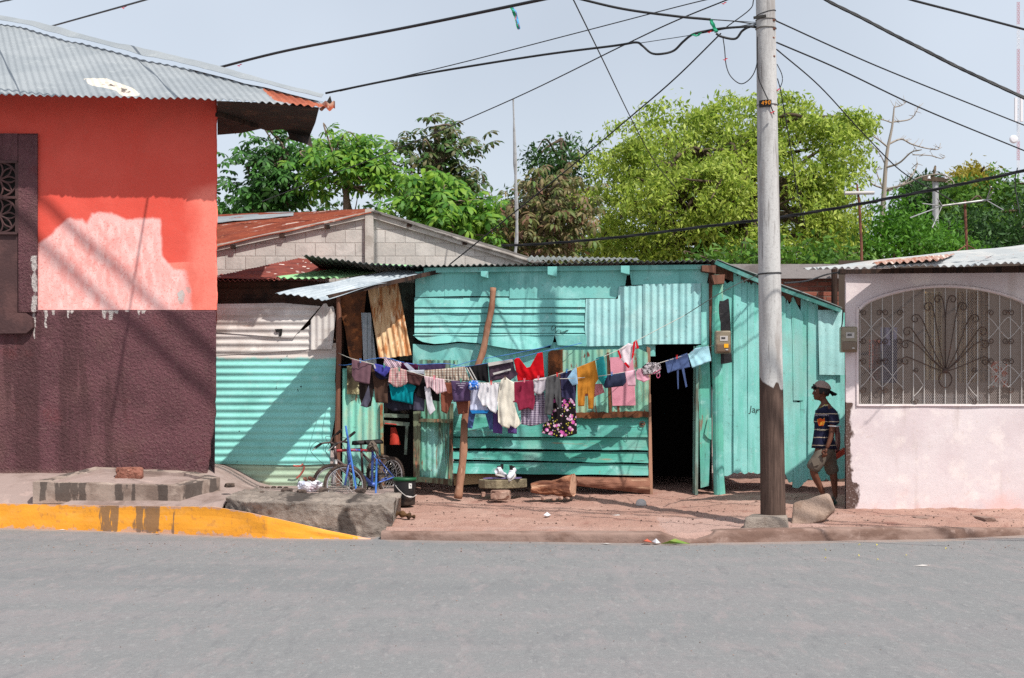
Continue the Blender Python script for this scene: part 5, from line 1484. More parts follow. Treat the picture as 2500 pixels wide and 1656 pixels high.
# red roofed house glimpsed through the trees
RH = thing('red_roof_house', 'house with a red metal roof glimpsed between the umbrella trees and the brownish tree', 'house', P(1165, 900, 43))
q = MB(); q.prism([P(1105, 590, 43), P(1260, 560, 43), P(1260, 900, 43), P(1105, 900, 43)], (0, 2, 0)); q.build('wall', mat('far_wall', lin(170, 150, 140), .9), RH)
q = MB(); corr(q, P(1090, 566, 42), P(1275, 522, 42), P(1262, 505, 46), P(1130, 516, 46), .25, .03, .01, 6); q.build('roof', mat('red_metal_roof', lin(158, 36, 46), .6, [dict(col=lin(130, 30, 40), s=1, lo=.45, hi=.6)]), RH)

# ================================================================ MASTS AND AERIALS
m_galv = mat('galvanised_pipe', lin(168, 168, 168), .5, [dict(col=lin(130, 128, 124), s=5, lo=.5, hi=.64)], metal=.3)
m_rustpipe = mat('rusty_pipe', lin(122, 78, 62), .85, [dict(col=lin(90, 56, 46), s=6, lo=.45, hi=.6)])
o = MB(); o.tube(spline([P(1256, 640, 23.5), P(1262, 560, 23.5), P(1258, 400, 23.5), P(1253, 241, 23.5)], 6), [.035, .03, .026, .022] * 4 + [.014] * 3, 7)
o = o.build('pole', m_galv); recentre(o); tag(o, 'tall thin bare grey pole standing up behind the shack roof against the sky', 'pole')
A1 = thing('aerial', 'rusty aerial mast carrying one white horizontal tube behind the pink house', 'antenna', P(2103, 640, 20.5))
q = MB(); q.tube([P(2104, 660, 20.5), P(2103, 600, 20.5), P(2098, 500, 20.5), P(2092, 450, 20.5)], [.022, .02, .02, .013], 7); q.build('mast', m_rustpipe, A1)
q = MB(); q.tube([P(2062, 472, 20.48), P(2134, 471, 20.48)], .026, 10); q.build('tube', m_white, A1)
A2 = thing('aerial', 'spider-like television aerial on a rusty mast above the pink house roof', 'antenna', P(2358, 616, 18.6))
q = MB(); q.tube([P(2361, 622, 18.6), P(2355, 490, 18.6)], .018, 7); q.tube([P(2335, 615, 18.5), P(2360, 598, 18.6)], .008, 5); q.tube([P(2386, 612, 18.5), P(2360, 598, 18.6)], .008, 5); q.build('mast', m_rustpipe, A2)
q = MB(); q.tube([P(2300, 503, 18.55), P(2408, 489, 18.55)], .014, 6)
for a, b in (((2300, 503), (2276, 556)), ((2300, 503), (2252, 497)), ((2300, 503), (2288, 484)), ((2300, 503), (2222, 532)), ((2408, 489), (2420, 456)), ((2408, 489), (2450, 513)), ((2408, 489), (2424, 470)), ((2408, 489), (2420, 487))):
    q.tube([P(*a, 18.55), P(b[0], b[1], 18.3)], .0075, 5)
q.build('boom', m_galv, A2)
RM = thing('radio_mast', 'red and white lattice radio mast with panel aerials and a dish on the skyline', 'mast', P(2486, 900, 90))
m_mr = mat('mast_red', lin(186, 120, 128), .6); m_mw = mat('mast_white', lin(214, 214, 218), .6)
segs = [(5, 60, m_mr), (60, 120, m_mw), (120, 232, m_mr), (232, 300, m_mw), (345, 392, m_mr), (300, 345, m_mw), (392, 440, m_mw), (440, 520, m_mr), (520, 900, m_mw)]
for a, b, mt in segs:
    q = MB(); hw = 3.2
    for sx, sy in ((-1, 0), (1, 0), (0, 1)):
        q.tube([P(2486 + sx * hw, a, 90 + sy * .15), P(2486 + sx * hw, b, 90 + sy * .15)], .011, 5)
    n = max(1, int((b - a) / 9))
    for i in range(n):
        y0, y1 = a + (b - a) * i / n, a + (b - a) * (i + 1) / n
        q.tube([P(2486 - hw, y0, 90), P(2486 + hw, y1, 90)], .010, 4); q.tube([P(2486 + hw, y0, 90), P(2486 - hw, y1, 90)], .010, 4)
    q.build('section', mt, RM)
for px in (2480, 2494): q = MB(); q.box(P(px, 268, 89.7), (.16, .14, 1.5)); q.build('panel_aerial', m_mw, RM)
q = MB(); q.lathe((0, 0, 0), [(.0, .06), (.18, .05), (.26, .0), (.27, -.04), (.0, -.06)], 20); q.v = [tuple(P(2475, 340, 89.6) + Vector((x, -z, y))) for x, y, z in q.v]; q.build('dish', m_mw, RM)
for y in (25, 95, 160, 220): q = MB(); q.tube([P(2486, y, 90), P(2500, y, 90), P(2500, y + 20, 90)], .014, 4); q.build('bracket', m_mw, RM)
FP_ = thing('utility_pole', 'far concrete utility pole with a crossarm and insulators among the hillside trees', 'pole', P(2284, 640, 42))
q = MB(); q.tube([P(2284, 680, 42), P(2284, 436, 42)], [.11, .09], 10); q.build('shaft', m_galv, FP_)
q = MB(); q.bar(P(2252, 436, 41.9), P(2312, 440, 41.9), .1, .12); q.build('crossarm', m_barkd, FP_)
for px in (2267, 2309): q = MB(); q.tube([P(px, 437, 41.9), P(px, 428, 41.9)], [.07, .05], 8); q.build('insulator', m_mw, FP_)

# ================================================================ CONCRETE UTILITY POLE
UP = thing('utility_pole', 'tall grey concrete utility pole with a dirt-blackened foot at the kerb', 'pole', P(1887, 1262, 15.3))
YU = 15.3
m_conc = mat('pole_concrete', lin(184, 182, 180), .85,
    [dict(col=lin(146, 143, 142), s=2.5, lo=.45, hi=.64, st=(3, 3, .35), amt=.8), dict(col=lin(192, 190, 188), s=6, lo=.55, hi=.7, st=(2, 2, .4), amt=.6), dict(col=lin(104, 98, 95), s=9, lo=.57, hi=.7, st=(3, 3, .2), d=8, amt=.75), dict(col=lin(128, 118, 112), s=1.3, lo=.52, hi=.66, st=(2, 2, .5), d=8, amt=.7), dict(col=lin(150, 146, 144), s=40, lo=.54, hi=.66, amt=.6),
     dict(col=lin(70, 54, 47), attr='foot', k=.45, lo=.43, hi=.57, s=5, st=(1, 1, .7)), dict(col=lin(110, 88, 78), attr='foot', k=2.2, lo=1.0, hi=1.7, s=14, st=(3, 3, .2), amt=.6)],
    [dict(s=22, k=.35, h=.008), dict(s=90, k=.3, h=.003)])
q = MB(); nz_ = 150; nk = 28
zt, zb = 7.6, .12
foot = []
for i in range(nz_):
    z = zb + (zt - zb) * i / (nz_ - 1)
    py = HZ - (z - CAMZ) / YU * FPX
    cxp = 1887.5 - (1262 - py) * .0148
    r = (30.5 - (1262 - py) * .0058) / FPX * YU
    if py > 1235: r *= 1 + .02 * nz(z * 9, 1)
    for k in range(nk):
        a = 2 * math.pi * k / nk
        q.v.append((PX(cxp, YU) + r * math.cos(a), YU + r * math.sin(a), z))
        top = 938 + 16 * math.cos(a * 1.0 + .6) + 8 * nz(math.cos(a) * 2, math.sin(a) * 2, 1) - 22 * max(0, 1 - abs(math.cos(a) - .35) / .35)
        foot.append(max(0, min(1.3, .5 + (py - top) / 30)))
q.f = [(i * nk + k, i * nk + (k + 1) % nk, (i + 1) * nk + (k + 1) % nk, (i + 1) * nk + k) for i in range(nz_ - 1) for k in range(nk)]; q.m = [0] * len(q.f)
q.attr('foot', 0, foot)
q.build('shaft', m_conc, UP, smooth=True)
q = MB()
def plinth(u, v):
    return (PX(1816, 14.98) + (PX(1926, 15.0) - PX(1816, 14.98)) * u, 0, 0)
pz = [P(1812, 1284, 14.92), P(1928, 1283, 14.95), P(1926, 1262, 15.4), P(1826, 1262, 15.4)]
lo_ = [Vector((p.x, p.y, .06)) for p in pz]; hi_ = [Vector((p.x * 1 + (.03 if i in (0, 3) else -.02), p.y + (.03 if i < 2 else 0), .235 + .02 * nz(i * 3, 1))) for i, p in enumerate(pz)]
q.add(lo_ + hi_, [(0, 1, 5, 4), (1, 2, 6, 5), (2, 3, 7, 6), (3, 0, 4, 7), (4, 5, 6, 7)])
bmq = q.build('footing', m_block, UP)
md = bmq.modifiers.new('bevel', 'BEVEL'); md.width = .03; md.segments = 3
# number plate, bands, hooks
q = MB(); cx0 = PX(1866, YU)
def plate_fn(u, v):
    px = 1850.5 + 28 * u; r = .118
    cxm = PX(1873.5, YU); x = PX(px, YU)
    d = max(-.999, min(.999, (x - cxm) / r))
    return (x, YU - r * math.sqrt(1 - d * d) - .004, PZ(249.5 + 17 * v, YU))
q.shell(plate_fn, 12, 3, .003, (0, -1, 0)); plt = q.build('number_plate', mat('black_plate', (.015, .013, .013, 1), .5), UP)
lettering('490', .062, (PX(1864.8, YU), YU - .128, PZ(257.6, YU)), mat('orange_figures', lin(240, 150, 40), .5), plt, 'figures', (R(90), 0, R(-24)), space=1.15)
m_cable = mat('black_cable', (.018, .018, .02, 1), .5); m_strap = mat('steel_strap', lin(120, 116, 112), .45, metal=.5)
def band(py, r_px, th=.012, name='strap', m=m_strap, tilt=0):
    q = MB(); cxp = 1887.5 - (1262 - py) * .0148; r = (30.5 - (1262 - py) * .0058) / FPX * YU
    c = Vector((PX(cxp, YU), YU, PZ(py, YU)))
    pts = [c + Vector((r * 1.03 * math.cos(a), r * 1.03 * math.sin(a), tilt * math.cos(a))) for a in [i * 2 * math.pi / 30 for i in range(31)]]
    q.tube(pts, th, 5, caps=False); return q.build(name, m, UP)
band(50, 0, .006); band(71, 0, .008); band(258, 0, .006); band(669, 0, .008, 'cable_tie', m_cable, .006); band(34, 0, .004, 'wire_loop', m_cable, .03)
q = MB(); q.bar(P(1840, 44, YU - .15), P(1870, 39, YU - .15), .03, .025); q.build('bracket', mat('dark_iron', (.02, .018, .016, 1), .7), UP)
for px, py in ((1892, 50), (1893, 71), (1893, 258), (1891, 93), (1892, 138)):
    q = MB(); blob(q, P(px - 4, py, YU - .07), (.02, .02, .015), px, 2); q.build('bolt', m_rustpipe, UP)

# ================================================================ CABLES
def run_on(c, pts):
    """a cable that leaves the view goes on to its next pole"""
    off = lambda p: p[0] < 0 or p[0] > 2520 or p[1] < -10
    if off(pts[-1]): d = (c[-1] - c[-3]).normalized(); c = c + [c[-1] + d * .8]
    if off(pts[0]): d = (c[0] - c[2]).normalized(); c = [c[0] + d * .8] + c
    return c
def cable(pts, r, label, m=m_cable, smooth=True, n=8, name='cable', group='overhead cables', cat='cable'):
    q = MB(); pp_ = run_on(spline([P(*p) for p in pts], n), pts)
    q.tube(pp_, r, 6); o = q.build(name, m, smooth=True); recentre(o); tag(o, label, cat, group); return o
YL = 15.3
cable([(-120, 34, 24), (0, 5, 20), (28, -1, 19), (160, -40, 15)], .012, 'short thin cable crossing the very corner of the sky above the zinc roof')
cable([(120, 66, 23), (355, 0, 19), (560, -60, 15.5)], .013, 'thin cable rising from behind the zinc roof ridge to the top edge')
cable([(520, 169, 24), (700, 124, 22.5), (1000, 66, 20), (1320, 0, 17.8), (1560, -52, 16)], .021, 'thick cable rising from behind the hip of the zinc roof to the top edge')
cable([(795, 228, 17.4), (1000, 187, 17), (1300, 138, 16.2), (1500, 112, 15.7), (1552, 104, 15.6), (1568, 112, 15.6), (1590, 130, 15.55), (1615, 132, 15.5), (1645, 124, 15.5), (1668, 102, 15.45), (1692, 84, 15.4), (1730, 75, 15.4), (1770, 69, 15.35), (1845, 64, 15.3)], .013, 'medium cable from the corner house roof that dips in a loop before the concrete pole')
cable([(1748, 82, 15.35), (1762, 90, 15.35), (1795, 95, 15.35), (1812, 76, 15.33), (1830, 66, 15.3), (1846, 67, 15.3)], .013, 'short drooping jumper cable beside the joint next to the pole', name='jumper_cable')
cable([(830, 223, 17.4), (1100, 160, 16.9), (1400, 83, 16.2), (1650, 18, 15.6), (1740, -4, 15.4)], .006, 'hair-thin cable sweeping up from the zinc roof tip to the top edge')
cable([(640, 492, 27), (800, 430, 25), (945, 374, 23), (1250, 243, 19.5), (1520, 112, 16.8), (1650, 51, 15.9), (1785, -4, 15.3)], .0075, 'long thin cable slanting up past the top of the thin grey pole')
cable([(1385, -30, 14.5), (1400, 0, 15), (1470, 143, 17.5), (1545, 298, 21), (1600, 398, 24), (1650, 460, 27)], .008, 'thin cable crossing steeply down into the yellow-green treetop')
cable([(1760, 82, 15.35), (1650, 190, 15.9), (1540, 285, 16.4), (1400, 402, 17), (1180, 580, 17.8), (1098, 646, 18.1)], .008, 'thin service cable slanting from the pole joint down to the shack roof')
cable([(1400, -6, 15.6), (1520, 22, 15.5), (1650, 40, 15.4), (1735, 48, 15.36)], .014, 'thick black cable ending in green rag short of the pole')
cable([(1735, 48, 15.36), (1790, 52, 15.33), (1846, 60, 15.3)], .006, 'thin wire from the green rag to the pole, lower of two', name='wire')
cable([(1740, 48, 15.36), (1846, 55, 15.3)], .004, 'thin wire from the green rag to the pole, upper of two', name='wire')
cable([(1770, 69, 15.35), (1830, 24, 15.3), (1840, 0, 15.3)], .006, 'thin wire climbing from the joint beside the pole to the top edge', name='wire')
cable([(1560, 106, 15.6), (1700, 84, 15.45), (1846, 57, 15.3)], .004, 'faint wire running level into the pole above the looped cable', name='wire')
cable([(1894, 51, 15.3), (2050, 122, 16), (2200, 186, 16.8), (2500, 306, 18.5), (2700, 385, 19.6)], .008, 'uppermost thin cable running from the pole down past the radio mast')
cable([(1896, 104, 15.3), (2050, 170, 16), (2250, 265, 17), (2500, 368, 18.3), (2700, 450, 19.3)], .0085, 'middle thin cable from the pole passing over the leafless tree')
cable([(1896, 121, 15.3), (2000, 210, 16.2), (2100, 318, 17.2), (2200, 418, 18.2), (2290, 470, 19), (2345, 502, 19.5)], .0075, 'lowest thin cable from the pole dropping to the rooftop aerial')
bd = [(1990, -22, 13.4), (2020, 2, 13.3), (2100, 42, 13.2), (2180, 84, 13.1), (2250, 119, 13), (2330, 160, 13), (2400, 193, 12.9), (2500, 239, 12.8), (2700, 330, 12.6)]
BN = thing('cable_bundle', 'heavy twisted bundle of black cables sagging across the upper right sky', 'cable', P(2250, 119, 13), 'overhead cables')
for k in range(4):
    q = MB(); c = run_on(spline([P(*p) for p in bd], 14), bd)
    q.tube([p + Vector((0.008 * math.cos(i * .33 + k * 1.57), 0.008 * math.sin(i * .33 + k * 1.57) * .5, .010 * math.sin(i * .33 + k * 1.57))) for i, p in enumerate(c)], .009, 6); q.build('strand', m_cable, BN, smooth=True)
cable([(2180, -16, 13.5), (2225, 0, 13.6), (2360, 35, 14), (2500, 72, 14.4), (2700, 125, 15)], .0115, 'single cable across the top right corner above the heavy bundle')
bd = [(1225, 600, 19.5), (1300, 597, 19), (1420, 588, 18.4), (1550, 575, 17.8), (1700, 556, 17), (1855, 537, 16.2), (1910, 530, 16), (2050, 507, 15.6), (2200, 479, 15.2), (2350, 449, 14.9), (2500, 417, 14.6), (2700, 370, 14.2)]
BN = thing('cable_bundle', 'dark cable bundle running behind the pole across the treetops to the right edge', 'cable', P(1855, 537, 16.2), 'overhead cables')
for k in range(3):
    q = MB(); c = run_on(spline([P(*p) for p in bd], 10), bd)
    q.tube([p + Vector((.008 * math.cos(i * .4 + k * 2.1), 0, .010 * math.sin(i * .4 + k * 2.1))) for i, p in enumerate(c)], .009, 6); q.build('strand', m_cable, BN, smooth=True)
cable([(1765, 92, 15.35), (1769, 120, 15.35), (1773, 160, 15.33), (1785, 188, 15.3), (1810, 205, 15.26), (1835, 188, 15.22), (1848, 155, 15.2), (1849, 110, 15.18), (1850, 90, 15.18)], .0055, 'thin wire hanging in a wide loop on the near side of the pole', name='wire')
cable([(1849, 150, 15.17), (1852, 190, 15.17), (1864, 220, 15.17), (1878, 250, 15.17), (1890, 280, 15.18)], .006, 'wire running down the face of the pole across the number plate', name='wire')
cable([(1897, 157, 15.3), (1908, 180, 15.3), (1910, 198, 15.3), (1904, 216, 15.3)], .005, 'short curled wire end sticking out on the far side of the pole', name='wire')
cable([(1898, 192, 15.3), (1906, 222, 15.35), (1914, 268, 15.5), (1930, 360, 16.2), (1945, 460, 17), (1964, 548, 18)], .006, 'thin wire dropping steeply from the pole past the yellow-green tree', name='wire')
cable([(2062, 664, 16.55), (2020, 670, 16.6), (1970, 686, 16.2), (1915, 692, 15.4)], .010, 'black cable from the pink house eave to the pole')
cable([(1672, 770, 17.75), (1740, 727, 17.0), (1800, 694, 16.2), (1857, 669, 15.35)], .005, 'taut cord from the pole to the corrugated wall', m_strap, name='cord', group=None, cat='cord')
cable([(2058, 756, 16.7), (2056, 790, 16.62), (2052, 806, 16.6)], .008, 'short black cable dropping into the meter on the pink house')
cable([(2484, 410, 15.1), (2478, 440, 15.2), (2482, 480, 15.6), (2490, 520, 16.4)], .006, 'thin wire drooping from the lower cable bundle near the right edge', name='wire')

for k, (dx, dz) in enumerate(((0, 0), (.32, .25))):           # street cables higher up: their soft shadows cross the corner house
    a, b = Vector((-3.03 + dx, 14.1, 9.4 + dz)), Vector((-.08 + dx, 13.0, 9.55 + dz))
    q = MB(); q.tube([a.lerp(b, t) for t in (-9, -4, 0, 1, 5, 10)], .034, 6); o = q.build('cable', m_cable); recentre(o)
    tag(o, ('nearer high street cable passing above the corner house', 'farther high street cable passing above the corner house')[k], 'cable', 'overhead cables')

# rags and kite scraps on the cables
def rag(pts, cols, label, Y, name='rag', cat='rag', w=6, seed=0):
    rs = random.Random(seed)
    T = thing(name, label, cat, P(pts[0][0], pts[0][1], Y))
    for k, col in enumerate(cols):
        q = MB()
        for s_ in range(3):
            a = [(x + rs.uniform(-w, w) * .5 + k * 2 - 2, y + rs.uniform(-2, 2)) for x, y in pts]
            c = spline([P(x, y, Y + rs.uniform(-.02, .02)) for x, y in a], 4)
            n = len(c)
            for i in range(n - 1):
                hw = Vector((w / FPX * Y * (.5 + .4 * rs.random()), .01 * math.sin(i), .004))
                q.add([c[i] - hw, c[i] + hw, c[i + 1] + hw * .9, c[i + 1] - hw * .9], [(0, 1, 2, 3)])
        q.build('strip', col, T, solid=.002)
mg = mat('green_rag', lin(42, 150, 112), .9); mp = mat('pink_rag', lin(206, 96, 128), .9); mbz = mat('blue_rag', lin(84, 160, 206), .9); mr = mat('red_rag', lin(220, 56, 76), .8)
rag([(1250, 18), (1256, 30), (1262, 50), (1267, 70)], [mg, mp, mbz], 'tattered pink, blue and green kite tail hanging from the thick cable', 19.2, 'kite_tail', 'kite tail', 3, 1)
rag([(1738, 48), (1742, 58), (1748, 72), (1752, 78)], [mg], 'large shaggy green rag caught between two cables beside the pole', 15.34, w=5, seed=2)
rag([(1692, 84), (1704, 88), (1712, 82)], [mg], 'small frayed green rag on the looped cable left of the large one', 15.36, w=4, seed=3)
for i, (x, y, Y, lab) in enumerate(((1768, 7, 15.3, 'red ribbon scrap on the thin cable at the top edge beside the pole'), (1771, 144, 15.31, 'red ribbon scrap on the wire that hangs in a wide loop'), (1900, 218, 15.25, 'red ribbon scrap on the curled wire on the far side of the pole'), (1886, 273, 15.12, 'red ribbon scrap on the pole just under the number plate'), (303, 17, 19.8, 'red ribbon scrap on the cable above the zinc roof'), (585, 158, 23.4, 'faded pink ribbon scrap on the thick cable above the hip'), (1733, 77, 15.3, 'red ribbon scrap beside the green rag on the looped cable'))):
    q = MB(); k = Y / FPX
    for s_ in (-1, 1): q.shell(lambda u, v, s_=s_: P(x, y, Y) + Vector((s_ * 6 * k * u, .01 * math.sin(v * 4), (s_ * 1.5 - 4 * v + 3 * u * v) * k)), 4, 3, .002, (0, 1, 0))
    o = q.build('ribbon', mr if i != 5 else mp); recentre(o); tag(o, lab, 'ribbon', 'ribbon scraps on the wires')

# ================================================================ WASHING
def fabric(name, base, fold=.82, extra=None, rough=.9):
    if name in MATS: return MATS[name]
    t = NT(name)
    n = t.noise(9, 4, .6)
    c = t.mix(t.ramp(n, .4, .7), lin(base), tuple(x * fold for x in lin(base)[:3]) + (1,))
    if extra: c = extra(t, c)
    t.put(t.bs.inputs['Base Color'], c); t.bs.inputs['Roughness'].default_value = rough; t.bs.inputs['Specular IOR Level'].default_value = .15
    t.l.new(t.bump(t.noise(60, 4, .6), .25, .004), t.bs.inputs['Normal'])
    tr = t.node('ShaderNodeBsdfTranslucent'); t.put(tr.inputs[0], c)
    mx = t.node('ShaderNodeMixShader'); mx.inputs[0].default_value = .25
    t.l.new(t.bs.outputs[0], mx.inputs[1]); t.l.new(tr.outputs[0], mx.inputs[2]); t.l.new(mx.outputs[0], t.n['Material Output'].inputs[0])
    MATS[name] = t.mat
    return t.mat
def stripes(c2, freq, rot=0, lo=.0, hi=.3, axis='X', amt=1.0):
    def f(t, c):
        w = t.node('ShaderNodeTexWave', wave_type='BANDS', bands_direction=axis)
        w.inputs['Scale'].default_value = freq; w.inputs['Distortion'].default_value = .5; w.inputs['Detail'].default_value = 1
        t.l.new(t.mapped((1, 1, 1), (0, rot, 0)), w.inputs[0])
        return t.mix(t.math('MULTIPLY', t.ramp(w.outputs[1], lo, hi, 1, 0), amt), c, lin(c2))
    return f
def plaid(c2, c3, freq):
    def f(t, c):
        c = stripes(c2, freq, 0, .3, .5, 'X', .7)(t, c)
        c = stripes(c2, freq * 1.1, 0, .3, .5, 'Z', .7)(t, c)
        return stripes(c3, freq * .5, 0, .05, .15, 'X', .7)(t, c)
    return f
def floral(t, c):
    for col, sc, r, loc in (((206, 96, 170), 15, .42, 0), ((232, 190, 214), 17, .34, 3), ((196, 186, 70), 24, .26, 6), ((226, 222, 226), 22, .22, 9)):
        v = t.node('ShaderNodeTexVoronoi'); v.inputs['Scale'].default_value = sc
        t.l.new(t.mapped((1, .0, 1), (0, 0, 0), (loc, 0, loc)), v.inputs['Vector'])
        c = t.mix(t.ramp(t.math('ADD', v.outputs['Distance'], t.math('MULTIPLY', t.noise(60, 2), .18)), r, r + .06, 1, 0), c, lin(col))
    return c
def zebra(t, c):
    w = t.noise(22, 2, .5, (1, 1, 1), 2.5)
    return t.mix(t.ramp(w, .48, .52), c, lin(30, 26, 28))

def line_y(px):
    return 17.2 if px < 1400 else 17.2 + .62 * (px - 1400) / 340
def garment(name, label, cat, poly, m, dy=0.0, amp=.014, wl=.075, seed=None, Y=None, th=.012, rag=.35, group='washing on the lines', extra_parts=()):
    seed = len(bpy.data.objects) * .37 if seed is None else seed
    cx = sum(p[0] for p in poly) / len(poly)
    y0 = min(p[1] for p in poly); y1 = max(p[1] for p in poly)
    q = MB()
    x0, x1 = min(p[0] for p in poly) + .05, max(p[0] for p in poly) - .05
    n = max(6, int((x1 - x0) / 1.1)); cols = []
    for i in range(n):
        x = x0 + (x1 - x0) * i / (n - 1); sp = span(poly, x)
        if sp: cols.append((x, sp))
    n = len(cols); rows = max(6, int((y1 - y0) / 4))
    k = 17.3 / FPX
    def fn(u, v):
        i = min(n - 1, int(round(u * (n - 1)))); x, (a, b) = cols[i]
        b += rag * nz(x * .25, seed, 1)
        y = a + (b - a) * v
        t = (y - y0) / (y1 - y0 + 1e-6)
        yy = (Y if Y is not None else line_y(x)) + dy
        s = (x - cx) * k
        yy += amp * (.25 + .75 * t) * (.62 * math.sin(2 * math.pi * s / wl + seed + 4.5 * nz(s * 5, t * 1.6, seed)) + 1.5 * nz(s * 9 + .8 * t, t * 1.8, seed + 3) + .6 * nz(s * 24, t * 7, seed + 6))
        yy += .03 * nz(s * 3, t * 1.5, seed + 8) * t
        return P(x, y, yy)
    q.shell(fn, n, rows, th, (0, 1, 0))
    o = q.build(name, m, smooth=True); recentre(o)
    tag(o, label, cat, group)
    return o
def strip_part(parent, poly, Y, m, name):
    q = MB(); sheet(q, poly, Y, None, th=.004, rows=4, dent=.004, step=.01)
    WL[parent.name] = tuple(parent.location)
    return q.build(name, m, parent)

# lines
m_blue = mat('blue_cord', lin(70, 120, 190), .7); m_cord = mat('pale_cord', lin(190, 186, 176), .8)
def rope(pts, label, m):
    q = MB(); q.tube(spline([P(*p) for p in pts], 6), .004, 5); o = q.build('clothes_line', m); recentre(o); tag(o, label, 'clothes line', 'clothes lines')
rope([(826, 862, 18.1), (857, 875, 17.2), (910, 889, 17.2), (953, 899, 17.2), (1000, 907, 17.2), (1040, 919, 17.2), (1100, 929, 17.2), (1170, 935, 17.2), (1256, 933, 17.2), (1335, 926, 17.2), (1400, 924, 17.2), (1483, 916, line_y(1483)), (1552, 903, line_y(1552)), (1615, 885, line_y(1615)), (1680, 865, line_y(1680)), (1745, 842, 17.92)], 'front clothes line sagging across the shack and tied to the corner post', m_cord)
rope([(826, 891, 18.12), (850, 891, 17.75), (890, 880, 17.55), (940, 874, 17.5), (980, 884, 17.5), (1022, 890, 17.5), (1088, 888, 17.5), (1135, 895, 17.5), (1191, 887, 17.5), (1254, 876, 17.5), (1325, 859, 17.55), (1385, 846, 17.8), (1420, 838, 17.96)], 'rear clothes line holding the red cloth and the striped shirts', m_blue)
rope([(1335, 921, 17.22), (1368, 912, 17.24), (1408, 898, 17.28), (1453, 880, 17.36), (1480, 868, 17.42), (1520, 850, 17.5), (1560, 829, 17.58), (1672, 770, 17.75)], 'middle line carrying the mustard trousers up to the small red-trimmed top', m_cord)
rope([(1100, 897, 17.75), (1160, 880, 17.75), (1240, 866, 17.8), (1320, 850, 17.9), (1345, 843, 17.96)], 'thin blue line passing behind the leaning pole above the washing', m_blue)

F = fabric
# rear line
g_ = garment('shirt', 'pink shirt with slanting dark stripes at the start of the rear line', 'shirt', [(936, 894), (938, 876), (943, 873), (980, 885), (979, 901), (953, 900)], F('pink_striped', (226, 196, 208), .85, stripes((90, 66, 84), 16, R(35), .0, .35)), Y=17.5)
g_ = garment('shirt', 'wine red shirt with one pale sleeve folded across it', 'shirt', [(979, 903), (980, 885), (993, 885), (1022, 890), (1021, 905)], F('wine', (84, 30, 62)), Y=17.5)
strip_part(g_, [(985, 888), (994, 886), (1015, 905), (1000, 905)], 17.47, F('pale_stripe', (196, 196, 214)), 'sleeve')
garment('towel', 'flat purple towel folded short over the rear line', 'towel', [(1022, 891), (1088, 887), (1087, 902), (1023, 906)], F('dusk_purple', (74, 58, 92)), Y=17.5, amp=.006)
garment('cloth', 'narrow white cloth between the wine shirt and the check cloth', 'cloth', [(993, 905), (1036, 903), (1036, 918), (1012, 916)], F('soft_white', (208, 210, 220)), Y=17.42, amp=.006)
garment('cloth', 'cream and brown check cloth gathered over the rear line', 'cloth', [(1036, 904), (1080, 901), (1135, 895), (1146, 929), (1092, 936), (1060, 933), (1038, 922)], F('cream_check', (214, 206, 192), .8, plaid((160, 130, 112), (120, 96, 90), 9)), Y=17.45, wl=.05)
g_ = garment('shorts', 'black shorts with thin white side stripes', 'shorts', [(1135, 896), (1191, 887), (1194, 936), (1178, 930), (1156, 929)], F('black_cotton', (32, 30, 33)), Y=17.48)
for dx in (0, 7): strip_part(g_, [(1138 + dx, 897), (1141 + dx, 897), (1158 + dx, 928), (1155 + dx, 928)], 17.445, m_white, 'stripe')
g_ = garment('shirt', 'dusky plum polo shirt with white bands hanging between black and red', 'shirt', [(1191, 886), (1252, 877), (1257, 903), (1265, 914), (1246, 929), (1223, 927), (1196, 932)], F('plum', (82, 64, 78)), Y=17.48, amp=.01)
strip_part(g_, [(1191, 886), (1252, 877), (1253, 883), (1192, 895)], 17.455, m_white, 'band'); strip_part(g_, [(1203, 911), (1247, 900), (1247, 904), (1204, 916)], 17.455, m_white, 'band')
garment('cloth', 'bright red cloth pegged by two corners so that its edge sags in a V', 'cloth', [(1254, 876), (1267, 874), (1286, 898), (1294, 896), (1312, 863), (1325, 860), (1329, 921), (1302, 928), (1264, 931), (1259, 903)], F('bright_red', (206, 18, 30), .75), Y=17.5, amp=.012, wl=.11)
# middle line
garment('top', 'navy blue top with ruffles beside the mustard trousers', 'top', [(1368, 913), (1395, 904), (1408, 936), (1407, 953), (1405, 981), (1387, 978), (1372, 977), (1369, 936)], F('navy', (56, 54, 84)), Y=17.27)
garment('shirt', 'small pale blue shirt half behind the mustard trousers', 'shirt', [(1385, 923), (1398, 904), (1407, 897), (1411, 938), (1398, 942)], F('pale_blue', (160, 200, 226)), Y=17.2, amp=.01)
garment('trousers', 'mustard yellow leggings hanging over the middle line', 'trousers', [(1408, 898), (1453, 880), (1461, 926), (1453, 938), (1448, 999), (1436, 999), (1437, 962), (1428, 963), (1427, 992), (1411, 992)], F('mustard', (206, 138, 52), .72), Y=17.24, amp=.018, wl=.1)
garment('shirt', 'bright teal shirt on the far side of the mustard leggings', 'shirt', [(1455, 875), (1466, 871), (1474, 869), (1481, 916), (1486, 939), (1473, 942), (1460, 924)], F('teal', (58, 178, 180), .8), Y=17.38)
g_ = garment('top', 'small white top with red trim hanging high against the corrugated wall', 'top', [(1507, 856), (1534, 838), (1545, 842), (1551, 831), (1556, 840), (1543, 876), (1536, 898), (1524, 888), (1514, 875)], F('blush_white', (236, 222, 228)), Y=17.52)
m_redtrim = F('red_trim', (214, 24, 40))
for pl_ in ([(1507, 856), (1511, 853), (1518, 874), (1514, 877)], [(1546, 836), (1552, 831), (1546, 873), (1542, 876)], [(1552, 831), (1555, 832), (1560, 850), (1553, 853)], [(1523, 887), (1528, 884), (1538, 896), (1534, 900)]): strip_part(g_, pl_, 17.49, m_redtrim, 'trim')
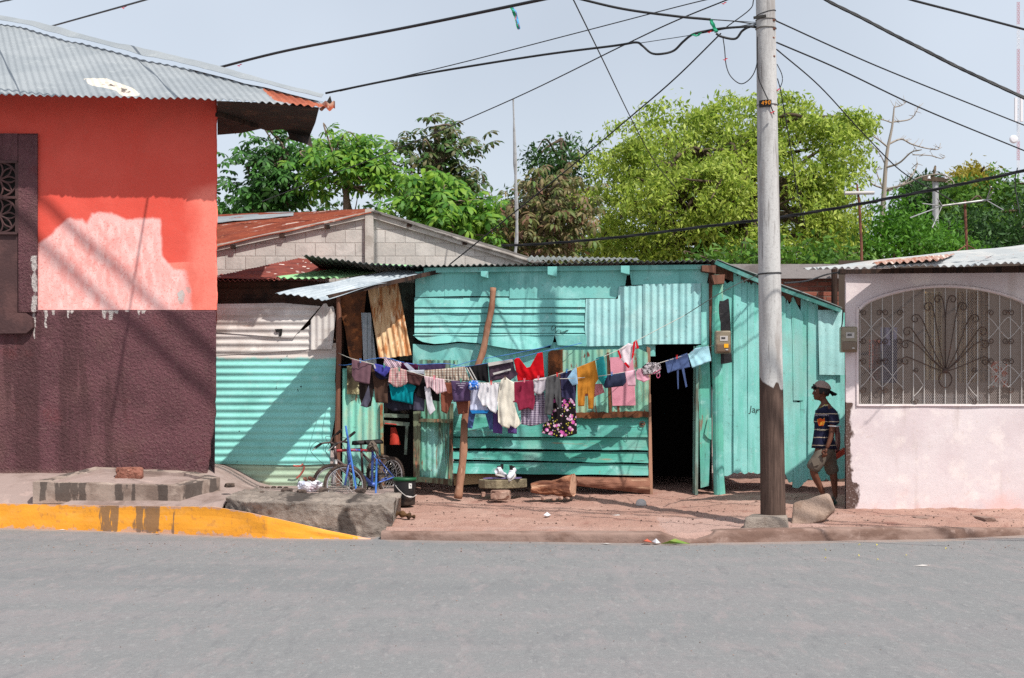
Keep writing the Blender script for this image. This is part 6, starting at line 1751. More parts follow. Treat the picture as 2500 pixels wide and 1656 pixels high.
# front line
garment('towel', 'mauve towel doubled over the start of the front line', 'towel', [(859, 876), (866, 878), (907, 889), (904, 918), (902, 939), (866, 931), (859, 917)], F('mauve', (122, 90, 100)), amp=.008)
garment('trousers', 'dark brown trousers hanging behind the mauve towel', 'trousers', [(876, 900), (905, 891), (913, 898), (913, 950), (906, 991), (898, 995), (883, 990), (877, 970)], F('dark_brown', (56, 46, 44)), .09)
garment('shirt', 'slate grey shirt sleeve showing between the dark brown and brown trousers', 'shirt', [(888, 972), (900, 940), (905, 976), (896, 996), (880, 991)], F('slate', (88, 86, 102)), .06)
garment('trousers', 'earth brown trouser leg below the blue jersey', 'trousers', [(907, 899), (917, 906), (945, 912), (946, 932), (947, 985), (917, 983), (913, 946)], F('earth_brown', (86, 64, 54)), .06)
garment('jersey', 'dark navy lower half of a folded sports jersey', 'jersey', [(914, 900), (939, 912), (947, 905), (947, 924), (930, 928), (917, 920)], F('ink_navy', (38, 38, 62)), .03)
g_ = garment('jersey', 'royal blue sports jersey with a white edge', 'jersey', [(912, 891), (917, 888), (953, 897), (952, 905), (939, 921), (914, 905)], F('royal_blue', (74, 74, 160)), -.01)
strip_part(g_, [(912, 892), (917, 889), (918, 900), (914, 900)], 17.165, m_white, 'edge')
garment('shorts', 'pink and white check shorts with a ruffled hem above the teal top', 'shorts', [(952, 901), (969, 897), (992, 904), (995, 932), (991, 939), (973, 946), (960, 943), (948, 932)], F('pink_check', (220, 192, 186), .8, plaid((200, 130, 134), (150, 150, 140), 10)), -.015, rag=2)
garment('top', 'deep teal gathered top with frilled shoulders', 'top', [(950, 938), (960, 937), (1002, 935), (1016, 944), (1009, 960), (1008, 988), (988, 983), (956, 977)], F('deep_teal', (0, 138, 150), .7), .05, wl=.06)
garment('trousers', 'charcoal trousers hanging behind the deep teal top', 'trousers', [(938, 935), (958, 938), (1012, 950), (1013, 1000), (960, 1004), (938, 992)], F('charcoal', (50, 50, 62)), .12)
garment('shirt', 'dark brown patterned shirt between the check shorts and black top', 'shirt', [(993, 908), (1035, 914), (1024, 942), (994, 936)], F('brown_print', (82, 54, 54), .6), .02)
garment('top', 'black top bunched behind the striped skirt', 'top', [(1016, 966), (1022, 919), (1035, 917), (1050, 940), (1073, 955), (1073, 980), (1036, 975)], F('black_jersey', (27, 25, 27)), .05)
garment('trousers', 'grey blue jeans end below the black top', 'trousers', [(1009, 1002), (1012, 960), (1037, 968), (1036, 1005)], F('grey_denim', (78, 76, 94)), .09, amp=.008)
garment('skirt', 'pale pink striped skirt folded double with a gathered waist', 'skirt', [(1035, 918), (1084, 926), (1091, 955), (1067, 963), (1050, 945), (1042, 949)], F('pink_stripe', (226, 204, 206), .85, stripes((186, 136, 152), 14, 0, .1, .4)), -.01, wl=.04)
garment('leggings', 'white legging hanging in one long tapering leg', 'leggings', [(1036, 944), (1050, 944), (1056, 981), (1063, 1001), (1050, 1014), (1044, 1002)], F('cool_white', (216, 213, 220)), .02)
garment('trousers', 'rust brown trousers behind the purple t-shirt', 'trousers', [(1075, 934), (1145, 936), (1142, 1009), (1119, 1012), (1112, 975), (1104, 978), (1091, 1011), (1077, 1004)], F('rust_brown', (138, 82, 66)), .08)
g_ = garment('tshirt', 'purple t-shirt with pale faded lettering hung upside down', 't-shirt', [(1101, 929), (1145, 933), (1149, 979), (1107, 982)], F('grape', (92, 72, 106)), -.005)
for y in (935, 940, 945): strip_part(g_, [(1113 + (y - 935), y), (1137 - (y - 935) * .6, y + 1), (1137 - (y - 935) * .6, y + 3.2), (1113 + (y - 935), y + 2.2)], 17.155, F('faded_print', (176, 164, 184), .5), 'print')
q = MB()
for i in range(7):
    a = i * .9; q.ring(P(1156 + 6 * math.cos(a), 941 + 6 * math.sin(a), 17.15), (math.cos(a), .6, math.sin(a)), .03, .016, 14, 6)
o = q.build('scrunchie', F('sky_blue_frill', (58, 124, 214), .8, lambda t, c: t.mix(t.ramp(t.noise(45, 3), .52, .58), c, lin(226, 232, 240))), smooth=True); recentre(o); tag(o, 'bunched blue and white frilly hair band pegged by the purple t-shirt', 'hair band', 'washing on the lines')
g_ = garment('tshirt', 'lilac white t-shirt with a bright blue hem', 't-shirt', [(1148, 940), (1171, 935), (1186, 991), (1194, 1003), (1148, 1003)], F('lilac_white', (208, 212, 234)), .03)
strip_part(g_, [(1148, 1002), (1194, 1002), (1190, 1009), (1152, 1010)], 17.21, F('hem_blue', (40, 130, 200)), 'hem')
garment('jeans', 'blue jeans hanging with two legs apart behind the white shirts', 'jeans', [(1146, 990), (1203, 995), (1203, 1050), (1195, 1048), (1185, 1012), (1161, 1010), (1153, 1047), (1141, 1045)], F('blue_denim', (80, 102, 152), .7), .10)
garment('tshirt', 'plain white t-shirt slanting to a point', 't-shirt', [(1173, 936), (1219, 934), (1218, 969), (1211, 1011), (1196, 1002), (1188, 991), (1178, 992), (1166, 966)], F('white_cotton', (228, 226, 230)), .0, wl=.05)
garment('blouse', 'long cream blouse with a knotted collar and two pointed tails', 'blouse', [(1223, 928), (1234, 920), (1244, 928), (1256, 934), (1251, 969), (1262, 1009), (1272, 1034), (1259, 1047), (1246, 1039), (1243, 1047), (1226, 1041), (1216, 1031), (1218, 986), (1214, 978), (1219, 946)], F('cream_cotton', (228, 222, 208)), -.02, wl=.1, amp=.02)
garment('trousers', 'violet trousers whose two legs show below the cream blouse', 'trousers', [(1203, 1000), (1262, 1005), (1262, 1060), (1240, 1058), (1238, 1030), (1228, 1030), (1226, 1060), (1203, 1057)], F('violet', (98, 74, 136)), .10)
garment('tshirt', 'maroon t-shirt hung by its hem beside the cream blouse', 't-shirt', [(1256, 933), (1302, 928), (1306, 979), (1302, 1003), (1289, 996), (1266, 1004), (1262, 984), (1250, 980)], F('maroon_cotton', (142, 42, 68), .7), -.01, wl=.09)
garment('skirt', 'purple and white checked skirt flaring below the maroon t-shirt', 'skirt', [(1271, 1000), (1290, 980), (1309, 962), (1329, 958), (1332, 1002), (1341, 1029), (1312, 1038), (1296, 1041), (1272, 1036)], F('purple_check', (96, 74, 110), .8, plaid((206, 196, 210), (56, 40, 66), 13)), .05, wl=.06)
garment('shirt', 'small whitish child shirt beside the grey jeans', 'shirt', [(1303, 926), (1334, 921), (1334, 949), (1325, 958), (1320, 964), (1306, 961), (1301, 953)], F('grey_white_print', (208, 200, 208), .7), .0)
garment('jeans', 'grey jeans with one long and one shorter leg', 'jeans', [(1335, 920), (1365, 914), (1369, 946), (1371, 995), (1366, 1000), (1358, 985), (1353, 960), (1348, 1014), (1329, 1012), (1332, 950)], F('mid_grey_denim', (92, 92, 94), .7), -.03)
garment('dress', 'black dress printed with big pink flowers and yellow leaves', 'dress', [(1323, 1057), (1326, 1036), (1345, 1024), (1349, 975), (1359, 960), (1372, 970), (1405, 975), (1409, 1059), (1392, 1065), (1365, 1069)], F('floral_black', (34, 28, 32), .8, floral), .05, amp=.01)
garment('skirt', 'frilled pink skirt peeping out behind the mustard leggings', 'skirt', [(1428, 966), (1432, 938), (1470, 937), (1476, 959), (1451, 969)], F('salmon_pink', (226, 152, 162), .85), .12, rag=1.5, wl=.04)
garment('shorts', 'dark denim shorts folded over the front line', 'shorts', [(1473, 943), (1483, 916), (1526, 909), (1529, 933), (1521, 943), (1478, 948)], F('dark_denim', (52, 58, 82)), -.01, amp=.008)
garment('shirt', 'pale pink vest hanging straight beside the dark denim shorts', 'shirt', [(1526, 908), (1551, 903), (1552, 943), (1533, 943)], F('baby_pink', (230, 184, 200), .88), -.01, amp=.007)
garment('top', 'small pink top pulled to a point next to the zebra bikini', 'top', [(1552, 903), (1571, 897), (1587, 926), (1572, 934), (1554, 926)], F('candy_pink', (230, 172, 190), .85), .0)
g_ = garment('bikini', 'black and white animal print bikini top with pink straps', 'bikini', [(1568, 896), (1581, 885), (1610, 886), (1615, 899), (1610, 913), (1584, 914), (1571, 916)], F('zebra_print', (224, 214, 218), .9, zebra), -.02, amp=.02, wl=.12)
q = MB(); Yb = line_y(1600) - .03; q.tube(spline([P(1606, 911, Yb), P(1603, 919, Yb), P(1607, 923, Yb), P(1611, 918, Yb), P(1609, 909, Yb)], 5), .004, 5); q.tube(spline([P(1576, 914, Yb), P(1590, 914, Yb), P(1612, 903, Yb)], 5), .005, 5)
WL[g_.name] = tuple(g_.location); q.build('strap', F('strap_pink', (220, 110, 150)), g_)
g_ = garment('shorts', 'mid blue denim shorts with two dangling ties in front of the doorway', 'shorts', [(1624, 881), (1652, 872), (1678, 862), (1685, 896), (1668, 901), (1645, 906), (1630, 912)], F('light_denim', (84, 102, 146), .7), -.01, amp=.012)
for a in ([(1652, 900), (1657, 900), (1657, 949), (1654, 951), (1653, 930)], [(1664, 899), (1670, 898), (1678, 944), (1674, 946)]): strip_part(g_, a, line_y(1660) - .01, F('light_denim', (84, 102, 146), .7), 'tie')
garment('tshirt', 'pale aqua t-shirt with a knotted front at the doorpost end of the line', 't-shirt', [(1680, 866), (1698, 850), (1712, 848), (1730, 845), (1737, 881), (1690, 899)], F('aqua', (176, 222, 234), .85, lambda t, c: t.mix(t.ramp(t.noise(14, 3), .66, .7), c, lin(206, 90, 130))), -.02, amp=.014, wl=.12)
# pegs
pegs = [(880, 880, 17.18, 'blue', 'on the mauve towel'), (938, 892, 17.17, 'green', 'on the royal blue jersey'), (975, 901, 17.16, 'green', 'on the pink check shorts'), (1060, 921, 17.16, 'pink', 'on the striped skirt'), (1125, 928, 17.16, 'green', 'on the purple t-shirt'), (1149, 930, 17.15, 'green', 'by the frilly hair band'),
        (1199, 934, 17.16, 'red', 'on the plain white t-shirt'), (1233, 922, 17.14, 'brown', 'on the knotted collar of the blouse'), (1280, 928, 17.15, 'pink', 'on the maroon t-shirt'), (1314, 922, 17.16, 'pink', 'on the small whitish shirt'), (1360, 914, 17.15, 'red', 'on the grey jeans'), (1256, 872, 17.47, 'green', 'on the near corner of the red cloth'),
        (1324, 858, 17.52, 'green', 'on the high corner of the red cloth'), (1493, 912, 17.34, 'blue', 'on the dark denim shorts'), (1553, 901, 17.45, 'green', 'between the pink vest and top'), (1652, 871, 17.63, 'red', 'on the blue denim shorts'), (1383, 905, 17.25, 'blue', 'on the navy top')]
PC = dict(blue=(50, 110, 170), green=(40, 130, 110), pink=(220, 110, 130), red=(206, 40, 40), brown=(90, 60, 50))
for x, y, Y, c, lab in pegs:
    q = MB(); p = P(x, y, Y)
    q.bar(p + Vector((-.006, -.012, .022)), p + Vector((-.002, -.012, -.03)), .007, .010); q.bar(p + Vector((.010, -.012, .022)), p + Vector((.004, -.012, -.03)), .007, .010); q.box(p + Vector((.002, -.012, 0)), (.016, .008, .006))
    o = q.build('clothes_peg', mat('peg_' + c, lin(PC[c]), .5)); recentre(o); tag(o, c + ' clothes peg ' + lab, 'clothes peg', 'clothes pegs')

# ================================================================ LEANING POLE
q = MB()
pts = spline([P(1118, 1217, 17.25), P(1124, 1170, 17.3), P(1131, 1110, 17.4), P(1134, 1040, 17.5), P(1140, 990, 17.58), P(1156, 920, 17.68), P(1178, 862, 17.78), P(1190, 800, 17.83), P(1200, 752, 17.86), P(1204, 703, 17.88)], 5)
n = len(pts); q.tube(pts, [(.050 - .014 * i / n) * (1 + .06 * math.sin(i * 1.3)) for i in range(n)], 12)
o = q.build('pole', m_pole, smooth=True); recentre(o); tag(o, 'crooked bare wooden pole leaning against the turquoise shack', 'pole')

# ================================================================ BICYCLES
m_tyre = mat('worn_tyre', lin(70, 58, 52), .9, [dict(col=lin(110, 94, 84), s=12, lo=.5, hi=.64)])
m_rim = mat('bright_rim', lin(190, 190, 194), .35, [dict(col=lin(130, 110, 100), s=14, lo=.6, hi=.7)], metal=.6)
m_spoke = mat('spoke_steel', lin(176, 172, 168), .4, metal=.6)
m_blackp = mat('black_plastic', lin(34, 30, 30), .6)
def bicycle(label, RA, BB, ST, HT, HB, FA, fax, bar_pts, cols, Rw, seat, fork_r=.014):
    RA, BB, ST, HT, HB, FA = [P(*p) for p in (RA, BB, ST, HT, HB, FA)]
    T = thing('bicycle', label, 'bicycle', (BB.x, BB.y, .25), 'bicycles leaning at the shack')
    cf, ct, ck = cols
    f = BB - RA; f.z = 0; f.normalize(); ax = f.cross(Vector((0, 0, 1)))
    q = MB(); s = ax * .045
    for sg in (-1, 1):
        q.tube([ST - Vector((0, 0, .05)) + s * .3 * sg, RA + s * sg], .008, 7); q.tube([BB + s * .4 * sg, RA + s * sg], .009, 7)
    q.tube([BB, ST], .016, 9); q.tube([HB, BB], .021, 10); q.tube([HB, HT], .019, 9); q.tube([BB - s, BB + s], .024, 10)
    fr = q.build('frame', cf, T, smooth=True)
    q = MB(); q.tube([ST - Vector((0, 0, .012)), HT - Vector((0, 0, .035))], .018, 9); q.build('top_tube', ct, T, smooth=True)
    fa = Vector(fax).normalized()
    q = MB(); cr = HB - (HB - FA).normalized() * .01
    for sg in (-1, 1): q.tube([cr, HB + fa * .05 * sg + (FA - HB) * .12, FA + fa * .05 * sg], fork_r, 8)
    q.tube([HB, HB + (HT - HB) * 1.35], .013, 8); q.build('fork', ck, T, smooth=True)
    for nm, c, a in (('rear', RA, ax), ('front', FA, fa)):
        q = MB()
        u = Vector(a).orthogonal().normalized(); v = Vector(a).cross(u)
        for i in range(28):
            t = 2 * math.pi * i / 28; t2 = t + (.5 if i % 2 else -.5)
            q.tube([c + Vector(a) * (.028 if i % 4 < 2 else -.028) + (u * math.cos(t2) + v * math.sin(t2)) * .02, c + (u * math.cos(t) + v * math.sin(t)) * (Rw - .045)], .0014, 4, caps=False)
        q.tube([c - Vector(a) * .045, c + Vector(a) * .045], .016, 10)
        wh = q.build('wheel', m_spoke, T)
        q = MB(); q.ring(c, a, Rw - .042, .011, 44, 8); q.build('rim', m_rim, wh, smooth=True)
        q = MB(); q.ring(c, a, Rw - .021, .021, 56, 10)
        for i in range(56):
            t = 2 * math.pi * i / 56; r = (u * math.cos(t) + v * math.sin(t)); tt = (-u * math.sin(t) + v * math.cos(t))
            q.bar(c + r * (Rw - .002) - Vector(a) * .017, c + r * (Rw - .002) + Vector(a) * .017, .007, .007, up=tt)
        q.build('tyre', m_tyre, wh)
    q = MB(); bp = [P(*p) for p in bar_pts]; q.tube(spline(bp, 5), .011, 8); q.tube([HB + (HT - HB) * 1.3, bp[len(bp) // 2]], .013, 8)
    hb = q.build('handlebar', mat('dark_handlebar', lin(78, 64, 60), .5), T, smooth=True)
    for a, b in ((bp[0], bp[1]), (bp[-1], bp[-2])):
        q = MB(); d = (b - a).normalized(); q.tube([a - d * .015, a + d * .09], .017, 9); q.build('grip', m_blackp, hb, smooth=True)
        q = MB(); q.tube([a + d * .1, a + d * .05 + Vector((-.03, -.05, -.03)), a + Vector((-.04, -.06, -.04))], .005, 5); q.build('brake_lever', m_spoke, hb)
    q = MB(); ring_c = BB + ax * .055
    q.ring(ring_c, ax, .075, .006, 28, 6)
    q.tube([ring_c, ring_c + Vector((0, 0, -.13)) + f * .05], .009, 7); q.tube([BB - ax * .06, BB - ax * .06 + Vector((0, 0, .13)) - f * .05], .009, 7)
    cr_ = q.build('crank', m_blackp, T)
    for e, sg in ((ring_c + Vector((0, 0, -.13)) + f * .05, 1), (BB - ax * .06 + Vector((0, 0, .13)) - f * .05, -1)):
        q = MB(); q.bar(e, e + ax * .08 * sg, .07, .02, up=(0, 0, 1)); q.build('pedal', m_blackp, cr_)
    q = MB(); q.tube([ring_c + Vector((0, 0, .075)), RA + ax * .055 + Vector((0, 0, .03))], .004, 5); q.tube([ring_c - Vector((0, 0, .075)), RA + ax * .055 - Vector((0, 0, .03))], .004, 5); q.build('chain', m_tyre, T)
    sp = P(*seat)
    q = MB()
    def saddle(u, v):
        t = u; wd_ = .025 + .055 * t ** 1.5; a = math.pi * v
        return sp + f * (.12 - .25 * t) + ax * wd_ * math.cos(a) + Vector((0, 0, .035 * math.sin(a) + .01 * t))
    q.shell(saddle, 16, 10, .02, (0, 0, -1)); sd_ = q.build('saddle', m_blackp, T, smooth=True)
    q = MB(); q.tube([ST, sp], .012, 8); q.build('seat_post', m_spoke, sd_)
    q = MB(); q.tube(spline([bp[1], bp[1] + Vector((-.06, -.05, .02)), bp[1] + Vector((-.12, -.06, -.10)), HB + Vector((-.05, -.03, -.12)), HB + fa * .04], 6), .003, 5); q.tube(spline([bp[-2], bp[-2] + Vector((-.08, -.06, .0)), HT + Vector((-.02, -.04, -.05)), HB], 6), .003, 5); q.build('brake_cable', m_blackp, hb)
    return T
m_bblue = mat('blue_bike_paint', lin(78, 108, 186), .4, [dict(col=lin(50, 60, 112), s=7, lo=.5, hi=.62), dict(col=lin(120, 124, 150), s=20, lo=.64, hi=.7)], spec=.5)
m_btop = mat('red_blue_tube', lin(60, 100, 176), .4, [dict(col=lin(150, 44, 48), s=9, lo=.46, hi=.52)], spec=.5)
m_bred = mat('red_bike_paint', lin(158, 40, 44), .4, [dict(col=lin(200, 150, 150), s=14, lo=.62, hi=.68)], spec=.5)
m_bdark = mat('dark_bike_paint', lin(70, 52, 52), .45)
m_bsil = mat('silver_fork', lin(186, 180, 180), .4, [dict(col=lin(140, 110, 110), s=9, lo=.58, hi=.66)], metal=.4)
bicycle('nearer bicycle with a blue frame and its front wheel turned, jacket over the saddle', (955, 1165, 17.75), (908, 1183, 17.44), (910, 1098, 17.46), (850, 1092, 17.03), (852, 1130, 17.03), (842, 1185, 17.0), (.12, -1, .03),
        [(810, 1093, 16.85), (822, 1083, 16.9), (838, 1078, 17.0), (848, 1070, 17.08), (864, 1057, 17.2)], (m_bblue, m_btop, m_bblue), .255, (907, 1082, 17.46))
bicycle('farther bicycle with a silver fork and red frame tubes, against the corrugated wall', (935, 1160, 18.05), (886, 1172, 17.85), (882, 1095, 17.85), (818, 1094, 17.55), (820, 1122, 17.55), (812, 1183, 17.4), (.3, -1, 0),
        [(772, 1092, 17.35), (785, 1083, 17.42), (806, 1080, 17.5), (812, 1068, 17.6), (832, 1052, 17.75)], (m_bdark, m_bred, m_bsil), .255, (881, 1083, 17.8), .018)
q = MB()
def jk(u, v):
    a = (u - .5) * 2
    return P(909 + 15 * a + 3 * nz(u * 5, v * 4, 1), 1076 + 20 * a * a + 22 * v * (.5 + u) + 2 * nz(u * 8, v * 7, 3), 17.40 - .07 * math.sin(v * 2.6) + .04 * nz(u * 6, v * 6, 5))
q.shell(jk, 26, 22, .02, (0, 1, 0)); o = q.build('jacket', F('drab_jacket', (120, 108, 98), .7), smooth=True); recentre(o); tag(o, 'drab grey jacket slung over the saddle of the blue bicycle', 'jacket')
m_bstick = mat('blue_painted_stick', lin(62, 112, 190), .5, [dict(col=lin(44, 88, 160), s=9, lo=.5, hi=.64)])
for a, b, lab in (((844, 1040, 17.05), (870, 1198, 16.85), 'long blue stick leaning across the front of the blue bicycle'), ((920, 1121, 17.0), (917, 1214, 16.88), 'short blue stick standing beside the bicycle pedal')):
    q = MB(); q.tube([P(*b), P(*a)], .0115, 9); o = q.build('stick', m_bstick); recentre(o); tag(o, lab, 'stick', 'blue sticks')

# ================================================================ BUCKET, BAG, STONES, LOG, SHOES
c = P(988, 1233, 16.75); BK = thing('bucket', 'black paint bucket with a green rim and white splashes beside the concrete slab', 'bucket', c)
q = MB(); q.lathe(c, [(.115, 0), (.122, .01), (.128, .20), (.131, .28), (.131, .315), (.124, .315), (.118, .03), (.0, .028)], 32)
q.attr('splash', 0, [max(0, 1.0 - math.hypot((v[0] - c.x + .045) / .05, (v[2] - c.z - .11) / .085) * .55) if v[1] < c.y else 0 for v in q.v])
q.build('body', mat('black_bucket', lin(30, 30, 32), .5, [dict(col=lin(70, 60, 54), s=6, lo=.5, hi=.66), dict(col=lin(214, 206, 198), attr='splash', k=.8, lo=.45, hi=.52, s=16)]), BK, smooth=True)
q = MB(); q.lathe(c, [(.131, .285), (.138, .285), (.139, .322), (.124, .322), (.124, .31)], 32); q.build('rim', mat('green_plastic', lin(26, 84, 52), .5), BK, smooth=True)
q = MB(); q.shell(lambda u, v: c + Vector((.131 * math.sin(.45 + .32 * u), -.134 * math.cos(.45 + .32 * u), .20 + .06 * v)), 6, 3, .002, (0, -1, 0)); q.build('sticker', mat('bucket_sticker', lin(206, 206, 200), .6, [dict(col=lin(60, 60, 70), s=60, lo=.55, hi=.6)]), BK)
q = MB(); q.tube(spline([c + Vector((-.13, -.02, .27)), c + Vector((-.07, -.135, .2)), c + Vector((.02, -.15, .12)), c + Vector((.09, -.13, .095)), c + Vector((.14, -.03, .12))], 6), .004, 5); q.tube([c + Vector((.03, -.15, .113)), c + Vector((.10, -.125, .10))], .008, 6); q.build('handle', m_white, BK)
q = MB(); cb = P(757, 1197, 17.15)
bm = bmesh.new(); bmesh.ops.create_icosphere(bm, subdivisions=4, radius=1)
vs = []
for v in bm.verts:
    d = 1 + .22 * nz(v.co.x * 2, v.co.y * 2, v.co.z * 2) + .14 * nz(v.co.x * 6, v.co.y * 6, v.co.z * 6)
    z = v.co.z * d; z = min(z, .55 + .25 * nz(v.co.x * 3, v.co.y * 3, 1))
    vs.append(cb + Vector((v.co.x * d * .145, v.co.y * d * .09, .06 + z * .085)))
q.add(vs, [[v.index for v in f.verts] for f in bm.faces]); bm.free()
BG = thing('plastic_bag', 'crumpled white plastic bag of brown scraps lying beside the bicycle wheel', 'bag', cb)
q.build('bag', mat('white_plastic_film', lin(222, 220, 226), .4, [dict(col=lin(176, 150, 160), s=9, lo=.55, hi=.63), dict(col=lin(190, 196, 214), s=5, lo=.5, hi=.6)], [dict(s=14, k=.6, h=.02)]), BG)
for i, (dx, dz) in enumerate(((-.05, .135), (.0, .145), (.035, .13))): q = MB(); blob(q, cb + Vector((dx, -.03, dz)), (.03, .03, .025), i, 2, .6); q.build('scrap', m_redwood, BG)
for i, (pts, lab) in enumerate((([(716, 1137), (726, 1139), (735, 1137), (740, 1133)], 'short curved pink hose end poking out under the turquoise tin'), ([(743, 1138), (740, 1150), (731, 1162), (724, 1168)], 'pink hose piece hanging slantwise by the plastic bag'))):
    q = MB(); q.tube(spline([P(x, y, 18.13) for x, y in pts], 5), .012, 8); o = q.build('hose', mat('pink_hose', lin(176, 96, 84), .6)); recentre(o); tag(o, lab, 'hose')

m_stone = mat('field_stone', lin(150, 118, 104), .95, [dict(col=lin(176, 148, 132), s=6, lo=.48, hi=.64), dict(col=lin(110, 84, 74), s=12, lo=.56, hi=.68, amt=.8)], [dict(s=18, k=.7, h=.015, d=8)])
m_slabst = mat('stone_slab', lin(140, 128, 104), .95, [dict(col=lin(110, 100, 80), s=6, lo=.45, hi=.6), dict(col=lin(170, 156, 132), s=11, lo=.56, hi=.68)], [dict(s=22, k=.9, h=.02, d=8)])
m_darkst = mat('dark_rubble', lin(92, 78, 70), .95, [dict(col=lin(64, 54, 50), s=9, lo=.45, hi=.6)], [dict(s=22, k=.7, h=.015)])
def rock(px, py, Y, size, label, seed, m=m_stone, name='stone', cat='stone', group=None, flat=.75, rough=.35, sub=3, z=None):
    q = MB(); p = P(px, py, Y)
    blob(q, p + Vector((0, 0, size[2] * .7)), size, seed, sub, rough, seed, flat); o = q.build(name, m); recentre(o); return tag(o, label, cat, group)
rock(1222, 1219, 17.15, (.155, .12, .075), 'pale rounded stone propping the slab that holds the shoes', 3, sub=4)
rock(1180, 1213, 17.3, (.032, .03, .04), 'small upright stone left of the one under the slab', 5)
q = MB(); Ys = 17.42
ol = [(1168, 1174), (1182, 1169), (1210, 1166), (1262, 1165), (1287, 1163), (1286, 1172), (1262, 1184), (1240, 1190), (1212, 1193), (1184, 1189), (1172, 1182)]
top = [P(x, y, Ys + (1185 - y) * .012) for x, y in ol]
bm = bmesh.new()
nn = len(ol); cen = sum(top, Vector()) / nn
tz = cen.z + .035
ring1 = [Vector((p.x, 17.25 + (Ys + .28 - 17.25) * ((1193 - y) / 30), tz + .01 * nz(i, 1))) for i, (p, (x, y)) in enumerate(zip(top, ol))]
ring2 = [p + Vector((.012 * nz(i, 3), .01, -.105 + .015 * nz(i * 2, 4))) for i, p in enumerate(ring1)]
cen1 = sum(ring1, Vector()) / nn
q.add(ring1 + ring2 + [cen1, cen1 - Vector((0, 0, .09))], [(i, (i + 1) % nn, nn + (i + 1) % nn, nn + i) for i in range(nn)] + [(2 * nn, (i + 1) % nn, i) for i in range(nn)] + [(2 * nn + 1, nn + i, nn + (i + 1) % nn) for i in range(nn)])
bm.free()
o = q.build('stone_slab', m_slabst); md = o.modifiers.new('bevel', 'BEVEL'); md.width = .008; md.segments = 2; recentre(o); tag(o, 'flat stone slab raised like a low bench at the foot of the shack', 'slab')
slab_z = tz + .012
q = MB(); q.prism([Vector((PX(1180, 17.4), 17.33, slab_z)), Vector((PX(1268, 17.4), 17.36, slab_z)), Vector((PX(1274, 17.4), 17.52, slab_z)), Vector((PX(1195, 17.4), 17.5, slab_z))], (0, 0, .012))
o = q.build('board', mat('purple_board', lin(98, 84, 130), .8)); recentre(o); tag(o, 'thin purple board lying on the stone slab under the shoes', 'board')
def shoe(px, py, Y, ang, label, tilt):
    T = thing('shoe', label, 'shoe', P(px, py, Y), 'pair of white trainers'); b = P(px, py, Y)
    M = Matrix.Rotation(ang, 3, 'Z') @ Matrix.Rotation(tilt, 3, 'Y')
    def body(u, v):
        t = u; a = 2 * math.pi * v
        wd_ = .042 * (1 - .5 * abs(t - .45) ** 2 * 2); h = .055 + .055 * max(0, 1 - abs(t - .78) / .35) - .01 * t
        if t < .12: wd_ *= t / .12 * .6 + .4; h *= t / .12 * .5 + .5
        return b + M @ Vector((-.11 + .22 * t, wd_ * math.cos(a), .02 + max(-.02, h * .5 + h * .5 * math.sin(a))))
    q = MB(); q.grid(body, 20, 14); e = len(q.v); q.f.append(tuple(i * 20 for i in range(14))); q.f.append(tuple(i * 20 + 19 for i in range(14))); q.m += [0, 0]
    q.build('upper', mat('white_shoe', lin(206, 206, 214), .7, [dict(col=lin(160, 162, 176), s=16, lo=.5, hi=.62)]), T, smooth=True)
    q = MB(); q.prism([b + M @ Vector((-.118 + .235 * i / 11 if i < 12 else 0, .046 * math.sin(math.pi * min(.95, max(.08, i / 11))), 0)) for i in range(12)] + [b + M @ Vector((-.118 + .235 * i / 11, -.046 * math.sin(math.pi * min(.95, max(.08, i / 11))), 0)) for i in range(11, -1, -1)], M @ Vector((0, 0, .02))); q.build('sole', m_white, T)
    q = MB(); blob(q, b + M @ Vector((.055, 0, .118)), (.034, .024, .014), 1, 2, .1); q.build('opening', m_blackp, T)
    q = MB(); q.shell(lambda u, v: b + M @ Vector((.0 + .01 * v, -.018 + .036 * u, .10 + .06 * v)), 5, 4, .008, (1, 0, 0)); q.build('tongue', m_blackp, T)
shoe(1222, 1165, 17.38, R(-120), 'white trainer turned away, the farther from the leaning log', R(-14))
shoe(1250, 1166, 17.40, R(70), 'white trainer with a tall black tongue, the nearer to the log', R(-22))
# log
q = MB()
NL, NR = 16, 26
a, b = P(1297, 1193, 17.2), P(1400, 1187, 17.32)
vs = []
for i in range(NL):
    t = i / (NL - 1); c = a.lerp(b, t)
    ry, rz = .10 + .07 * t, .055 + .085 * t ** .8
    for k in range(NR):
        an = 2 * math.pi * k / NR
        yy, zz = math.cos(an), math.sin(an)
        sq = 1 / max(abs(yy), abs(zz)) ** .45
        d = 1 + .22 * nz(t * 3, yy * 1.5, zz * 1.5) + .10 * nz(t * 8, yy * 4, zz * 4)
        if zz > .3 and .15 < t < .75: d *= 1 - .30 * math.sin((t - .15) / .6 * math.pi)
        vs.append(c + Vector((.035 * nz(yy * 2, zz * 2, t * 2) * (1 if 0 < i < NL - 1 else .8) + (.05 * yy * t), yy * ry * sq * d, zz * rz * sq * d + .01)))
q.add(vs, [(i * NR + k, i * NR + (k + 1) % NR, (i + 1) * NR + (k + 1) % NR, (i + 1) * NR + k) for i in range(NL - 1) for k in range(NR)] + [tuple(range(NR))[::-1]])
q.slot = 1; q.f.append(tuple((NL - 1) * NR + k for k in range(NR))); q.m.append(1)
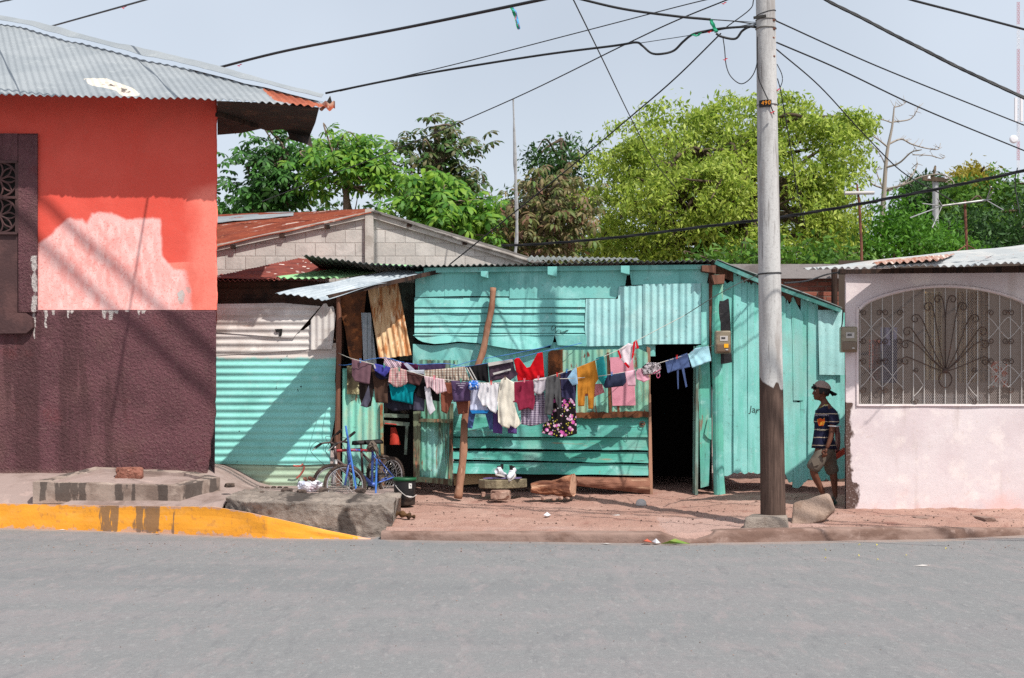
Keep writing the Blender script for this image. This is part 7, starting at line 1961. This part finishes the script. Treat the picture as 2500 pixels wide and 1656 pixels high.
o = q.build('log', [mat('split_log', lin(140, 92, 68), .9, [dict(col=lin(92, 56, 42), s=5, lo=.45, hi=.6, st=(.4, 2, 2)), dict(col=lin(188, 146, 118), s=6, lo=.54, hi=.66, st=(.35, 2, 2), amt=.8)], [dict(s=16, k=.9, h=.02, st=(.3, 2, 2))]), mat('sawn_wood', lin(186, 146, 122), .9, [dict(col=lin(156, 116, 96), s=12, lo=.45, hi=.62)], [dict(s=40, k=.4, h=.005)])]); recentre(o); tag(o, 'chopped log with a pale sawn end lying before the shack', 'log')
for i, (x, y, s) in enumerate(((1303, 1220, .03), (1327, 1221, .04), (1352, 1222, .035), (1369, 1220, .045), (1386, 1219, .03))):
    rock(x, y, 17.0, (s, s * .8, s * .6), ('pebble at the split end of the log', 'second pebble under the log from its split end', 'middle pebble under the log', 'flattish pebble under the sawn end of the log', 'outermost pebble beyond the sawn end of the log')[i], 11 + i, group='pebbles under the log', sub=2)
for i in range(11):
    x = 548 + 15 * i + 5 * nz(i * 3, 1); s = .03 + .022 * abs(nz(i * 1.7, 4)) * 2
    o = rock(x, 1197 + 3 * nz(i * 2, 6), 17.75, (s * 1.3, s, s), 'dark rubble stone in the row along the foot of the turquoise tin wall', 31 + i, m_darkst, group='rubble stones along the tin wall', sub=2)
for i, (x, y, s) in enumerate(((560, 1190, .05), (640, 1208, .04), (700, 1205, .06), (736, 1206, .05), (790, 1206, .07), (880, 1204, .06))):
    o = rock(x, y, 16.55, (s * 1.5, s, s * .7), 'lump of dark rubble on the back edge of the concrete slab', 51 + i, m_darkst, group='rubble lumps on the slab', sub=2)
# yard litter
q = MB(); cbw = P(1565, 1234, 16.85); vs = []
q.lathe(cbw, [(.065, 0), (.066, .012), (.058, .045), (.04, .066), (.012, .075), (.0, .075)], 24, caps=False); o = q.build('bowl', m_white, smooth=True); recentre(o); tag(o, 'small white bowl upside down on the red dirt', 'bowl')
q = MB(); pts = spline([P(962, 1253, 15.75), P(975, 1254, 15.75), P(992, 1258, 15.73), P(1004, 1261, 15.72), P(1014, 1262, 15.72)], 5); q.tube(pts, [(.03 + .012 * math.sin(i * 1.1)) * (1 if i < 15 else .6) for i in range(len(pts))], 9)
o = q.build('stick', mat('rotten_stick', lin(92, 66, 40), .9, [dict(col=lin(60, 42, 28), s=14, lo=.45, hi=.6)], [dict(s=30, k=.7, h=.01)])); recentre(o); tag(o, 'short rotten brown stick on the dirt beside the concrete slab', 'stick')
def scrap(pts, Y, m, label, name='paper', cat='litter', h=.02):
    q = MB(); xs = [p[0] for p in pts]; ys = [p[1] for p in pts]
    k = Y / FPX
    c = P(sum(xs) / len(xs), sum(ys) / len(ys), Y)
    z0 = c.z
    ring = [Vector((PX(x, Y), Y + (sum(ys) / len(ys) - y) * k * 3, z0 + h * abs(nz(x * .2, y * .2, 1)) + .004)) for x, y in pts]
    n = len(ring); q.add(ring + [p + Vector((0, 0, .004)) for p in ring] + [c + Vector((0, 0, h))], [(i, (i + 1) % n, 2 * n) for i in range(n)] + [(i, n + i, n + (i + 1) % n, (i + 1) % n) for i in range(n)] + [tuple(range(n))[::-1]])
    o = q.build(name, m); recentre(o); return tag(o, label, cat)
m_film = mat('clear_film', lin(200, 200, 206), .35)
scrap([(1494, 1260), (1506, 1258), (1522, 1259), (1521, 1263), (1505, 1262)], 16.1, m_white, 'white paper strip on the yard near the kerb')
scrap([(1326, 1268), (1331, 1258), (1342, 1257), (1345, 1264), (1336, 1270)], 15.9, m_film, 'crumpled clear plastic on the dirt', 'plastic_scrap', h=.06)
m_lf = mat('banana_leaf', lin(112, 128, 52), .6, [dict(col=lin(96, 128, 48), s=9, lo=.5, hi=.6)])
scrap([(1614, 1331), (1626, 1328), (1645, 1328.5), (1652, 1324), (1659, 1328), (1684, 1330), (1668, 1332), (1634, 1333)], 14.35, m_lf, 'torn green banana leaf lying at the foot of the kerb', 'leaf', 'leaf', .06)
scrap([(1568, 1327), (1578, 1322), (1592, 1325), (1590, 1331), (1572, 1332)], 14.4, mat('red_wrapper', lin(176, 84, 62), .5), 'crumpled red wrapper against the kerb beside the banana leaf', 'wrapper', h=.05)
scrap([(1592, 1325), (1602, 1322), (1612, 1328), (1600, 1332)], 14.4, m_film, 'whitish scrap between the red wrapper and the banana leaf', 'wrapper', h=.05)
scrap([(1466, 1330), (1480, 1329), (1494, 1331), (1480, 1333)], 14.4, m_white, 'thin white straw-like scrap at the foot of the kerb')
scrap([(140, 1297), (150, 1293), (162, 1296), (156, 1299)], 16.0, m_white, 'pale paper scrap at the foot of the yellow kerb')
scrap([(382, 1297), (388, 1293), (394, 1297), (388, 1300)], 15.5, m_redwood, 'small brown scrap under the dark streak of the yellow kerb')
scrap([(2230, 1384), (2250, 1383), (2272, 1384), (2252, 1385.5)], 12.45, m_white, 'white chalky paper strip on the road near the pink house')
lf = mat('yellow_leaf', lin(190, 176, 70), .7)
rs_ = random.Random(5)
for i in range(8):
    x = rs_.choice([2000, 2080, 2120, 2160, 2210, 2060, 2330, 1990, 2240, 2030]) + rs_.uniform(-30, 30); Y = rs_.uniform(12.3, 14.3)
    q = MB(); c = Vector((PX(x, Y), Y, .004)); a = rs_.uniform(0, 6); s = rs_.uniform(.009, .016)
    u = Vector((math.cos(a), math.sin(a), 0)) * s; v = Vector((-math.sin(a), math.cos(a), 0)) * s * .5
    q.add([c - u, c + v + Vector((0, 0, .02)), c + u + Vector((0, 0, .012)), c - v + Vector((0, 0, .015))], [(0, 1, 2, 3)]); o = q.build('leaf', lf, solid=.002); recentre(o); tag(o, 'small yellow leaf fallen on the road near the pink house', 'leaf', 'yellow leaves on the road')
# concrete chunk, low stones on the far pavement
q = MB(); ol = [(1931, 1282), (1936, 1228), (1952, 1222), (1972, 1219), (1990, 1212), (2022, 1203), (2030, 1222), (2038, 1246), (2024, 1258), (2010, 1272), (1980, 1280)]
f1 = [P(x, y, 15.42 + (1282 - y) * .0025) for x, y in ol]
q.prism(f1, (.05, .16, -.02)); o = q.build('concrete_chunk', mat('tan_concrete', lin(158, 136, 122), .95, [dict(col=lin(136, 114, 100), s=5, lo=.45, hi=.62), dict(col=lin(120, 100, 90), s=16, lo=.62, hi=.72, amt=.6)], [dict(s=9, k=.8, h=.05, d=10, r=.7), dict(s=40, k=.7, h=.012)])); md = o.modifiers.new('bevel', 'BEVEL'); md.width = .025; md.segments = 3; recentre(o); tag(o, 'broken tan concrete slab tilted up beside the foot of the concrete pole', 'concrete')
for i, (x, y, Y, s, lab) in enumerate(((2246, 1268, 15.9, (.16, .1, .04), 'larger flat dark stone set in the pavement before the pink house'), (2180, 1262, 16.0, (.2, .08, .025), 'long low stone in the pavement before the pink house'), (2120, 1272, 15.7, (.12, .07, .03), 'small low stone in the pavement nearest the concrete chunk'), (2400, 1268, 15.8, (.25, .1, .04), 'wide low stone in the pavement under the barred window'))):
    rock(x, y + 6, Y, s, lab, 71 + i, m_kerb, group='low stones in the pavement')
# pebbles: nobody could count them
q = MB()
for i in range(1150):
    if i < 560: x = rs_.uniform(-1.2, 6.4); y = rs_.uniform(15.2, 17.9); z = dirt_z(x, y); s = rs_.uniform(.006, .018)
    elif i < 760: x = rs_.uniform(-6, 7); y = rs_.uniform(13.6, 14.6) ; z = .0; s = rs_.uniform(.004, .012)
    else: x = rs_.uniform(-5, 5); y = rs_.uniform(7.4, 14.2); z = 0; s = rs_.uniform(.003, .007)
    if x > 4.0 and y > 16.5: continue
    c = Vector((x, y, z + s * .3)); vs = [c + Vector((rs_.uniform(.6, 1) * s * a, rs_.uniform(.6, 1) * s * b, rs_.uniform(.4, .8) * s * d)) for a, b, d in ((1, 0, 0), (0, 1, 0), (-1, 0, 0), (0, -1, 0), (0, 0, 1), (0, 0, -1))]
    q.add(vs, [(0, 1, 4), (1, 2, 4), (2, 3, 4), (3, 0, 4), (1, 0, 5), (2, 1, 5), (3, 2, 5), (0, 3, 5)])
tag(q.build('gravel', mat('small_pebbles', lin(128, 104, 94), .95, isl=.5)), 'small pebbles scattered over the yard and road', 'gravel', kind='stuff')

# ================================================================ METERS
m_meter = mat('clouded_meter_case', lin(132, 120, 100), .25, [dict(col=lin(104, 92, 76), s=5, lo=.45, hi=.62), dict(col=lin(160, 152, 134), s=9, lo=.56, hi=.68, amt=.7)], spec=.6)
def meter(x0, y0, x1, y1, Y, label, yel):
    c = P((x0 + x1) / 2, y1, Y); T = thing('electricity_meter', label, 'electricity meter', c, 'electricity meters')
    k = Y / FPX; w_, h_ = (x1 - x0) * k, (y1 - y0) * k
    q = MB(); q.box(c + Vector((0, 0, h_ / 2)), (w_, .12, h_)); o = q.build('case', m_meter, T); md = o.modifiers.new('bevel', 'BEVEL'); md.width = .022; md.segments = 4
    q = MB(); q.box(c + Vector((0, -.005, h_ * .24)), (w_ * .9, .13, h_ * .4)); o = q.build('cover', mat('lower_meter_cover', lin(104, 84, 66), .3, spec=.6), T); md = o.modifiers.new('bevel', 'BEVEL'); md.width = .02; md.segments = 3
    q = MB(); q.box(c + Vector((w_ * .04, -.062, h_ * .66)), (w_ * .5, .006, h_ * .22)); q.build('label_plate', m_white, T)
    for dz in (.70, .65): q = MB(); q.box(c + Vector((w_ * .0, -.0665, h_ * dz)), (w_ * .26, .003, h_ * .03)); q.build('print', m_ink, T)
    if yel: q = MB(); q.box(c + Vector((w_ * .18, -.072, h_ * .34)), (w_ * .28, .006, h_ * .17)); q.build('sticker', mat('yellow_sticker', lin(236, 168, 30), .5), T)
    q = MB(); blob(q, c + Vector((w_ * .22, -.072, h_ * .16)), (.018, .006, .009), 2, 2, .05); q.build('seal', m_white, T)
meter(1745, 808, 1783, 864, 17.78, 'electricity meter with a yellow sticker on the corner post of the turquoise shack', True)
meter(2051, 798, 2091, 861, 16.52, 'electricity meter clamped to the corner of the pink house', False)
q = MB(); sheet(q, [(1752, 735), (1766, 735), (1779, 728), (1784, 790), (1787, 885), (1766, 889), (1757, 888), (1753, 800)], 17.9, None, th=.004, rows=20, dent=.015, step=.01); PB = q.build('plastic_sheet', mat('black_plastic_sheet', lin(38, 36, 38), .4, [dict(col=lin(70, 66, 66), s=9, lo=.55, hi=.65)], [dict(s=14, k=.6, h=.02)])); recentre(PB); tag(PB, 'torn black plastic sheet tacked up behind the meter on the turquoise shack', 'plastic sheet')
# things by the wall behind the boy
q = MB(); q.prism([P(2034, 1114, 17.3), P(2062, 1094, 17.3), P(2064, 1108, 17.3), P(2038, 1126, 17.3)], (0, .1, 0)); o = q.build('board', mat('red_cream_board', lin(176, 70, 54), .7, [dict(col=lin(220, 196, 160), s=9, lo=.56, hi=.6, st=(.3, 1, 2))])); recentre(o); tag(o, 'red and cream painted board end poking out by the pink wall', 'board')
q = MB(); q.shell(lambda u, v: P(2036 + 12 * u + 4 * math.sin(v * 3), 1040 + 66 * v, 17.35 + .03 * math.sin(u * 6 + v * 3)), 12, 20, .02, (0, 1, 0)); o = q.build('cloth', F('dusty_pink_cloth', (150, 108, 104), .8), smooth=True); recentre(o); tag(o, 'dusty pink cloth hanging on the planks behind the boy', 'cloth')

# ================================================================ THE BOY
YBOY = 16.95
def B(px, py, dy=0.0): return P(px, py, YBOY + dy)
BOY = thing('person', 'boy in a backward cap, striped dark t-shirt and grey shorts walking in the shade', 'person', B(2025, 1231))
def skin_mesh(verts, edges, radii, sub=2):
    me = bpy.data.meshes.new('tmp'); me.from_pydata([tuple(v) for v in verts], edges, [])
    o = bpy.data.objects.new('tmp', me); COL.objects.link(o)
    md = o.modifiers.new('skin', 'SKIN'); md.use_smooth_shade = True
    sv = me.skin_vertices[0].data
    for i, r in enumerate(radii):
        sv[i].radius = (r, r) if not isinstance(r, tuple) else r
    sv[0].use_root = True
    if sub:
        s = o.modifiers.new('sub', 'SUBSURF'); s.levels = sub; s.render_levels = sub
    bpy.context.view_layer.update()
    res = bpy.data.meshes.new_from_object(o.evaluated_get(bpy.context.evaluated_depsgraph_get()))
    bpy.data.objects.remove(o)
    V = [v.co.copy() for v in res.vertices]; Fc = [tuple(p.vertices) for p in res.polygons]
    bpy.data.meshes.remove(res)
    return V, Fc
body = MB()
J = [B(2012, 1088), B(2011, 1055), B(2012, 1020), B(2014, 1000), B(2014, 984), B(2009, 970)]
Rr = [.10, .09, .10, .075, .042, .042]
E = [(0, 1), (1, 2), (2, 3), (3, 4), (4, 5)]
def chain(start, pts, rad):
    prev = start
    for p, r in zip(pts, rad):
        J.append(p); Rr.append(r); E.append((prev, len(J) - 1)); prev = len(J) - 1
    return prev
na = chain(3, [B(2030, 1003, -.12), B(2033, 1035, -.155), B(2030, 1062, -.175), B(2024, 1080, -.19), B(2018, 1096, -.20)], [.046, .040, .034, .029, .022])
fa_ = chain(3, [B(2000, 1004, .12), B(1998, 1036, .15), B(1999, 1062, .16), B(2000, 1080, .15), B(1998, 1096, .14)], [.046, .038, .033, .028, .022])
fl = chain(0, [B(2004, 1108, -.07), B(1984, 1150, -.08), B(1992, 1168, -.07), B(2003, 1190, -.06), B(2010, 1208, -.05)], [.080, .052, .047, .036, .030])
rl_ = chain(0, [B(2021, 1110, .07), B(2034, 1153, .07), B(2036, 1172, .07), B(2038, 1192, .07), B(2039, 1212, .07)], [.080, .052, .047, .036, .030])
chain(rl_, [B(2034, 1220, .02), B(2027, 1226, -.07)], [.032, .022])
chain(fl, [B(2004, 1214, -.07), B(1990, 1220, -.10)], [.030, .020])
V, Fc = skin_mesh(J, E, Rr); body.add(V, Fc)
# hands: palm, four fingers of different lengths, thumb from the side of the palm
def hand(w, d, side, out):
    """w wrist, d hanging direction, side towards the thumb, out away from the palm"""
    d, side, out = Vector(d).normalized(), Vector(side).normalized(), Vector(out).normalized()
    Vh = [w, w + d * .03, w + d * .062]; Rh = [(.018, .018), (.026, .017), (.024, .013)]; Eh = [(0, 1), (1, 2)]
    V, F_ = skin_mesh(Vh, Eh, Rh, 2); body.add(V, F_)
    for k, L in enumerate((.058, .068, .062, .048)):
        b = w + d * .055 + side * (.021 - .014 * k)
        p = [b, b + d * L * .38 + out * .003, b + d * L * .70 - out * .010, b + d * L * .92 - out * .026]
        V, F_ = skin_mesh(p, [(0, 1), (1, 2), (2, 3)], [.0088, .0085, .0078, .0066], 2); body.add(V, F_)
    b = w + d * .022 + side * .02
    p = [b, b + d * .024 + side * .018, b + d * .048 + side * .020 - out * .008]
    V, F_ = skin_mesh(p, [(0, 1), (1, 2)], [.0105, .0098, .008], 2); body.add(V, F_)
hand(B(2018, 1095, -.20), (-.28, 0, -1), (-1, 0, .25), (.1, -1, 0))
hand(B(1998, 1096, .14), (-.2, 0, -1), (-1, 0, .2), (0, 1, 0))
# head
Hc = B(2004.5, 955)
def ell(c, r, sub=3):
    bm = bmesh.new(); bmesh.ops.create_icosphere(bm, subdivisions=sub, radius=1)
    vs = [Hc + Vector(c) + Vector((v.co.x * r[0], v.co.y * r[1], v.co.z * r[2])) for v in bm.verts]
    body.add(vs, [[v.index for v in f.verts] for f in bm.faces]); bm.free()
ell((.008, 0, .012), (.092, .074, .098)); ell((-.035, 0, -.05), (.052, .054, .062)); ell((-.062, 0, -.088), (.024, .026, .020), 2)
ell((-.07, 0, .018), (.022, .052, .014), 2); ell((-.085, 0, -.022), (.018, .013, .024), 2); ell((-.096, 0, -.033), (.013, .014, .011), 2)
ell((-.079, 0, -.058), (.014, .024, .009), 2); ell((-.075, 0, -.071), (.015, .021, .009), 2); ell((-.058, -.035, -.03), (.024, .02, .02), 2); ell((-.058, .035, -.03), (.024, .02, .02), 2)
for s_ in (-1, 1): ell((.012, .074 * s_, -.012), (.018, .009, .030), 2)
ell((.01, 0, -.07), (.05, .045, .06), 2)
tmp = body.build('body_tmp', m_ink)
rmod = tmp.modifiers.new('fuse', 'REMESH'); rmod.mode = 'VOXEL'; rmod.voxel_size = .0055; rmod.use_smooth_shade = True
sm = tmp.modifiers.new('smooth', 'SMOOTH'); sm.factor = .5; sm.iterations = 3
bpy.context.view_layer.update()
res = bpy.data.meshes.new_from_object(tmp.evaluated_get(bpy.context.evaluated_depsgraph_get()))
bpy.data.objects.remove(tmp)
res.name = 'body'; res.materials.clear()
m_skin = mat('brown_skin', lin(98, 60, 44), .55, [dict(col=lin(82, 48, 36), s=9, lo=.45, hi=.65, amt=.6)], [dict(s=160, k=.1, h=.002)])
res.materials.append(m_skin); res.transform(Matrix.Translation(-Vector(WL[BOY.name])))
bo = bpy.data.objects.new('body', res); COL.objects.link(bo); bo.parent = BOY
m_eyew = mat('eye_white', lin(210, 200, 190), .3); m_hair = mat('black_hair', (.012, .010, .010, 1), .6, [], [dict(s=120, k=.5, h=.006, st=(1, 1, .2))])
for s_ in (-1, 1):
    q = MB(); blob(q, Hc + Vector((-.076, .030 * s_, .000)), (.009, .011, .006), 1, 2, 0); e_ = q.build('eye', m_eyew, BOY, smooth=True)
    q = MB(); blob(q, Hc + Vector((-.0815, .031 * s_, .000)), (.005, .006, .006), 1, 2, 0); q.build('iris', m_hair, e_, smooth=True)
    q = MB(); q.tube(spline([Hc + Vector((-.089, .012 * s_, .018)), Hc + Vector((-.086, .030 * s_, .024)), Hc + Vector((-.072, .048 * s_, .019))], 4), .0035, 6); q.build('eyebrow', m_hair, BOY)
q = MB(); q.tube(spline([Hc + Vector((-.084, -.021, -.064)), Hc + Vector((-.0925, 0, -.0635)), Hc + Vector((-.084, .021, -.064))], 4), .0022, 5); q.build('mouth', mat('dark_lip', lin(84, 40, 34), .5), BOY)
# hair under the cap
q = MB()
def hair_fn(u, v):
    a = 2 * math.pi * u; back = .5 + .5 * math.cos(a)
    low = (-.02 if back > .25 else .034) - .05 * max(0, back - .3) + .008 * math.sin(u * 60)
    if .25 < back < .55: low = -.03
    z = .095 - (.095 - low) * v
    rr = math.sqrt(max(.02, 1 - ((z - .012) / .105) ** 2))
    return Hc + Vector((.008 + .101 * rr * math.cos(a), .083 * rr * math.sin(a), z))
q.shell(hair_fn, 60, 10, .006, (0, 0, -1)); q.build('hair', m_hair, BOY, smooth=True)
q = MB()
for i in range(9):
    y = -.05 + .0125 * i; q.tube(spline([Hc + Vector((-.075, y, .062)), Hc + Vector((-.098, y * 1.05, .048)), Hc + Vector((-.100, y * 1.05, .026 + .008 * nz(i, 2)))], 3), [.008] * 6 + [.003], 5)
q.build('fringe', m_hair, BOY)
cpt = thing
q = MB()
def cap_f(u, v):
    a = 2 * math.pi * u; t = v * 1.02
    z = .115 * math.cos(t * 1.45); rr = math.sin(t * 1.45)
    tilt = .30 * math.cos(a) * rr
    return Hc + Vector((.016 + .104 * rr * math.cos(a), .089 * rr * math.sin(a), .030 + z * .82 - .055 * tilt))
q.shell(cap_f, 48, 14, .004, (0, 0, -1)); cap = q.build('cap', F('tan_cap', (168, 146, 136), .85), BOY, smooth=True)
q = MB(); q.shell(lambda u, v: Hc + Vector((.108 + .085 * v * (1 - .5 * (2 * u - 1) ** 2), (2 * u - 1) * (.072 - .012 * v), .012 - .045 * v - .025 * (2 * u - 1) ** 2)), 18, 8, .005, (0, 0, -1)); q.build('brim', F('black_brim', (26, 24, 24)), cap, smooth=True)
q = MB(); q.shell(lambda u, v: Hc + Vector((-.092 - .006 * math.sin(u * 3.14), -.045 + .05 * u, .062 + .022 * v)), 8, 4, .003, (-1, 0, 0)); q.build('strap', m_blackp, cap)
# t-shirt
def shirtmat():
    t = NT('striped_navy_shirt')
    n = t.noise(9, 4, .6)
    c = t.mix(t.ramp(n, .4, .7), lin(36, 38, 62), lin(26, 28, 44))
    sep = t.node('ShaderNodeSeparateXYZ'); t.l.new(t.tc, sep.inputs[0])
    z = t.math('ADD', sep.outputs[2], t.math('MULTIPLY', n, .02))
    m_ = t.math('MODULO', t.math('ADD', z, 3.0), .094)
    f = t.ramp(t.math('ABSOLUTE', t.math('SUBTRACT', m_, .047)), .0035, .006, 1, 0)
    c = t.mix(f, c, lin(176, 160, 140))
    t.put(t.bs.inputs['Base Color'], c); t.bs.inputs['Roughness'].default_value = .9; t.bs.inputs['Specular IOR Level'].default_value = .15
    return t.mat
m_shirt = shirtmat()
q = MB()
rings = [(2012, 1096, 31, .125), (2011, 1086, 29, .125), (2010, 1070, 25, .118), (2011, 1050, 23, .115), (2013, 1030, 24, .125), (2014, 1012, 25, .145), (2015, 1002, 24, .145), (2015, 996, 20, .12), (2014.5, 991, 15, .085), (2014, 988.5, 12, .068)]
nk = 40
for i, (cx_, py, rx, ry) in enumerate(rings):
    for k in range(nk):
        a = 2 * math.pi * k / nk
        w_ = 1 + .05 * nz(math.cos(a) * 2, math.sin(a) * 2, py * .05) + .035 * math.sin(a * 7 + py * .1) * (1 if i < 3 else .3)
        dip = 9 * max(0, -math.cos(a)) * (i - 5) / 4 if i > 6 else 0
        q.v.append(tuple(B(cx_ + rx * math.cos(a) * w_, py + dip + (2 * math.cos(a) if i < 2 else 0), ry * math.sin(a) * w_)))
q.f = [(i * nk + k, i * nk + (k + 1) % nk, (i + 1) * nk + (k + 1) % nk, (i + 1) * nk + k) for i in range(len(rings) - 1) for k in range(nk)]; q.m = [0] * len(q.f)
def sleeve(pts, rad):
    V, F_ = skin_mesh(pts, [(i, i + 1) for i in range(len(pts) - 1)], rad, 2); q.add(V, F_)
sleeve([B(2024, 1003, -.07), B(2032, 1008, -.125), B(2036, 1024, -.155), B(2037, 1040, -.165)], [.06, .064, .064, .070])
sleeve([B(2008, 1003, .07), B(2002, 1008, .125), B(1999, 1024, .15), B(1998, 1040, .155)], [.06, .064, .064, .068])
sh = q.build('tshirt', m_shirt, BOY, smooth=True, solid=.004)
q = MB(); q.tube([B(2014 + 13 * math.cos(a), 989.5 + 9 * max(0, -math.cos(a)), .072 * math.sin(a)) for a in [i * 2 * math.pi / 36 for i in range(37)]], .010, 7); q.build('collar', F('cream_collar', (216, 200, 170), .8, lambda t, c: t.mix(t.ramp(t.noise(30, 2), .5, .56), c, lin(190, 186, 70))), sh, smooth=True)
q = MB(); q.ring(B(2037, 1041, -.166), (0.05, 0, 1), .071, .007, 30, 6); q.build('cuff', F('pale_cuff', (196, 196, 200)), sh, smooth=True)
lettering('INU HADERY', .030, B(2006, 1014, -.140), F('print_white', (196, 190, 204)), sh, 'print', (R(90), 0, R(-14)))
lettering('Hiseno', .038, B(2006, 1049.5, -.122), F('print_cream', (206, 196, 170)), sh, 'print', (R(90), 0, R(-14)))
q = MB(); sheet(q, [(1995, 1024), (2003, 1021), (2009, 1024), (2013, 1020), (2014, 1030), (2010, 1040), (1999, 1040), (1996, 1032)], YBOY - .138, None, th=.004, rows=8, step=.006, tilt=(-.25, 0)); q.build('emblem', F('orange_emblem', (206, 84, 36), .8, lambda t, c: t.mix(t.ramp(t.noise(26, 3), .5, .56), c, lin(226, 170, 60))), sh)
# shorts
q = MB()
V, F_ = skin_mesh([B(2012, 1086), B(2012, 1097), B(2003, 1112, -.075), B(1990, 1134, -.085), B(1981, 1153, -.085), B(2021, 1112, .07), B(2029, 1138, .075), B(2033, 1163, .075)], [(0, 1), (1, 2), (2, 3), (3, 4), (1, 5), (5, 6), (6, 7)], [.115, .122, .100, .094, .092, .100, .088, .084], 2)
V = [v + Vector((.010 * nz(v.x * 9, v.z * 12, 1), .010 * nz(v.x * 9, v.z * 12, 4), .004 * nz(v.x * 14, v.z * 9, 7))) for v in V]
q.add(V, F_); shs = q.build('shorts', F('grey_shorts', (116, 106, 96), .75), BOY, smooth=True)
q = MB(); q.box(B(1990, 1128, -.175), (.07, .012, .09), Matrix.Rotation(R(-20), 3, 'Y')); q.build('pocket', F('grey_shorts', (116, 106, 96), .75), shs)
for (a, b), lab in ((((2041, 1216, .10), (2025, 1228, -.10)), 1), (((2012, 1210, -.04), (1988, 1222, -.12)), 2)):
    q = MB(); pa, pb = B(*a), B(*b); pa.z = pb.z = min(pa.z, pb.z) if lab == 1 else pb.z
    d = (pb - pa).normalized(); s_ = d.cross(Vector((0, 0, 1)))
    q.prism([pa + d * (pb - pa).length * t + s_ * .042 * math.sin(math.pi * (.12 + .76 * t)) for t in [i / 8 for i in range(9)]] + [pa + d * (pb - pa).length * t - s_ * .042 * math.sin(math.pi * (.12 + .76 * t)) for t in [i / 8 for i in range(8, -1, -1)]], (0, 0, -.018))
    q.tube(spline([pa.lerp(pb, .55) + s_ * .04, pa.lerp(pb, .5) + Vector((0, 0, .05)), pa.lerp(pb, .55) - s_ * .04], 5), .012, 7); q.build('sandal', mat('teal_sandal', lin(48, 72, 70), .7), BOY)
